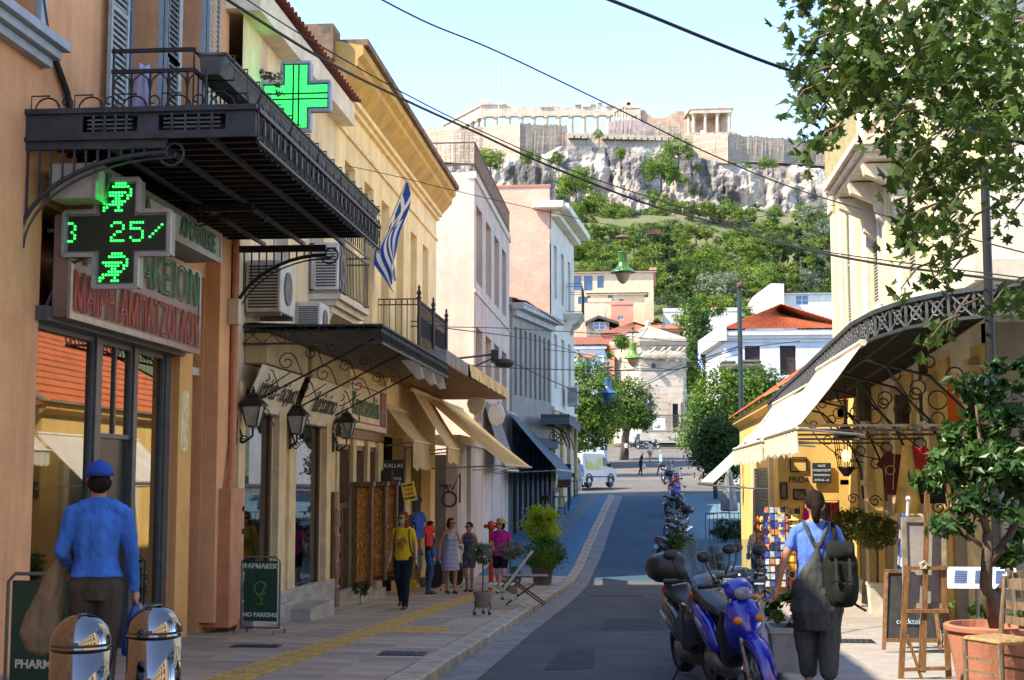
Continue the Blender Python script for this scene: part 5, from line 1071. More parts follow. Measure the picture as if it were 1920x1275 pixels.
for y in (31.5, 28.6, 25.6, 22.6, 20.0):
    q = MB(); zt = 3.35; pts = [(5-.05, y, 1.2), (4.9, y, 1.9), (4.6, y, 2.6), (4.1, y, 3.1), (3.15, y, zt)]; q.tube(pts, .022, 5); q.tube([(5, y, 2.0), (4.5, y, 2.1), (4.0, y, 2.5), (3.5, y, 3.25)], .014, 5)
    for i, (x, z, r) in enumerate(((4.75, 2.9, .15), (4.45, 3.1, .12), (4.1, 3.3, .08), (4.75, 1.95, .1), (4.45, 2.2, .1), (4.2, 2.5, .09), (3.9, 2.85, .08))): q.tube(arc((x, y, z), r, 0, 360, 12), .012, 4, False)
    q.tube(spiral((4.72, y, 1.2), .13, .03, 0, 1.5), .014, 5); q.build('scroll_bracket', black, cc)
# thin bars of the open awning frames
fr_ = thing('metal_pergola', 'row of thin bare metal bars under the corner canopy', 'pergola', (3.5, 23, 2.3))
for y in (18.8, 20.6, 22.8, 25.4, 28.4): q = MB(); q.bar((2.12, y, 2.36), (5, y, 2.36), .035); q.build('bar', mat('bar_brown', (.10, .08, .06), .5, .2), fr_)
wcan = mat('canvas_white', (.74, .69, .58), .85, .08, 1.2, .2, 120, trans=.35)
awning('wide white awning with ragged fringe nearest on the right side', (3.02, 3.48), (2.12, 2.34), 18.9, 23.7, wcan, 1)
awning('second long white awning with ragged fringe behind the nearest one', (3.02, 3.3), (2.12, 2.3), 24.2, 31.4, wcan, 1, sag=.1)
awning('low plain white awning lowest over the right pavement', (3.0, 2.75), (1.66, 1.5), 32.6, 39.5, wcan, 0, sag=.02)
# ---- low golden building
lb = thing('low_building', 'low golden shop building with tiled eave and grey roller shutter', 'building', (5, 40, 0))
q = MB(); q.box((3.3, 33.6, -2), (12, 46, 3.5)); q.build('wall', gold, lb)
q = MB(); q.prism([(3.1, 33.4, 3.4), (3.3, 33.4, 3.25), (3.3, 33.4, 3.6), (3.1, 33.4, 3.55)], (0, 13, 0)); q.build('eave', mat('eave_ochre', (.6, .38, .1)), lb)
q = MB(); tiled(q, (3.0, 33.3, 3.55), (3.0, 46.4, 3.55), (8, 46.4, 7.0), (8, 33.3, 7.0), .25); q.quad((3.1, 33.35, 3.5), (13, 33.35, 3.5), (8, 33.35, 6.9), (7.9, 33.35, 6.9)); tiled(q, (13, 33.2, 3.6), (13, 46.4, 3.6), (8, 46.4, 7.0), (8, 33.2, 7.0), .5); q.build('roof_tiles', tile, lb, kind='stuff')
q = MB()
for i in range(34): q.box((3.24, 35.2, -1.3+i*.095), (3.28, 39.8, -1.3+i*.095+.085))
q.build('roller_shutter', mat('roller_grey', (.14, .14, .13), .6, .15, 3), lb, kind='stuff')
for y in (34.8, 39.9): q = MB(); q.box((3.2, y, -2), (3.298, y+.35, 2.2)); q.build('door_jamb', trim, lb)
p0 = at_y(1523, 868, 33.5); p1 = at_y(1559, 906, 33.5); t = thing('street_sign', 'dark blue street name sign with white Greek lettering on the golden wall', 'street sign', p0)
q = MB(); q.box((p0.x, 33.5, p1.z), (p1.x, 33.55, p0.z)); q.build('plate', mat('sign_navy', (.02, .035, .06), .4, .1), t)
for s_, dz, sz in (('ΟΔΟΣ', .17, .07), ('ΠΑΝΔΡΟΣΟΥ', .06, .075), ('PANDROSSOU', -.05, .065), ('ΑΠΟ 45—61', -.17, .07)): text(s_, sz, ((p0.x+p1.x)/2, 33.494, (p0.z+p1.z)/2+dz), (1, 0, 0), (0, 0, 1), wl_, t, sx=.9)
c = at_y(1498, 900, 33.58); o = text('FRIDA', .22, (c.x, 33.585, c.z), (1, 0, 0), (0, 0, 1), _M['letter_black'], None, sx=.8, name='wall_lettering'); o['label'] = 'short black painted name on the golden wall'; o['category'] = 'lettering'
for a, b, c_, d in ((1482, 858, 1512, 884), (1464, 905, 1475, 935), (1488, 918, 1510, 936)):
    u = at_y(a, d, 33.57); v = at_y(c_, b, 33.57); t = thing('wall_frame', 'thin dark picture frame on the golden wall, '+('largest, above the painted name' if a == 1482 else 'narrow, at left' if a == 1464 else 'small, below the painted name'), 'frame', u); q = MB()
    for p, r_ in (((u.x, u.z), (v.x, u.z)), ((u.x, v.z), (v.x, v.z)), ((u.x, u.z), (u.x, v.z)), ((v.x, u.z), (v.x, v.z))): q.bar((p[0], 33.57, p[1]), (r_[0], 33.57, r_[1]), .03)
    q.build('frame_edge', black, t)
    if a != 1482: q = MB(); q.box((u.x, 33.575, u.z), (v.x, 33.59, v.z)); q.build('picture', mat('grey_print', (.2, .19, .17), .6, .3, 9), t)
c = at_y(1583, 848, 26); t = thing('hanging_lantern', 'black hanging lantern glowing faintly under the corner canopy', 'lantern', c)
c = at_y(1586, 840, 27.5); q = MB(); q.lathe([(.06, -.5), (.17, -.35), (.24, .15), (.1, .35), (.03, .5), (.02, .9)], c, 6); 
q = MB(); q.lathe([(.22, .15), (.25, .2), (.12, .38), (.03, .5), (.02, 1.2)], c, 8); q.lathe([(.05, -.55), (.16, -.4), (.18, -.38), (.14, -.36)], c, 8)
for k in range(8): a = k*.785; q.bar((c.x+.16*math.cos(a), c.y+.16*math.sin(a), c.z-.38), (c.x+.22*math.cos(a), c.y+.22*math.sin(a), c.z+.16), .016)
q.build('cage', black, t); q = MB(); q.ball(c-Vector((0, 0, .15)), (.08, .08, .12), 8, 5); q.build('bulb', mat('bulb_warm', (1, .6, .2), .5, 0, emit=1.2), t)
# poles
def pole(label, px, Y, y_top, r, m, zb=None, name='utility_pole'):
    X = (px-1198)/ppm(Y); top = at_y(px, y_top, Y).z; z = gz(Y) if zb is None else zb; t = thing(name, label, 'pole', (X, Y, z)); q = MB(); q.tube([(X, Y, z), (X, Y, top)], [r*1.1, r*.92], 12); q.build('shaft', m, t); q = MB(); q.lathe([(r*1.6, z), (r*1.6, z+.25), (r*1.15, z+.3)], (X, Y, 0), 12); q.build('base_collar', m, t); return t
pole('black pole rising through the plane tree at the right', 1842, 15.6, 300, .052, black)
t = pole('dark green pole in front of the white house with tiled roof', 1388, 50, 545, .09, mat('pole_green', (.02, .05, .045), .5, .1))
q = MB(); c = at_y(1388, 540, 50); q.tube([(c.x-.1, 50, c.z), (c.x+.1, 50, c.z+.3), (c.x, 50, c.z+.5)], .03); q.ball((c.x, 50, c.z+.1), .12); q.build('insulator', _M['rust_rail'], t)
# ---------------------------------------------------------------- wires and hanging lamps
def wire(label, pts, r, name='overhead_cable'):
    P = [at_y(*p) for p in pts]; out = []
    for i in range(len(P)-1):
        a = P[max(0, i-1)]; b = P[i]; c = P[i+1]; d = P[min(len(P)-1, i+2)]
        for k in range(8):
            t = k/8; out.append(.5*((2*b)+(c-a)*t+(2*a-5*b+4*c-d)*t*t+(3*b-a-3*c+d)*t**3))
    out.append(P[-1]); q = MB(); q.tube(out, r, 5, False); o = q.build(name, mat('cable_black', (.012, .012, .014), .6, 0)); o['label'] = label; o['category'] = 'cable'; o['group'] = 'cables over the street'
wire('thick black double cable sagging from top left to the right edge', [(380, -30, 12), (600, 108, 14), (760, 188, 16), (896, 250, 17.5), (1022, 308, 18.5), (1209, 381, 19), (1349, 420, 18.5), (1480, 460, 17.5), (1659, 496, 16), (1990, 538, 14)], .016)
wire('thin cable joining the thick one from the upper left', [(420, -30, 12), (560, 62, 14), (760, 176, 16), (896, 243, 17.5), (1100, 330, 18.7), (1330, 405, 18.5), (1480, 450, 17.5), (1560, 474, 17), (1990, 530, 14)], .008)
wire('long thin cable crossing the sky to the far right balcony', [(680, -20, 12), (800, 42, 13), (940, 100, 14), (1180, 215, 16), (1330, 288, 16.5), (1480, 350, 17), (1660, 405, 16), (1990, 492, 14)], .0085)
wire('thick cable passing through the plane tree at top right', [(1080, -25, 10), (1200, 22, 10.5), (1440, 118, 11), (1650, 185, 11), (1800, 238, 10.5), (1990, 285, 10)], .015)
wire('thin wire carrying the nearest green lamp', [(600, 300, 24.7), (740, 330, 27), (850, 357, 28), (1040, 400, 29), (1160, 425, 29), (1240, 437, 29), (1400, 410, 27), (1565, 385, 25)], .008)
wire('thin wire from the ornate balcony across to the green pole', [(835, 613, 33), (960, 616, 40), (1150, 628, 45), (1270, 640, 48), (1388, 640, 50)], .012)
wire('wire from the beige building to the second lamp', [(835, 680, 33), (960, 690, 38), (1180, 695, 43), (1280, 690, 46), (1388, 650, 50)], .014)
wire('sagging wire running to the black hanging lamp', [(940, 670, 45), (1060, 725, 55), (1140, 752, 60), (1218, 718, 70), (1300, 680, 60), (1388, 648, 50)], .02)
wire('wire strung low between the corner house and the far tower', [(835, 615, 33), (1050, 650, 50), (1200, 715, 70), (1260, 690, 60), (1388, 655, 50), (1500, 640, 40)], .014)
wire('thin wire in front of the far corner building', [(1020, 655, 55), (1100, 665, 56), (1230, 690, 60), (1282, 690, 60), (1388, 664, 50)], .012)
def hang_lamp(label, px, py, Y, w, m, bulb):
    c = at_y(px, py, Y); t = thing('hanging_street_lamp', label, 'street lamp', c); s = w/2; q = MB()
    q.lathe([(s*.5, s*2.1), (s*.56, s*2.0), (s*.5, s*1.9), (s*.45, s*1.0), (s*.62, s*.6), (s*.75, s*.42), (s*1.25, s*.1), (s*1.28, s*.0), (s*.8, s*.06)], c, 20); q.build('hood', m, t, smooth=False)
    q = MB(); q.lathe([(s*.78, s*.04), (s*.74, -s*.25), (s*.5, -s*.8), (s*.2, -s*1.1), (s*.05, -s*1.15)], c, 16); q.build('bulb_glass', bulb, t, smooth=True)
    q = MB(); q.lathe([(s*.06, s*2.1), (s*.06, s*3.4), (s*.9, s*3.5), (s*.7, s*3.65), (s*.3, s*3.8), (s*.12, s*3.85), (s*.22, s*4.2), (s*.03, s*4.5)], c, 12); q.build('hanger_cap', mat('lamp_cap', (.08, .10, .06), .5, .4, 12, col2=(.14, .08, .03)), t); return t
bg_ = mat('bulb_glass', (.30, .27, .2), .25, .1)
hang_lamp('nearest green enamel lamp hanging over the street centre', 1168, 511, 29, .42, mat('enamel_green', (.03, .16, .02), .3, .25, 7, coat=.5), bg_)
hang_lamp('second pale green lamp hanging in front of the stone tower', 1187, 672, 43, .46, mat('enamel_lime', (.14, .30, .06), .35, .2, 7), bg_)
hang_lamp('blue grey shallow lamp hanging before the left plane trees', 1140, 738, 58, .62, mat('enamel_blue', (.05, .14, .26), .4, .2, 5), mat('enamel_blue', (.05, .14, .26)))
hang_lamp('farthest black lamp hanging before the tower base', 1218, 760, 72, .5, black, bg_)
q = MB(); c = at_y(1226, 436, 29); q.cbox(c, (.3, .2, .1)); q.tube([c, at_y(1232, 470, 29), at_y(1215, 483, 29), at_y(1190, 478, 29)], .012, 5); o = q.build('junction_box', _M['rust_rail']); o['label'] = 'rusty junction box on the wire right of the nearest green lamp'; o['category'] = 'junction box'
q = MB(); c = at_y(1750, 298, 12); 
for k in range(4): q.tube(arc(c+Vector((0, .02*k, .01*k)), .085+.003*k, 0, 360, 18, (.8, .2, 0)), .008, 5, False)
o = q.build('cable_coil', _M['cable_black']); o['label'] = 'coil of black cable hanging among the plane leaves'; o['category'] = 'cable coil'
# ---------------------------------------------------------------- town between the street and the rock
def house(label, x0, x1, y_top, y_base, Y, D, m, roof=None, wins=(), rise=18, name='house', eave=2, side=0, parap=0, roofm=None, wm=PANEb, frames=True, cat='house'):
    """x0,x1,y_top (eave), y_base in photo pixels at distance Y; wins = (px0,py0,px1,py1)"""
    a = at_y(x0, y_base, Y); b = at_y(x1, y_top, Y); W = b.x-a.x; t = thing(name, label, cat, ((a.x+b.x)/2, Y+D/2, a.z)); fc = Face((a.x, Y, a.z-3), (1, 0, 0), (0, -1, 0)); H = b.z-a.z+3; P = ppm(Y)
    hs = []
    for w in wins: u = at_y(w[0], w[3], Y); v = at_y(w[2], w[1], Y); hs.append((u.x-a.x, u.z-a.z+3, v.x-a.x, v.z-a.z+3))
    q = holed(fc, W, H, hs, .3); z1 = b.z
    q.quad((a.x, Y, a.z-3), (a.x, Y+D, a.z-3), (a.x, Y+D, z1), (a.x, Y, z1)); q.quad((b.x, Y, a.z-3), (b.x, Y+D, a.z-3), (b.x, Y+D, z1), (b.x, Y, z1)); q.quad((a.x, Y, z1), (b.x, Y, z1), (b.x, Y+D, z1), (a.x, Y+D, z1)); q.quad((a.x, Y+D, a.z-3), (b.x, Y+D, a.z-3), (b.x, Y+D, z1), (a.x, Y+D, z1)); q.build('wall', m, t)
    for h in hs: window(fc, h, t, white if frames else wm, wm, -.2, 2, 2, .09 if frames else .05)
    e = eave/P*4; zr = z1+rise/P
    if roof:
        rm = roofm or tile; q = MB(); A_, B_, C_, D_ = (a.x-e, Y-e, z1), (b.x+e, Y-e, z1), (b.x+e, Y+D+e, z1), (a.x-e, Y+D+e, z1); s_ = .28 if P < 20 else .22
        if roof == 'hip':
            k = min(D, W)/2; R0 = (a.x+k, Y+D/2, zr) if W > D else ((a.x+b.x)/2, Y+k, zr); R1 = (b.x-k, Y+D/2, zr) if W > D else ((a.x+b.x)/2, Y+D-k, zr)
            tiled(q, A_, B_, R1, R0, s_); tiled(q, B_, C_, R1, R1, s_) if W > D else tiled(q, B_, C_, R1, R0, s_); tiled(q, C_, D_, R0, R1, s_) if W > D else None; tiled(q, D_, A_, R0, R0, s_) if W > D else tiled(q, D_, A_, R0, R1, s_)
        elif roof == 'shed': tiled(q, A_, B_, (b.x+e, Y+D, zr), (a.x-e, Y+D, zr), s_)
        elif roof == 'gable': tiled(q, A_, B_, (b.x+e, Y+D/2, zr), (a.x-e, Y+D/2, zr), s_); tiled(q, D_, C_, (b.x+e, Y+D/2, zr), (a.x-e, Y+D/2, zr), s_); q.quad((a.x, Y, z1), (a.x, Y+D/2, zr), (a.x, Y+D, z1), (a.x, Y+D/2, z1)); q.quad((b.x, Y, z1), (b.x, Y+D/2, zr), (b.x, Y+D, z1), (b.x, Y+D/2, z1))
        q.build('roof_tiles', rm, t, kind='stuff')
        q = MB(); q.box((a.x-e*.7, Y-e*.7, z1-.25), (b.x+e*.7, Y, z1-.04)); q.build('cornice', m, t)
    if parap: q = MB(); q.box((a.x-.1, Y-.1, z1), (b.x+.1, Y+.2, z1+.5)); q.build('parapet', m, t)
    return t
hp = plaster('house_peach', (.62, .44, .29), (.4, .28, .18), .4); hy = plaster('house_sand', (.66, .50, .30), (.42, .3, .18), .4); hs_ = plaster('house_salmon', (.56, .24, .15), (.38, .2, .13), .3); ht = plaster('house_tan', (.6, .44, .30), (.35, .25, .18), .6); hw = plaster('house_white', (.60, .57, .52), (.5, .48, .45), .3); hb = plaster('house_bluewhite', (.56, .58, .60), (.45, .45, .47), .25)
house('large peach house with blue shutters below the pine wood', 1070, 1225, 508, 600, 215, 14, hp, 'shed', [(1072, 517, 1090, 545), (1095, 517, 1111, 545), (1120, 517, 1132, 540), (1084, 556, 1090, 570), (1095, 556, 1103, 568)], 10, roofm=tile_pink, frames=False)
q = MB(); a = at_y(1220, 535, 216); q.box((a.x, 216, a.z), (a.x+.8, 217, a.z+2.3)); q.box((a.x-.15, 215.9, a.z+2.3), (a.x+.95, 217.1, a.z+2.8)); o = q.build('chimney', hs_); o['label'] = 'small brick chimney at the right end of the large peach house'; o['category'] = 'chimney'
house('sand coloured house in front of the peach one with a tiled terrace eave', 1107, 1208, 550, 640, 195, 10, hy, 'shed', [(1140, 553, 1149, 566), (1161, 561, 1170, 569)], 9, roofm=tile_pink, frames=False)
house('salmon red block between tan terraces', 1146, 1187, 571, 600, 186, 6, hs_, None, [(1158, 592, 1169, 600)], parap=1)
house('tan terrace house with planters left of the salmon block', 1104, 1146, 566, 640, 188, 6, ht, None, [], parap=1)
house('stained tan wall house at the left under the terraces', 1062, 1135, 582, 680, 180, 8, ht, None, [], parap=0)
t = house('small dark gabled hut with a blue window among the roofs', 1100, 1142, 604, 640, 174, 6, mat('hut_stone', (.26, .2, .15), .9, .3, 3, .5, 8), None, [(1113, 603, 1135, 618)], wm=PANEb)
q = MB(); a = at_y(1097, 603, 173.6); b = at_y(1160, 603, 173.6); c = at_y(1122, 591, 173.6)
q.prism([a, c, b, b+Vector((0, 0, -.3)), c+Vector((0, 0, -.35)), a+Vector((0, 0, -.3))], (0, 7, 0)); q.build('roof', mat('slate_dark', (.06, .055, .05)), t)
house('terracotta walled house with faded hipped roof left of the tower', 1135, 1245, 625, 700, 172, 9, hs_, 'hip', [], 28, roofm=tile_pink)
house('terracotta roofed house behind the tower roof', 1190, 1275, 618, 660, 178, 8, hs_, 'hip', [(1240, 609, 1247, 616)], 16)
house('low orange roof sheds at far left among the houses', 1068, 1150, 650, 700, 165, 8, hs_, 'shed', [(1128, 655, 1138, 665)], 30, roofm=tile_pink)
house('coral house with a vine left of the tower', 1125, 1152, 665, 720, 162, 6, hs_, None, [(1136, 678, 1144, 690)], parap=1)
t = house('white house with orange tiled eave above the left plane trees', 1050, 1132, 648, 800, 108, 10, hb, 'shed', [(1087, 675, 1109, 712)], 10)
c = at_y(1098, 668, 107.8); q = MB(); q.box((c.x-.75, 107.7, c.z-.1), (c.x+.75, 107.95, c.z+.2)); q.build('door_cornice', hs_, t)
house('long white flat building with a low roof behind the street trees', 1245, 1400, 583, 640, 200, 10, hw, None, [], parap=1)
house('small cream house with red tiled roof among the trees', 1297, 1345, 578, 600, 210, 8, hy, 'hip', [], 10)
house('white house with faded tile roof and grid windows at the wood edge', 1468, 1600, 548, 600, 215, 12, hw, 'shed', [(1492, 553, 1516, 572)], 12, roofm=tile_pink)
t = house('white gable end at the left of the far white house', 1412, 1470, 556, 600, 213, 10, hw, None, []); q = MB(); a = at_y(1412, 556, 213); b = at_y(1470, 556, 213); c = at_y(1446, 531, 213); q.prism([a, c, at_y(1470, 532, 213), b], (0, 10, 0)); q.build('gable', hw, t)
house('low white house with tiled roof right of the green pole', 1365, 1470, 600, 650, 205, 8, hw, 'shed', [], 8, roofm=tile_pink)
# white house with big hipped roof
BH = 84; t = house('blue white house with large orange hipped roof and brown doorways behind the right trees', 1362, 1600, 617, 830, BH, 13, hb, 'hip', [(1397, 648, 1425, 702), (1463, 648, 1492, 702)], 62, wm=mat('doorway_brown', (.045, .025, .02)), frames=False)
q = MB(); a = at_y(1357, 640, BH); b = at_y(1605, 617, BH)
for k in range(3): q.box((a.x-.1-.12*k, BH-.1-.12*k, b.z-.75+.2*k), (b.x, BH, b.z-.56+.2*k))
q.build('cornice', hw, t)
q = MB(); a = at_y(1325, 800, BH+9); b = at_y(1362, 640, BH); zt = at_y(1340, 640, BH).z; q.add([(a.x, BH+9, a.z), (b.x, BH, a.z), (b.x, BH, zt+.6), (a.x, BH+9, zt+.6)], [(0, 1, 2, 3)])
q.prism([(a.x-.5, BH+9, zt), (b.x-.4, BH-.4, zt), (b.x, BH-.4, zt), (b.x, BH+9, zt)], (0, 0, .9)); q.build('side_wing', hw, t)
q = MB(); a = at_y(1410, 700, BH-.6)
for k in range(5): q.bar((a.x, BH-.7, a.z-.1-.35*k), (a.x+6, BH-.7, a.z-.1-.35*k), .06)
q.build('balcony_rail', _M['rust_rail'], t)
t = thing('stone_ruin', 'blackened broken stone block ruin in front of the blue white house', 'ruin', at_y(1390, 730, 78)); rm = mat('ruin_stone', (.14, .12, .10), .95, .4, 1.2, 1, 5, col2=(.05, .045, .04))
for a, b, c, d, o_ in ((1350, 681, 1432, 696, 0), (1353, 696, 1378, 760, .3), (1378, 700, 1400, 760, .6), (1400, 692, 1436, 720, .1), (1404, 720, 1440, 760, .25), (1352, 676, 1380, 682, .2), (1390, 674, 1428, 682, .1)):
    u = at_y(a, d, 78+o_); v = at_y(c, b, 78+o_); q = MB(); q.bbox((u.x, 78+o_, u.z), (v.x, 79.4+o_, v.z), .12); q.build('stone_block', rm, t)
# tower of the winds
tw = thing('stone_tower', 'ancient eight sided marble tower with low conical roof at the street end', 'tower', at_y(1220, 815, 160)); tm = mat('tower_marble', (.50, .41, .31), .85, .16, .5, .5, 5, col2=(.33, .27, .2)); P = lambda x, y, Y: at_y(x, y, Y)
cor = [(1150, 163.4), (1201, 160), (1281, 160.5), (1287, 164), (1282, 169), (1170, 170)]
zb_, ze = at_y(1220, 830, 160).z, at_y(1220, 640, 160).z
def ring(z, k): cx = at_y(1217, 640, 164.5).x; return [((P(x, 700, Y).x-cx)*k+cx, (Y-165)*k+165, z) for x, Y in cor]
q = MB(); q.loft([ring(zb_, 1), ring(ze-3.1, 1)]); q.build('shaft', brickm('tower_blocks', (.52, .44, .34), (.42, .35, .27), (.22, .18, .14), 2.2, .9), tw)
q = MB(); q.loft([ring(ze-3.1, 1.03), ring(ze-2.9, 1.03), ring(ze-2.9, 1.005), ring(ze-.5, 1.0), ring(ze-.45, 1.05), ring(ze, 1.1), ring(ze+.25, 1.1), ring(ze+.3, 1.0)]); q.build('frieze_band', tm, tw)
q = MB(); ap = at_y(1215, 612, 165); R_ = ring(ze+.3, 1.08)
for i in range(6):
    a, b = Vector(R_[i]), Vector(R_[(i+1) % 6])
    for k in range(3): u, v = a.lerp(b, k/3+.01), a.lerp(b, (k+1)/3-.01); q.add([u, v, Vector((ap.x, ap.y, ap.z))], [(0, 1, 2)]); q.bar(a.lerp(b, k/3), ap, .18)
q.build('roof', tm, tw, kind='stuff'); q = MB(); q.lathe([(.35, ap.z-.4), (.35, ap.z+.5), (.2, ap.z+.7)], (ap.x, ap.y, 0), 8); q.build('roof_finial', tm, tw)
q = MB(); random.seed(3)
for k in range(5):     # worn flying figures
    px = (1215, 1232, 1244, 1262, 1272)[k]; c = at_y(px, 666, 159.7); q = MB(); q.ball(c, (1.0, .22, .5), 10, 5); q.ball(c+Vector((-.9, 0, .3)), (.35, .2, .3), 8, 5); q.tube([c, c+Vector((1.1, 0, -.5))], .2, 5); q.tube([c+Vector((.3, 0, .3)), c+Vector((.9, 0, .9))], .16, 5); q.build('relief_figure', tm, tw, smooth=True)
q = MB(); pbox(q, 1222, 681, 1229, 689, 159.4, .6); q.build('window_hole', dark, tw)
q = MB(); pbox(q, 1261, 758, 1273, 800, 159.2, .8); q.build('doorway', dark, tw); q = MB(); pbox(q, 1256, 752, 1277, 757, 158.9, 1.2); pbox(q, 1258, 757, 1261, 812, 158.9, 1); pbox(q, 1272, 757, 1276, 812, 158.9, 1); q.build('door_frame', tm, tw)
q = MB(); pbox(q, 1253, 736, 1280, 756, 159.2, 1); q.build('door_pediment', tm, tw)
# fence, notice, low walls
t = thing('site_fence', 'black railing fence in front of the stone tower', 'fence', at_y(1240, 815, 150)); fm = mat('fence_black', (.03, .03, .035))
for i in range(60): q = MB(); a = at_y(1205+i*1.6, 812, 150); q.bar(a, a+Vector((0, 0, 2.0)), .035); q.build('picket', fm, t)
q = MB()
for dz in (.2, 1.9): q.bar(at_y(1205, 812, 150)+Vector((0, 0, dz)), at_y(1301, 812, 150)+Vector((0, 0, dz)), .06)
q.build('rail', fm, t)
q = MB(); pbox(q, 1200, 812, 1330, 826, 148, .6); o = q.build('low_wall', mat('rubble_pale', (.45, .40, .32), .9, .2, .8, .6, 5)); o['label'] = 'low pale stone wall below the tower fence'; o['category'] = 'wall'
t = thing('site_notice', 'white notice board fixed to the tower fence', 'notice board', at_y(1236, 805, 147)); q = MB(); pbox(q, 1224, 784, 1247, 806, 147, .1); q.build('board', white, t); q = MB(); pbox(q, 1227, 800, 1238, 801.5, 146.95, .04); pbox(q, 1232, 797, 1238, 798, 146.95, .04); q.build('print', _M['letter_black'], t)
# ================================================================ vegetation
def leafm(name, c1, c2, trans=.35, rough=.6):
    if name in _M: return _M[name]
    m = mat(name, c1, rough, 0, .6, 0, col2=c2, trans=trans, thr=(.4, .6), spec=.3); return m
g_pine = leafm('leaf_pine', (.20, .27, .03), (.06, .12, .015)); g_dark = leafm('leaf_dark', (.085, .15, .024), (.03, .065, .014)); g_cyp = leafm('leaf_cypress', (.035, .07, .018), (.014, .034, .010)); g_olive = leafm('leaf_olive', (.24, .27, .16), (.11, .14, .08)); g_bright = leafm('leaf_bright', (.21, .29, .035), (.08, .15, .02)); g_street = leafm('leaf_street', (.15, .25, .028), (.04, .095, .013))
bark = mat('bark', (.14, .10, .07), .95, .3, 5, .8, 14, col2=(.06, .045, .035))
def leaves(blobs, n, size, seed=0, flat=.0, shell=.55, long=1.0, clump=0, rag=.3):
    """leaf faces scattered through blobs [(centre, (rx, ry, rz))]; gathered into clumps with gaps"""
    rd = random.Random(seed); q = MB(); tot = sum((b[1][0]*b[1][1]*b[1][2])**.667 for b in blobs); V = []; Fs = []
    for c, r in blobs:
        c = Vector(c); k = int(n*(r[0]*r[1]*r[2])**.667/tot); nc = clump or max(6, int(k/45)); cl = []
        for _ in range(nc):
            d = Vector((rd.gauss(0, 1), rd.gauss(0, 1), rd.gauss(0, 1))).normalized(); s = (shell+(1-shell)*rd.random())*(1-rag*rd.random()*.6); cl.append((c+Vector((d.x*r[0]*s, d.y*r[1]*s, d.z*r[2]*s)), d, min(r)*rd.uniform(.2, .42)))
        for i in range(k):
            cc_, d, cr = cl[i % nc]; p = cc_+Vector((rd.gauss(0, 1), rd.gauss(0, 1), rd.gauss(0, .7)))*cr*.62
            nrm = (d*.8+Vector((rd.uniform(-1, 1), rd.uniform(-1, 1), rd.uniform(-.3, 1.3)))).normalized(); a = nrm.cross(Vector((rd.uniform(-1, 1), rd.uniform(-1, 1), rd.uniform(-1, 1)))).normalized(); b = nrm.cross(a); s = size*rd.uniform(.6, 1.3); L = s*long
            b0 = len(V); V += [p-a*L*.5, p+b*s*.3+nrm*s*.08, p+a*L*.5, p-b*s*.3+nrm*s*.08]; Fs.append((b0, b0+1, b0+2, b0+3))
    q.v = V; q.f = Fs; q.mi = [0]*len(Fs); return q
def tree(name, label, base, H, blobs, n, size, m, r=.15, group=None, cat='tree', seed=1, limbs=5, **kw):
    """blobs relative to base"""
    base = Vector(base); t = thing(name, label, cat, base, 0, group); rd = random.Random(seed)
    B = [(base+Vector(c), rr) for c, rr in blobs]; q = MB(); top = B[0][0]
    q.tube([base, base.lerp(top, .35)+Vector((rd.uniform(-.1, .1), 0, 0)), base.lerp(top, .7), top], [r, r*.8, r*.6, r*.25], 8); st = base.lerp(top, .45)
    for i in range(limbs):
        b = B[i % len(B)]; e = b[0]+Vector((rd.uniform(-.7, .7)*b[1][0], rd.uniform(-.7, .7)*b[1][1], rd.uniform(-.2, .6)*b[1][2])); q.tube([st, st.lerp(e, .5)+Vector((0, 0, -.05*H*.3)), e], [r*.45, r*.28, r*.08], 5)
    q.build('trunk', bark, t, smooth=True); leaves(B, n, size, seed, **kw).build('crown', m, t); return t
protos = []
def proto(name, H, blobs, n, size, m, r, seed, **kw): t = tree(name, 'x', (0, 0, 0), H, blobs, n, size, m, r, seed=seed, **kw); protos.append(t); return t
pA = proto('pine_tree', 7, [((0, 0, 5.5), (3.4, 3.2, 2.0)), ((1.6, 0, 4.4), (2.2, 2, 1.3)), ((-1.8, .3, 4.2), (2, 2, 1.3))], 2600, .42, g_pine, .22, 11)
pB = proto('pine_tree', 8, [((0, 0, 6.0), (3.0, 3, 2.3)), ((-1.4, 0, 4.0), (2.3, 2, 1.6)), ((1.5, 0, 4.8), (2.4, 2, 1.4))], 2600, .42, g_dark, .22, 12)
pC = proto('cypress', 11, [((0, 0, 5), (1.0, 1.0, 5.2)), ((0, 0, 8), (.7, .7, 3.6))], 1500, .38, g_cyp, .2, 13, shell=.7)
pD = proto('olive_tree', 6, [((0, 0, 4.2), (3.2, 3, 2.4)), ((1.5, 0, 3), (2, 2, 1.6))], 2200, .4, g_olive, .25, 14)
pE = proto('bush', 3, [((0, 0, 1.4), (2.1, 1.8, 1.5)), ((1.2, 0, .9), (1.4, 1.4, 1))], 1100, .36, g_bright, .1, 15)
pF = proto('broadleaf_tree', 7, [((0, 0, 5.2), (3.2, 3, 2.6)), ((-1.6, 0, 3.6), (2.2, 2, 1.8)), ((1.8, 0, 4), (2.2, 2, 1.7))], 2800, .4, g_bright, .22, 16)
WH = {'pine_tree': 'pine', 'cypress': 'cypress', 'olive_tree': 'silvery olive tree', 'bush': 'low green bush', 'broadleaf_tree': 'bright green broadleaf tree'}
used_p = set(); PL = []
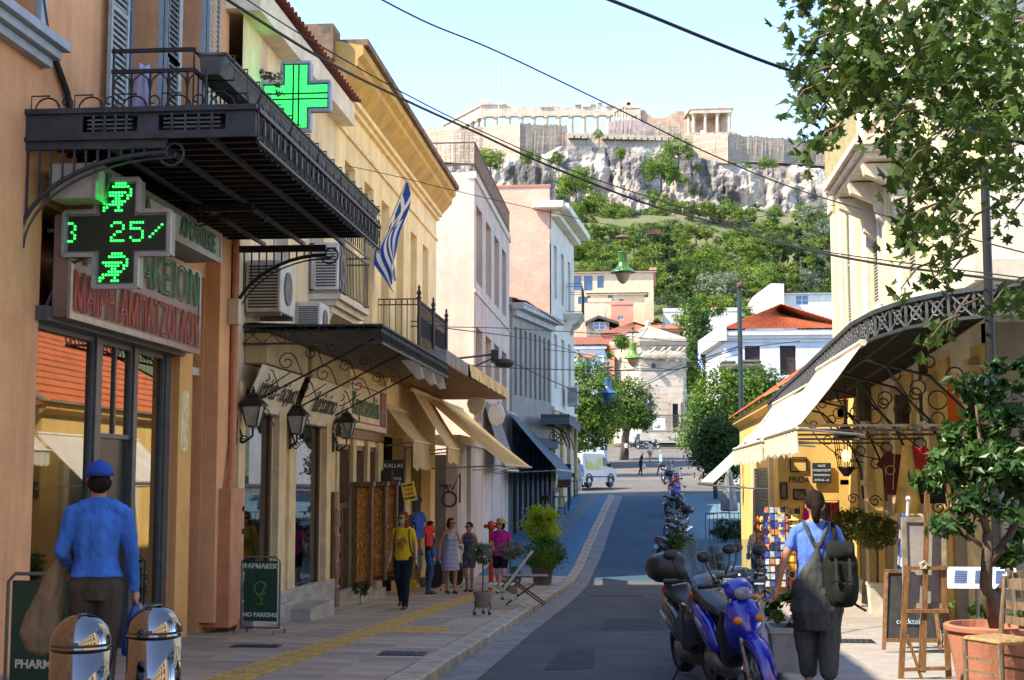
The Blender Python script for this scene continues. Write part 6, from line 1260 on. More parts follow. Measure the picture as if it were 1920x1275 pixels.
def place(p, px, py, s, Y=None, why=''):
    g = on_g(px, py) if Y is None else at_y(px, py, Y); kind = p.name.split('.')[0]
    row = 'just under the cliff' if py < 450 else 'high on the slope' if py < 476 else 'above mid slope' if py < 502 else 'at mid slope' if py < 528 else 'low on the slope' if py < 554 else 'near the slope foot' if py < 580 else 'at the slope foot'
    side = 'above the peach house' if px < 1150 else 'by the nearest green lamp' if px < 1240 else 'by the cypresses' if px < 1310 else 'above the feathery tree' if px < 1390 else 'above the white gable' if px < 1480 else 'beside the corner house'
    tone = {id(pA): 'sunlit yellow green ', id(pB): 'dark green '}.get(id(p), '')
    lab = why or '%s%s %s, %s' % (tone, WH[kind], row, side)
    z = g-Vector((0, 0, .3)); sc_2 = (s*random.uniform(.9, 1.15), s*random.uniform(.9, 1.1), s*random.uniform(.85, 1.1))
    if id(p) in used_p: t = dup(p, z, random.uniform(0, 6.28), lab, sc_2)
    else: used_p.add(id(p)); t = p; t.location = z; t.scale = sc_2; t['label'] = lab
    PL.append((t, px)); t['group'] = 'trees on the slope below the rock, '+kind.replace('_', ' ')
random.seed(21)
rows = [(414, 19), (438, 24), (462, 25), (488, 27), (514, 29), (540, 32), (566, 34), (592, 38)]
for py, st in rows:
    px = 1030+random.uniform(0, 15)
    while px < 1600:
        hid = (1068 < px < 1215 and py > 570)
        if not hid:
            r = random.random(); p = pA if r < .48 else pB if r < .72 else pF if r < .8 else pE if r < .92 else pD if px > 1450 else pA
            if py < 445: p = pE if r < .5 else pB if r < .75 else pA
            place(p, px, py+random.uniform(-7, 7), random.uniform(.72, 1.0)*(.85 if py < 470 else 1)*(.9 if p is pE else 1))
        px += st*random.uniform(.75, 1.2)
for px in range(1040, 1575, 17): place((pE, pB, pA, pE, pF)[random.randrange(5)], px+random.uniform(-6, 6), random.uniform(420, 432), random.uniform(.6, .95), Y=random.uniform(318, 332))
for px, py, s in ((1257, 575, 1.15), (1249, 520, 1.0), (1262, 600, 1.1), (1497, 510, 1.0), (1502, 565, 1.15), (1540, 560, 1.0), (1337, 432, .6), (1560, 565, 1), (1094, 500, .7), (1455, 560, .8), (1273, 590, .6)): place(pC, px, py, s)
for px, py, s in ((1530, 440, 1.35), (1555, 470, 1.2)): place(pD, px, py, s)
place(pF, 1430, 575, 1.15); place(pD, 1345, 600, 1.35, why='large feathery pale green tree behind the green pole'); place(pF, 1375, 610, .9)
for i, (px, py, s, Y) in enumerate(((1240, 345, .95, 338), (1262, 330, 1.1, 338), (1225, 365, .8, 335), (1272, 305, .8, 342), (1250, 372, .7, 333), (1065, 350, 1.0, 336), (1080, 372, .9, 334), (1052, 335, .7, 338), (1122, 243, .55, 357), (920, 315, .8, 345), (1308, 305, .5, 345), (1400, 300, .4, 350), (990, 300, .5, 346), (1010, 285, .45, 350), (1300, 350, .5, 340), (1165, 290, .4, 348), (1045, 290, .7, 350), (1095, 385, .8, 333), (1440, 310, .5, 350), (1505, 380, .7, 335), (1215, 395, .7, 330), (1120, 400, .8, 330), (1145, 395, .6, 330), (785, 240, .3, 368))):
    place(pE if i % 3 else pF, px, py+14, s*1.45, Y, why='green bush growing on the cliff face, '+('below the middle of the ruins' if 1200 < px < 1280 else 'on its left part' if px < 1100 else 'near its centre' if px < 1200 else 'on its right part'))
ORD = ['leftmost', 'second', 'third', 'fourth', 'fifth', 'sixth', 'seventh', 'eighth', 'ninth', 'tenth']
by = {}
for t, px in PL: by.setdefault(t['label'], []).append((px, t))
for k, v in by.items():
    if len(v) > 1:
        for i, (_, t) in enumerate(sorted(v, key=lambda e: e[0])): t['label'] = k+', '+(ORD[i]+' there' if i == 0 else 'rightmost there' if i == len(v)-1 else ORD[i]+' from left')
# street trees and town greenery
tree('plane_tree', 'big leafy plane tree behind the white van on the left', (-4.6, 97, 1.6), 9, [((1.0, 0, 6.2), (2.1, 2.2, 2.6)), ((.3, 0, 4.2), (2.4, 2.2, 2.0)), ((1.9, 0, 4.2), (1.7, 1.8, 1.8)), ((.9, 0, 2.8), (1.7, 1.5, 1.0))], 15000, .23, g_street, .2, seed=31)
tree('plane_tree', 'leafy plane tree with thick trunk right of the bigger one on the square', (-1.3, 124, 3.2), 8, [((.6, 0, 5.4), (2.0, 2, 2.2)), ((1.0, 0, 3.9), (2.1, 2, 1.3)), ((-1.0, 0, 4.6), (1.8, 1.8, 1.8)), ((-2.6, 0, 7.2), (1.6, 1.6, 1.4))], 13000, .25, g_street, .42, seed=32)
tree('street_tree', 'bushy green tree between the awnings and the green pole on the right', (4.9, 76, 1.2), 7, [((-.3, 0, 4.7), (1.9, 1.8, 1.9)), ((-1.3, 0, 3.1), (1.9, 1.8, 1.5)), ((1.3, 0, 4.0), (1.8, 1.7, 1.9)), ((-.2, 0, 2.0), (1.9, 1.8, 1.4)), ((1.6, 0, 5.6), (1.3, 1.3, 1.2))], 17000, .19, g_street, .18, seed=33)
tree('street_tree', 'darker tree drooping over the parked scooters on the right', (3.6, 66, .7), 4, [((-.2, 0, 2.3), (1.25, 1.2, 1.2)), ((.3, 0, 1.4), (1.0, 1, .8)), ((.5, 0, 3.2), (1.2, 1.2, 1.0))], 7500, .17, g_dark, .12, seed=34)
c = at_y(1308, 720, 178); tree('tall_shrub', 'tall bright hedge tree between the tower and the white house', c, 9, [((0, 0, 4), (2.2, 2, 4.2)), ((-.6, 0, 8.5), (2.6, 2, 2.4)), ((1.5, 0, 10), (2.6, 2, 1.6)), ((.2, 0, 1), (2.6, 2, 2.5))], 9000, .36, g_bright, .2, seed=35)
c = at_y(1335, 690, 150); tree('tall_shrub', 'dark shrub in the gap behind the striped flag', c, 5, [((-1, 0, 2.5), (1.6, 1.5, 3)), ((-1.4, 0, 6), (1.3, 1.2, 2))], 4500, .32, g_dark, .15, seed=36)
for i, (px, py, Y, r) in enumerate(((1230, 615, 200, 1.3), (1260, 570, 212, 2.6), (1165, 640, 160, .9), (1128, 668, 150, 1.2), (1296, 590, 190, 1.2), (1400, 590, 200, 1.4))):
    c = at_y(px, py, Y); tree('garden_shrub', 'garden shrub among the roofs, '+['by the peach house end wall', 'largest, above the long white building', 'above the tower roof edge', 'left of the tower behind the plane trees', 'on the long white building terrace', 'below the far white gable'][i], c-Vector((0, 0, r*1.4)), 3, [((0, 0, r*1.4), (r, r, r*.9))], 1500, .3, (g_street, g_dark, g_bright)[i % 3], .08, cat='shrub', seed=40+i)
# ---- foreground plane tree
random.seed(5)
lf = [(0, -.5), (.1, -.28), (.42, -.34), (.3, -.12), (.55, .12), (.27, .12), (.22, .28), (0, .55), (-.22, .28), (-.27, .12), (-.55, .12), (-.3, -.12), (-.42, -.34), (-.1, -.28)]
def plane_leaves(mb, c, r, n, size, rd):
    for _ in range(n):
        d = Vector([max(-1, min(1, rd.gauss(0, .5))) for _ in range(3)]); p = Vector(c)+Vector((d.x*r[0], d.y*r[1], d.z*r[2]))
        s = size*rd.uniform(.55, 1.15); az = rd.uniform(0, 6.28); til = rd.uniform(.2, 1.3)
        M = Matrix.Rotation(az, 3, 'Z') @ Matrix.Rotation(til, 3, 'X') @ Matrix.Rotation(rd.uniform(-.7, .7), 3, 'Y'); b0 = len(mb.v)
        for x, y in lf: mb.v.append(p+M @ Vector((x*s, y*s, -.25*s*abs(x)*1.2)))
        k = len(lf); mb.v.append(p+M @ Vector((0, 0, .03*s)))
        for i in range(k): mb.f.append((b0+k, b0+i, b0+(i+1) % k)); mb.mi.append(0)
rd = random.Random(9); pt = thing('plane_tree', 'large plane tree overhanging the top right with lobed leaves', 'tree', (5.8, 9.5, 0)); q = MB()
CL = [(1500, 5, 45, 30, 45), (1560, 30, 55, 50, 90), (1640, 40, 60, 60, 110), (1730, 40, 70, 60, 160), (1820, 50, 70, 60, 200), (1900, 60, 60, 80, 200), (1540, 110, 45, 45, 90), (1610, 120, 60, 50, 150), (1700, 130, 70, 50, 190), (1790, 140, 70, 55, 220), (1880, 160, 70, 70, 230), (1500, 110, 30, 35, 35), (1495, 175, 30, 12, 16), (1530, 170, 32, 30, 45), (1575, 180, 40, 38, 80), (1650, 190, 55, 40, 110), (1740, 215, 60, 45, 130), (1840, 230, 60, 50, 170), (1900, 260, 50, 60, 130), (1530, 215, 30, 25, 30), (1545, 260, 32, 22, 40), (1520, 285, 24, 22, 30), (1478, 208, 16, 6, 6), (1500, 250, 20, 14, 12), (1660, 250, 35, 30, 50), (1720, 290, 45, 40, 80), (1690, 325, 30, 22, 34), (1790, 300, 50, 40, 100), (1740, 350, 40, 35, 75), (1775, 395, 35, 35, 60), (1690, 400, 24, 28, 28), (1680, 440, 20, 18, 16), (1745, 430, 38, 28, 48), (1690, 475, 16, 18, 12), (1712, 475, 12, 22, 8), (1770, 480, 30, 26, 32), (1745, 530, 24, 12, 10), (1690, 540, 22, 10, 12), (1775, 520, 20, 22, 18), (1880, 350, 30, 60, 45), (1890, 410, 25, 30, 25), (1850, 320, 35, 30, 45), (1800, 440, 22, 18, 16), (1900, 560, 26, 24, 36), (1860, 570, 22, 16, 20), (1775, 610, 28, 20, 18), (1740, 640, 20, 26, 16), (1910, 590, 14, 20, 14), (1700, 430, 14, 40, 12)]
tw_ = MB()
for px, py, rx, ry, n in CL:
    for k in range(3):
        Y = rd.uniform(8.6, 12.6); c = at_y(px, py, Y); P = ppm(Y); plane_leaves(q, c, (rx/P*1.05, .5, ry/P*1.05), int(n*.28), .118, rd)
        e = at_y(min(1990, px+60), py-50, Y); tw_.tube([c+Vector((0, 0, -ry/P*.7)), c, c.lerp(e, .5)+Vector((0, 0, .05)), e], [.002, .004, .006, .008], 4)
q.build('foliage', leafm('leaf_plane', (.08, .14, .022), (.028, .06, .014), .42), pt, kind='stuff'); tw_.build('twigs', bark, pt, kind='stuff')
tw_ = MB(); tw_.tube([(5.8, 9.5, -.1), (5.75, 9.6, 1.5), (5.6, 9.7, 3.2)], [.3, .24, .2], 12); tw_.build('trunk', bark, pt, smooth=True)
for pts in ([(5.6, 9.7, 3.2), (4.9, 10, 4.6), (4.1, 10.5, 5.2), (3.0, 11, 5.3)], [(5.6, 9.7, 3.2), (5.2, 10.2, 4.8), (4.4, 10.6, 6.0), (3.4, 11, 6.4)], [(5.6, 9.7, 3.2), (5.6, 9.8, 5.5), (5.2, 9.9, 7.4)], [(4.4, 10.4, 4.9), (3.9, 10.7, 4.5), (3.3, 10.9, 4.1)]):
    q = MB(); q.tube(pts, [.14, .09, .05, .02][:len(pts)] if len(pts) == 4 else [.16, .1, .05], 7); q.build('branch', bark, pt, smooth=True)
# ---- broad-leaved tree in the terracotta pot
terra = mat('terracotta', (.42, .17, .10), .8, .15, 3, .25, 30, col2=(.30, .125, .08))
def pot(label, c, r, h, m=terra, name='flower_pot', cat='pot', lip=.05, tp=.78):
    t = thing(name, label, cat, c); q = MB(); x, y, z = c; q.lathe([(r*tp, z), (r*tp+.005, z+.01), (r*.97, z+h-lip), (r*1.04, z+h-lip+.005), (r*1.05, z+h-.01), (r*1.02, z+h), (r*.93, z+h), (r*.9, z+h-.06), (.02, z+h-.06)], (x, y, 0), 32); q.build('pot_body', m, t, smooth=False); return t
gy = gz(12)+PZ; pot('large terracotta pot holding the broad leaved tree, beside the easel', (2.98, 12.2, gy), .40, .52)
ct = (3.02, 12.3, gy+.46); t = thing('potted_tree', 'broad leaved evergreen tree growing from the large terracotta pot', 'tree', ct); q = MB(); V_ = lambda px, py, Y=12.2: at_y(px, py, Y)
q.tube([ct, V_(1848, 1100), V_(1850, 1060), V_(1852, 1000)], [.06, .055, .05, .045], 9); q.tube([V_(1852, 1060), V_(1890, 1010), V_(1915, 960), V_(1925, 880)], [.04, .035, .03, .02], 7); q.tube([V_(1852, 1000), V_(1835, 940), V_(1840, 850), V_(1830, 760)], [.035, .03, .02, .01], 7); q.tube([V_(1850, 1030), V_(1810, 1000), V_(1780, 960), V_(1770, 900)], [.022, .018, .012, .006], 6); q.tube([V_(1870, 1110), V_(1893, 1080), V_(1890, 1065)], [.03, .022, .018], 6); q.build('trunk', bark, t, smooth=True)
B = [(V_(*p, 12.2+dy), (rx/213, .42, ry/213)) for p, rx, ry, dy in (((1850, 850), 90, 70, 0), ((1800, 900), 70, 70, .1), ((1890, 900), 70, 80, -.1), ((1850, 960), 80, 50, 0), ((1900, 790), 60, 60, .2), ((1800, 830), 60, 50, .2), ((1815, 720), 40, 40, 0), ((1870, 720), 25, 50, 0), ((1840, 770), 55, 45, .1), ((1765, 990), 30, 40, 0), ((1900, 1030), 45, 45, .1), ((1760, 880), 30, 45, 0), ((1910, 700), 25, 40, .2))]
leaves(B, 3000, .095, 71, long=1.3, shell=.35).build('crown', leafm('leaf_citrus', (.065, .14, .03), (.025, .07, .018), .25, .35), t)
pot('smaller terracotta pot cut by the right frame edge', (3.62, 12.5, gy), .26, .42)
# ---- topiary in grey planter
def balltree(label, c, s, balls, n, size, m, potw, poth, pm, seed, square=False, stem=.02, plabel='', tname='topiary_tree', group=None, castor=False, top=None):
    x, y, z = c; t = thing('planter', plabel, 'planter', c, group=group); q = MB(); a = potw/2
    z0 = z+(.12 if castor else 0)
    if square: q.loft([[(x+sx*r, y+sy*r, zz_) for sx, sy in ((-1,-1),(1,-1),(1,1),(-1,1))] for r, zz_ in ((a*.8, z0), (a*.95, z0+poth-.06), (a*1.02, z0+poth-.055), (a*1.03, z0+poth), (a*.9, z0+poth), (a*.88, z0+poth-.05))])
    else: q.lathe([(a*.75, z0), (a*.97, z0+poth-.05), (a*1.03, z0+poth-.045), (a*1.03, z0+poth), (a*.9, z0+poth), (a*.88, z0+poth-.05)], (x, y, 0), 24)
    q.build('pot_body', pm, t)
    if castor:
        for k in range(3):
            an = R(90+120*k); px_, py_ = x+a*.95*math.cos(an), y+a*.95*math.sin(an); q = MB(); q.tube([(px_, py_, z0+.1), (px_+.02, py_, z0), (px_-.02, py_, z0-.06), (px_, py_, z0-.08)], .008, 4); q.ball((px_, py_, z+.03), .03, 8, 5); q.build('castor', black, t)
    t = thing(tname, label, 'plant', (x, y, z0+poth-.05), group=group and group+' (plants)'); q = MB(); tp = balls[-1][0]; q.tube([(x, y, z0+poth-.06), (x+.01, y, z0+poth+(tp-poth)*.5), (x, y, z+tp)], stem, 6); q.build('stem', bark, t)
    if top: leaves([((x, y, z+h), (r, r, r*k)) for h, r, k in balls[1:]], n//2, size, seed+1, clump=0, shell=.75, rag=.15).build('upper_crown', top, t); balls = balls[:1]; n //= 2
    leaves([((x, y, z+h), (r, r, r*k)) for h, r, k in balls], n, size, seed, clump=0, shell=.75, rag=.15).build('crown', m, t); return t
balltree('two tiered clipped bush, upper ball coloured sunlit lime, lower ball dark green', (-2.62, 37.8, gz(37.8)+PZ), 1, [(.88, .58, .8), (1.62, .50, .95), (1.9, .36, .7)], 9000, .07, leafm('leaf_topiary', (.14, .26, .03), (.05, .12, .02), .4), .62, .5, mat('planter_dark', (.10, .09, .08), .8, .2, 4), 81, plabel='dark grey round planter holding the two tiered bush', stem=.04, top=leafm('leaf_sunlit', (.52, .62, .03), (.22, .33, .02), .5))  # lime leaf colour stands in for sunlight on the upper ball
cvp = mat('pot_taupe', (.24, .18, .12), .85, .15, 5)
balltree('small round olive standard on wheels nearest on the left pavement', (-2.55, 22.7, gz(22.7)+PZ), 1, [(.98, .2, .85)], 1500, .045, g_olive, .3, .26, cvp, 82, plabel='taupe pot on a wheeled iron stand in front of the folding chair', stem=.012, castor=True)
balltree('second small olive standard on wheels behind the folding chair', (-2.62, 28.3, gz(28.3)+PZ), 1, [(1.0, .25, .75)], 1500, .05, g_olive, .34, .28, cvp, 83, plabel='taupe pot on a wheeled iron stand behind the folding chair', stem=.014, castor=True)
whp = mat('planter_white', (.62, .58, .48), .7, .1, 4)
balltree('round olive tree in the nearer tall white planter', (4.02, 24.3, gz(24.3)+PZ), 1, [(1.38, .34, .9)], 3000, .06, leafm('leaf_boxwood', (.24, .26, .07), (.09, .12, .03), .4), .34, .52, whp, 84, True, plabel='tall square white planter nearer of two by the golden wall', stem=.02)
balltree('round olive tree in the farther tall white planter', (3.98, 26.9, gz(26.9)+PZ), 1, [(1.5, .36, .9)], 3000, .06, _M['leaf_boxwood'], .34, .5, whp, 85, True, plabel='tall square white planter farther of two by the golden wall', stem=.02)
for i, (X_, Y_, r, h, m, w) in enumerate(((1.38, 46, .48, .72, g_dark, .4), (1.0, 27.5, .46, .66, g_street, .34), (1.05, 23.2, .42, .6, g_street, .34), (1.15, 31.5, .46, .66, g_dark, .34))):
    balltree('round dense shrub along the right kerb, '+['farthest up the hill by a scooter wheel', 'second from the scooters', 'closest to the scooters', 'third from the scooters'][i], (X_, Y_, gz(Y_)+PZ), 1, [(h, r, .85), (h-.15, r*.9, .7)], 4500, .08, m, w, .32, terra, 90+i, plabel='small clay pot under the kerb shrub, '+['farthest', 'second', 'nearest', 'third'][i]+' from the camera' if i else 'small clay pot under the farthest kerb shrub')
stone_p = mat('planter_stone', (.34, .36, .36), .8, .15, 4, .3, 40)
balltree('leafy plants filling the stone trough beside the blue scooter', (1.46, 13.6, gz(13.6)+PZ), 1, [(.58, .24, .6), (.5, .25, .5)], 900, .08, g_street, .5, .42, stone_p, 97, True, plabel='square pale stone trough beside the walking woman in dungarees', stem=.01)
for i in range(7):
    X_ = 3.1+i*.35; tree('low_plant', 'low leafy plant at the foot of the beige wall, '+['first', 'second', 'third', 'fourth', 'fifth', 'sixth', 'seventh'][i]+' from the left', (X_, 16.6, gz(16.6)+PZ), .6, [((0, 0, .3), (.24, .22, .3))], 260, .11, g_street, .01, cat='plant', group='low plants by the beige wall', seed=100+i, limbs=0)
# ivy on the shop window sill of the pharmacy
q = leaves([((-6.15, 12.9+.35*k, .28), (.12, .2, .14)) for k in range(4)]+[((-6.15, 15.6+.3*k, .26), (.1, .18, .13)) for k in range(3)], 700, .07, 120); o = q.build('window_plants', g_street); o['label'] = 'low leafy plants behind the pharmacy window glass'; o['category'] = 'plants'; o['kind'] = 'stuff'
q = leaves([(at_y(513, 158, 13.9), (.1, .3, .13)), (at_y(495, 140, 13.8), (.04, .1, .07))], 220, .045, 121); o = q.build('shrub', g_olive); o['label'] = 'scraggly shrub sticking out of a trough planter beside the green cross'; o['category'] = 'plant'
tree('window_box_plant', 'leafy plant box on the ground beside the jewellery doors', (-5.15, 25.6, gz(25.6)+PZ), .3, [((0, 0, .3), (.12, .45, .14))], 420, .06, g_dark, .01, cat='plant', seed=130, limbs=0)
# ================================================================ vehicles
rubber = mat('rubber', (.018, .018, .018), .8, .2, 20); chrome = mat('chrome', (.7, .7, .7), .08, 0, metal=1); blackp = mat('black_plastic', (.02, .02, .022), .4, .1, 8)
def sec(y, z, w, h, x=0, n=12, p=2.6):
    return [(x+w*math.copysign(abs(math.cos(a))**(2/p), math.cos(a)), y, z+h*math.copysign(abs(math.sin(a))**(2/p), math.sin(a))) for a in [2*math.pi*i/n for i in range(n)]]
def wheel(t, x, y, z, r, w, rimm=chrome, spokes=5, axis='x'):
    q = MB(); N = 24; prof = [(r*.74, -w*.5), (r*.9, -w*.55), (r*.98, -w*.3), (r, 0), (r*.98, w*.3), (r*.9, w*.55), (r*.74, w*.5), (r*.70, 0)]
    def P(a, rr, o): return (x+o, y+rr*math.cos(a), z+rr*math.sin(a))
    rings = [[P(2*math.pi*i/N, rr, o) for rr, o in prof] for i in range(N)]; rings.append(rings[0]); q.loft(rings, cap=False); q.build('tyre', rubber, t)
    q = MB(); rings = [[P(2*math.pi*i/N, rr, o) for rr, o in ((r*.72, -w*.4), (r*.76, 0), (r*.72, w*.4), (r*.64, 0))] for i in range(N)]; rings.append(rings[0]); q.loft(rings, cap=False)
    for k in range(spokes): a = 2*math.pi*k/spokes; q.bar(P(a, r*.1, 0), P(a+.2, r*.68, 0), w*.3, r*.13)
    q.tube([(x-w*.6, y, z), (x+w*.6, y, z)], r*.14, 10); q.build('rim', rimm, t)
def scooter(label, col, name='scooter', screen=True, case=False, maxi=False, seatm=None):
    t = thing(name, label, 'scooter', (0, 0, 0), group='scooters parked along the right kerb'); r = .27 if not maxi else .25; w = .09 if not maxi else .12
    pm = mat('paint_'+name+str(len(_M)), col, .22, .05, 4, coat=.8, spec=.6); pw = 1 if not maxi else 1.25
    wheel(t, 0, -.64, r, r, w, _M['aluminium']); wheel(t, 0, .62, r, r, w*1.1, blackp)
    for sx in (-.085, .085):
        q = MB(); q.tube([(sx, -.63, r), (sx, -.55, .55), (sx*.9, -.42, .82)], [.022, .026, .03], 8); q.build('fork_leg', _M['aluminium'], t)
        q = MB(); q.cbox((sx*1.25, -.6, .34), (.012, .03, .07)); q.build('fork_reflector', mat('reflector_amber', (.8, .25, .02), .3, 0), t)
    q = MB(); q.lathe([(.1, -.008), (.1, .008)], (0, 0, 0), 16); q.v = [Vector((.07+v.z, -.64+v.x, r+v.y)) for v in q.v]; q.build('brake_disc', chrome, t)
    q = MB(); q.loft([[(sx_*.085*k, -.64+(r+.055)*math.cos(R(a)), r+(r+.055)*math.sin(R(a))+dz) for sx_, dz in ((-1, -.06), (-.7, 0), (0, .02), (.7, 0), (1, -.06), (.7, -.015), (0, .005), (-.7, -.015))] for a, k in ((200, .5), (180, .8), (150, 1.05), (120, 1.2), (90, 1.25), (60, 1.15), (40, .9))]); q.build('front_fender', pm, t, smooth=True)
    q = MB(); q.loft([sec(-.60, .62, .04*pw, .03), sec(-.57, .66, .13*pw, .10), sec(-.50, .70, .17*pw, .19), sec(-.40, .66, .19*pw, .25), sec(-.33, .62, .18*pw, .24)]); q.build('front_cowl', pm, t, smooth=True)
    for s in (-1, 1):
        q = MB(); q.loft([[(s*.13*pw, -.46, .72), (s*.2*pw, -.38, .8), (s*.23*pw, -.2, .58), (s*.2*pw, -.3, .35), (s*.12*pw, -.42, .42)], [(s*.10*pw, -.36, .72), (s*.17*pw, -.3, .8), (s*.19*pw, -.14, .56), (s*.17*pw, -.2, .33), (s*.1*pw, -.32, .42)]]); q.build('leg_shield', pm if maxi else mat('panel_dark', (.01, .012, .03), .3, .1, 4), t)
        q = MB(); q.ball((s*.11*pw, -.585, .72), (.05, .035, .035), 8, 5); q.build('indicator', _M['reflector_amber'], t, smooth=True)
        q = MB(); q.tube([(0, -.36, .98), (s*.2, -.36, 1.0), (s*.33, -.28, 1.0)], [.02, .016, .016], 7); q.tube([(s*.24, -.3, 1.0), (s*.36, -.24, 1.0)], .023, 8); q.build('handlebar', blackp, t)
        q = MB(); q.tube([(s*.2, -.35, 1.0), (s*.26, -.36, 1.12), (s*.28, -.33, 1.2)], .008, 5); mr = Vector((s*.29, -.32, 1.25)); q.ball(mr, (.075, .03, .05), 10, 6); q.build('mirror', blackp, t, smooth=True)
        q = MB(); q.bar((s*.3, -.30, .965), (s*.17, -.38, .985), .014); q.build('brake_lever', chrome, t)
        q = MB(); q.loft([sec(.02, .42, .03, .05, s*.13), sec(.2, .5, .07*pw, .14, s*.12), sec(.5, .62, .08*pw, .13, s*.11), sec(.85, .72, .03, .05, s*.08)]); q.build('side_panel', pm, t, smooth=True)
        q = MB(); q.cbox((s*.2*pw, .35, .62), (.012, .18, .025), Matrix.Rotation(.35, 3, 'X')); q.build('side_stripe', mat('stripe_silver', (.5, .52, .55), .3, 0), t)
    q = MB(); q.loft([sec(-.50, .92, .05, .03), sec(-.47, .93, .13, .07), sec(-.38, .97, .15, .08), sec(-.28, .98, .1, .05)]); q.build('handlebar_cowl', pm, t, smooth=True)
    q = MB(); q.ball((0, -.51 if not maxi else -.585, .93 if not maxi else .72), (.095, .03, .055), 12, 6); q.build('headlight', mat('headlight_glass', (.25, .27, .3), .08, 0, spec=1), t, smooth=True)
    q = MB(); q.loft([sec(-.3, .45, .1, .08), sec(-.1, .33, .11*pw, .07), sec(.05, .36, .13*pw, .1), sec(.3, .48, .12*pw, .14)]); q.build('underbody', blackp, t, smooth=True)
    q = MB(); q.loft([sec(-.02, .70, .10, .03), sec(.12, .74, .13, .05), sec(.38, .77, .14, .06), sec(.62, .84, .13, .055), sec(.86, .86, .08, .03)]); q.build('seat', seatm or blackp, t, smooth=True)
    q = MB(); q.loft([sec(.08, .26, .12, .12), sec(.3, .28, .14, .13), sec(.6, .27, .1, .08)]); q.build('engine', _M['aluminium'], t, smooth=True)
    q = MB(); q.tube([(.15, .2, .18), (.17, .4, .22), (.18, .85, .36)], [.03, .055, .06], 10); q.build('exhaust', chrome, t, smooth=True)
    q = MB(); q.bbox((.13, .3, .3), (.22, .62, .42), .02); q.build('exhaust_guard', white, t)
    q = MB(); q.loft([sec(.78, .8, .08, .04), sec(.92, .8, .09, .05)]); q.build('tail_light', mat('tail_red', (.5, .02, .02), .2, 0), t); q = MB(); q.cbox((0, .93, .55), (.17, .008, .13), Matrix.Rotation(.2, 3, 'X')); q.build('number_plate', white, t)
    q = MB(); q.tube([(-.12, .1, .25), (-.26, .15, .02)], .012, 5); q.build('side_stand', blackp, t)
    if screen:
        q = MB(); q.loft([[(x*k, y+abs(x)*.35*k, z) for x in (-.19, -.12, -.04, .04, .12, .19)] for y, z, k in ((-.52, .95, .75), (-.48, 1.12, 1.0), (-.42, 1.28, .95), (-.37, 1.37, .6))], closed=False); q.build('windscreen', glass('screen_tint', (.55, .66, .68), .04, 1.35, .02), t, smooth=True)
    if case: q = MB(); q.loft([sec(.68, 1.02, .16, .10), sec(.74, 1.03, .21, .15), sec(.95, 1.03, .22, .16), sec(1.1, 1.02, .2, .14), sec(1.14, 1.0, .14, .1)]); q.build('top_case', blackp, t, smooth=True)
    return t
zc = lambda y: gz(y)+RZ
s1 = scooter('shiny blue moped nearest the camera with its front wheel at the bottom edge', (.008, .018, .42), screen=False); s1.location = (.83, 12.4, zc(12.4)); s1.rotation_euler = (0, R(-6), R(14)); s1.scale = (.85, 1, 1)
s2 = scooter('dark grey scooter with black top case right behind the blue moped', (.03, .04, .05), case=True, maxi=True); s2.location = (.60, 13.7, zc(13.7)); s2.rotation_euler = (0, R(-5), R(14)); s2.scale = (1, 1, 1)
s3 = scooter('silver grey scooter with clear windscreen, third from the camera', (.26, .29, .32), maxi=True); s3.location = (.80, 15.3, zc(15.3)); s3.rotation_euler = (0, R(-6), R(12)); s3.scale = (1, 1, 1)
s4 = dup(s2, (1.08, 16.9, zc(16.9)), R(12), 'black scooter with windscreen and top case, fourth from the camera')
s5 = scooter('dark motor scooter with pale wheel half hidden by the farthest kerb shrub', (.02, .02, .025), screen=False); s5.location = (1.15, 47.5, zc(47.5)); s5.rotation_euler = (0, 0, R(40))
sred = scooter('red delivery scooter with red box in the far row', (.5, .02, .015), case=True)
far = [(s5, 51, 'black moped, first in the far row above the shrubs', 20), (s4, 54, 'black maxi scooter second in the far row', -30), (s5, 60.5, 'dark moped third in the far row', 30), (s1, 64, 'blue moped in the far row below the red scooter', 10), (None, 69, '', 15), (s5, 80, 'dark moped near the man in the pale blue shirt', -20), (s2, 86, 'grey scooter last in the far row', 20)]
for src, Y, lb_, rz in far:
    X = lerp(KR, Y)-.15
    if src is None: sred.location = (X, Y, gz(Y)); sred.rotation_euler = (0, 0, R(15))
    else: dup(src, (X, Y, gz(Y)+RZ*(Y < 67)), R(rz), lb_)
for X, Y, l_ in ((-.7, 146, 'dark motorbike left of the parked blue car'), (1.4, 146, 'dark motorbike right of the parked blue car')): dup(s5, (X, Y, gz(Y)), R(70), l_)
def carbody(t, pm, L, W, prof, belt, gl, sx=1):
    """prof = side outline (y, z) lower body; belt = greenhouse outline"""
    q = MB(); n = 5; rings = []
    for k in range(n): u = -1+2*k/(n-1); kk = 1-.035*u*u; rings.append([(u*W/2, y*kk, z if abs(u) < .9 else z*.985+.01) for y, z in prof])
    q.loft(rings); q.build('body', pm, t)
    q = MB(); q.loft([[(s*W/2*(.96 if z < belt[0][1]+.05 else .8), y, z) for y, z in belt] for s in (-1, -.5, .5, 1)]); q.build('cabin', gl, t)
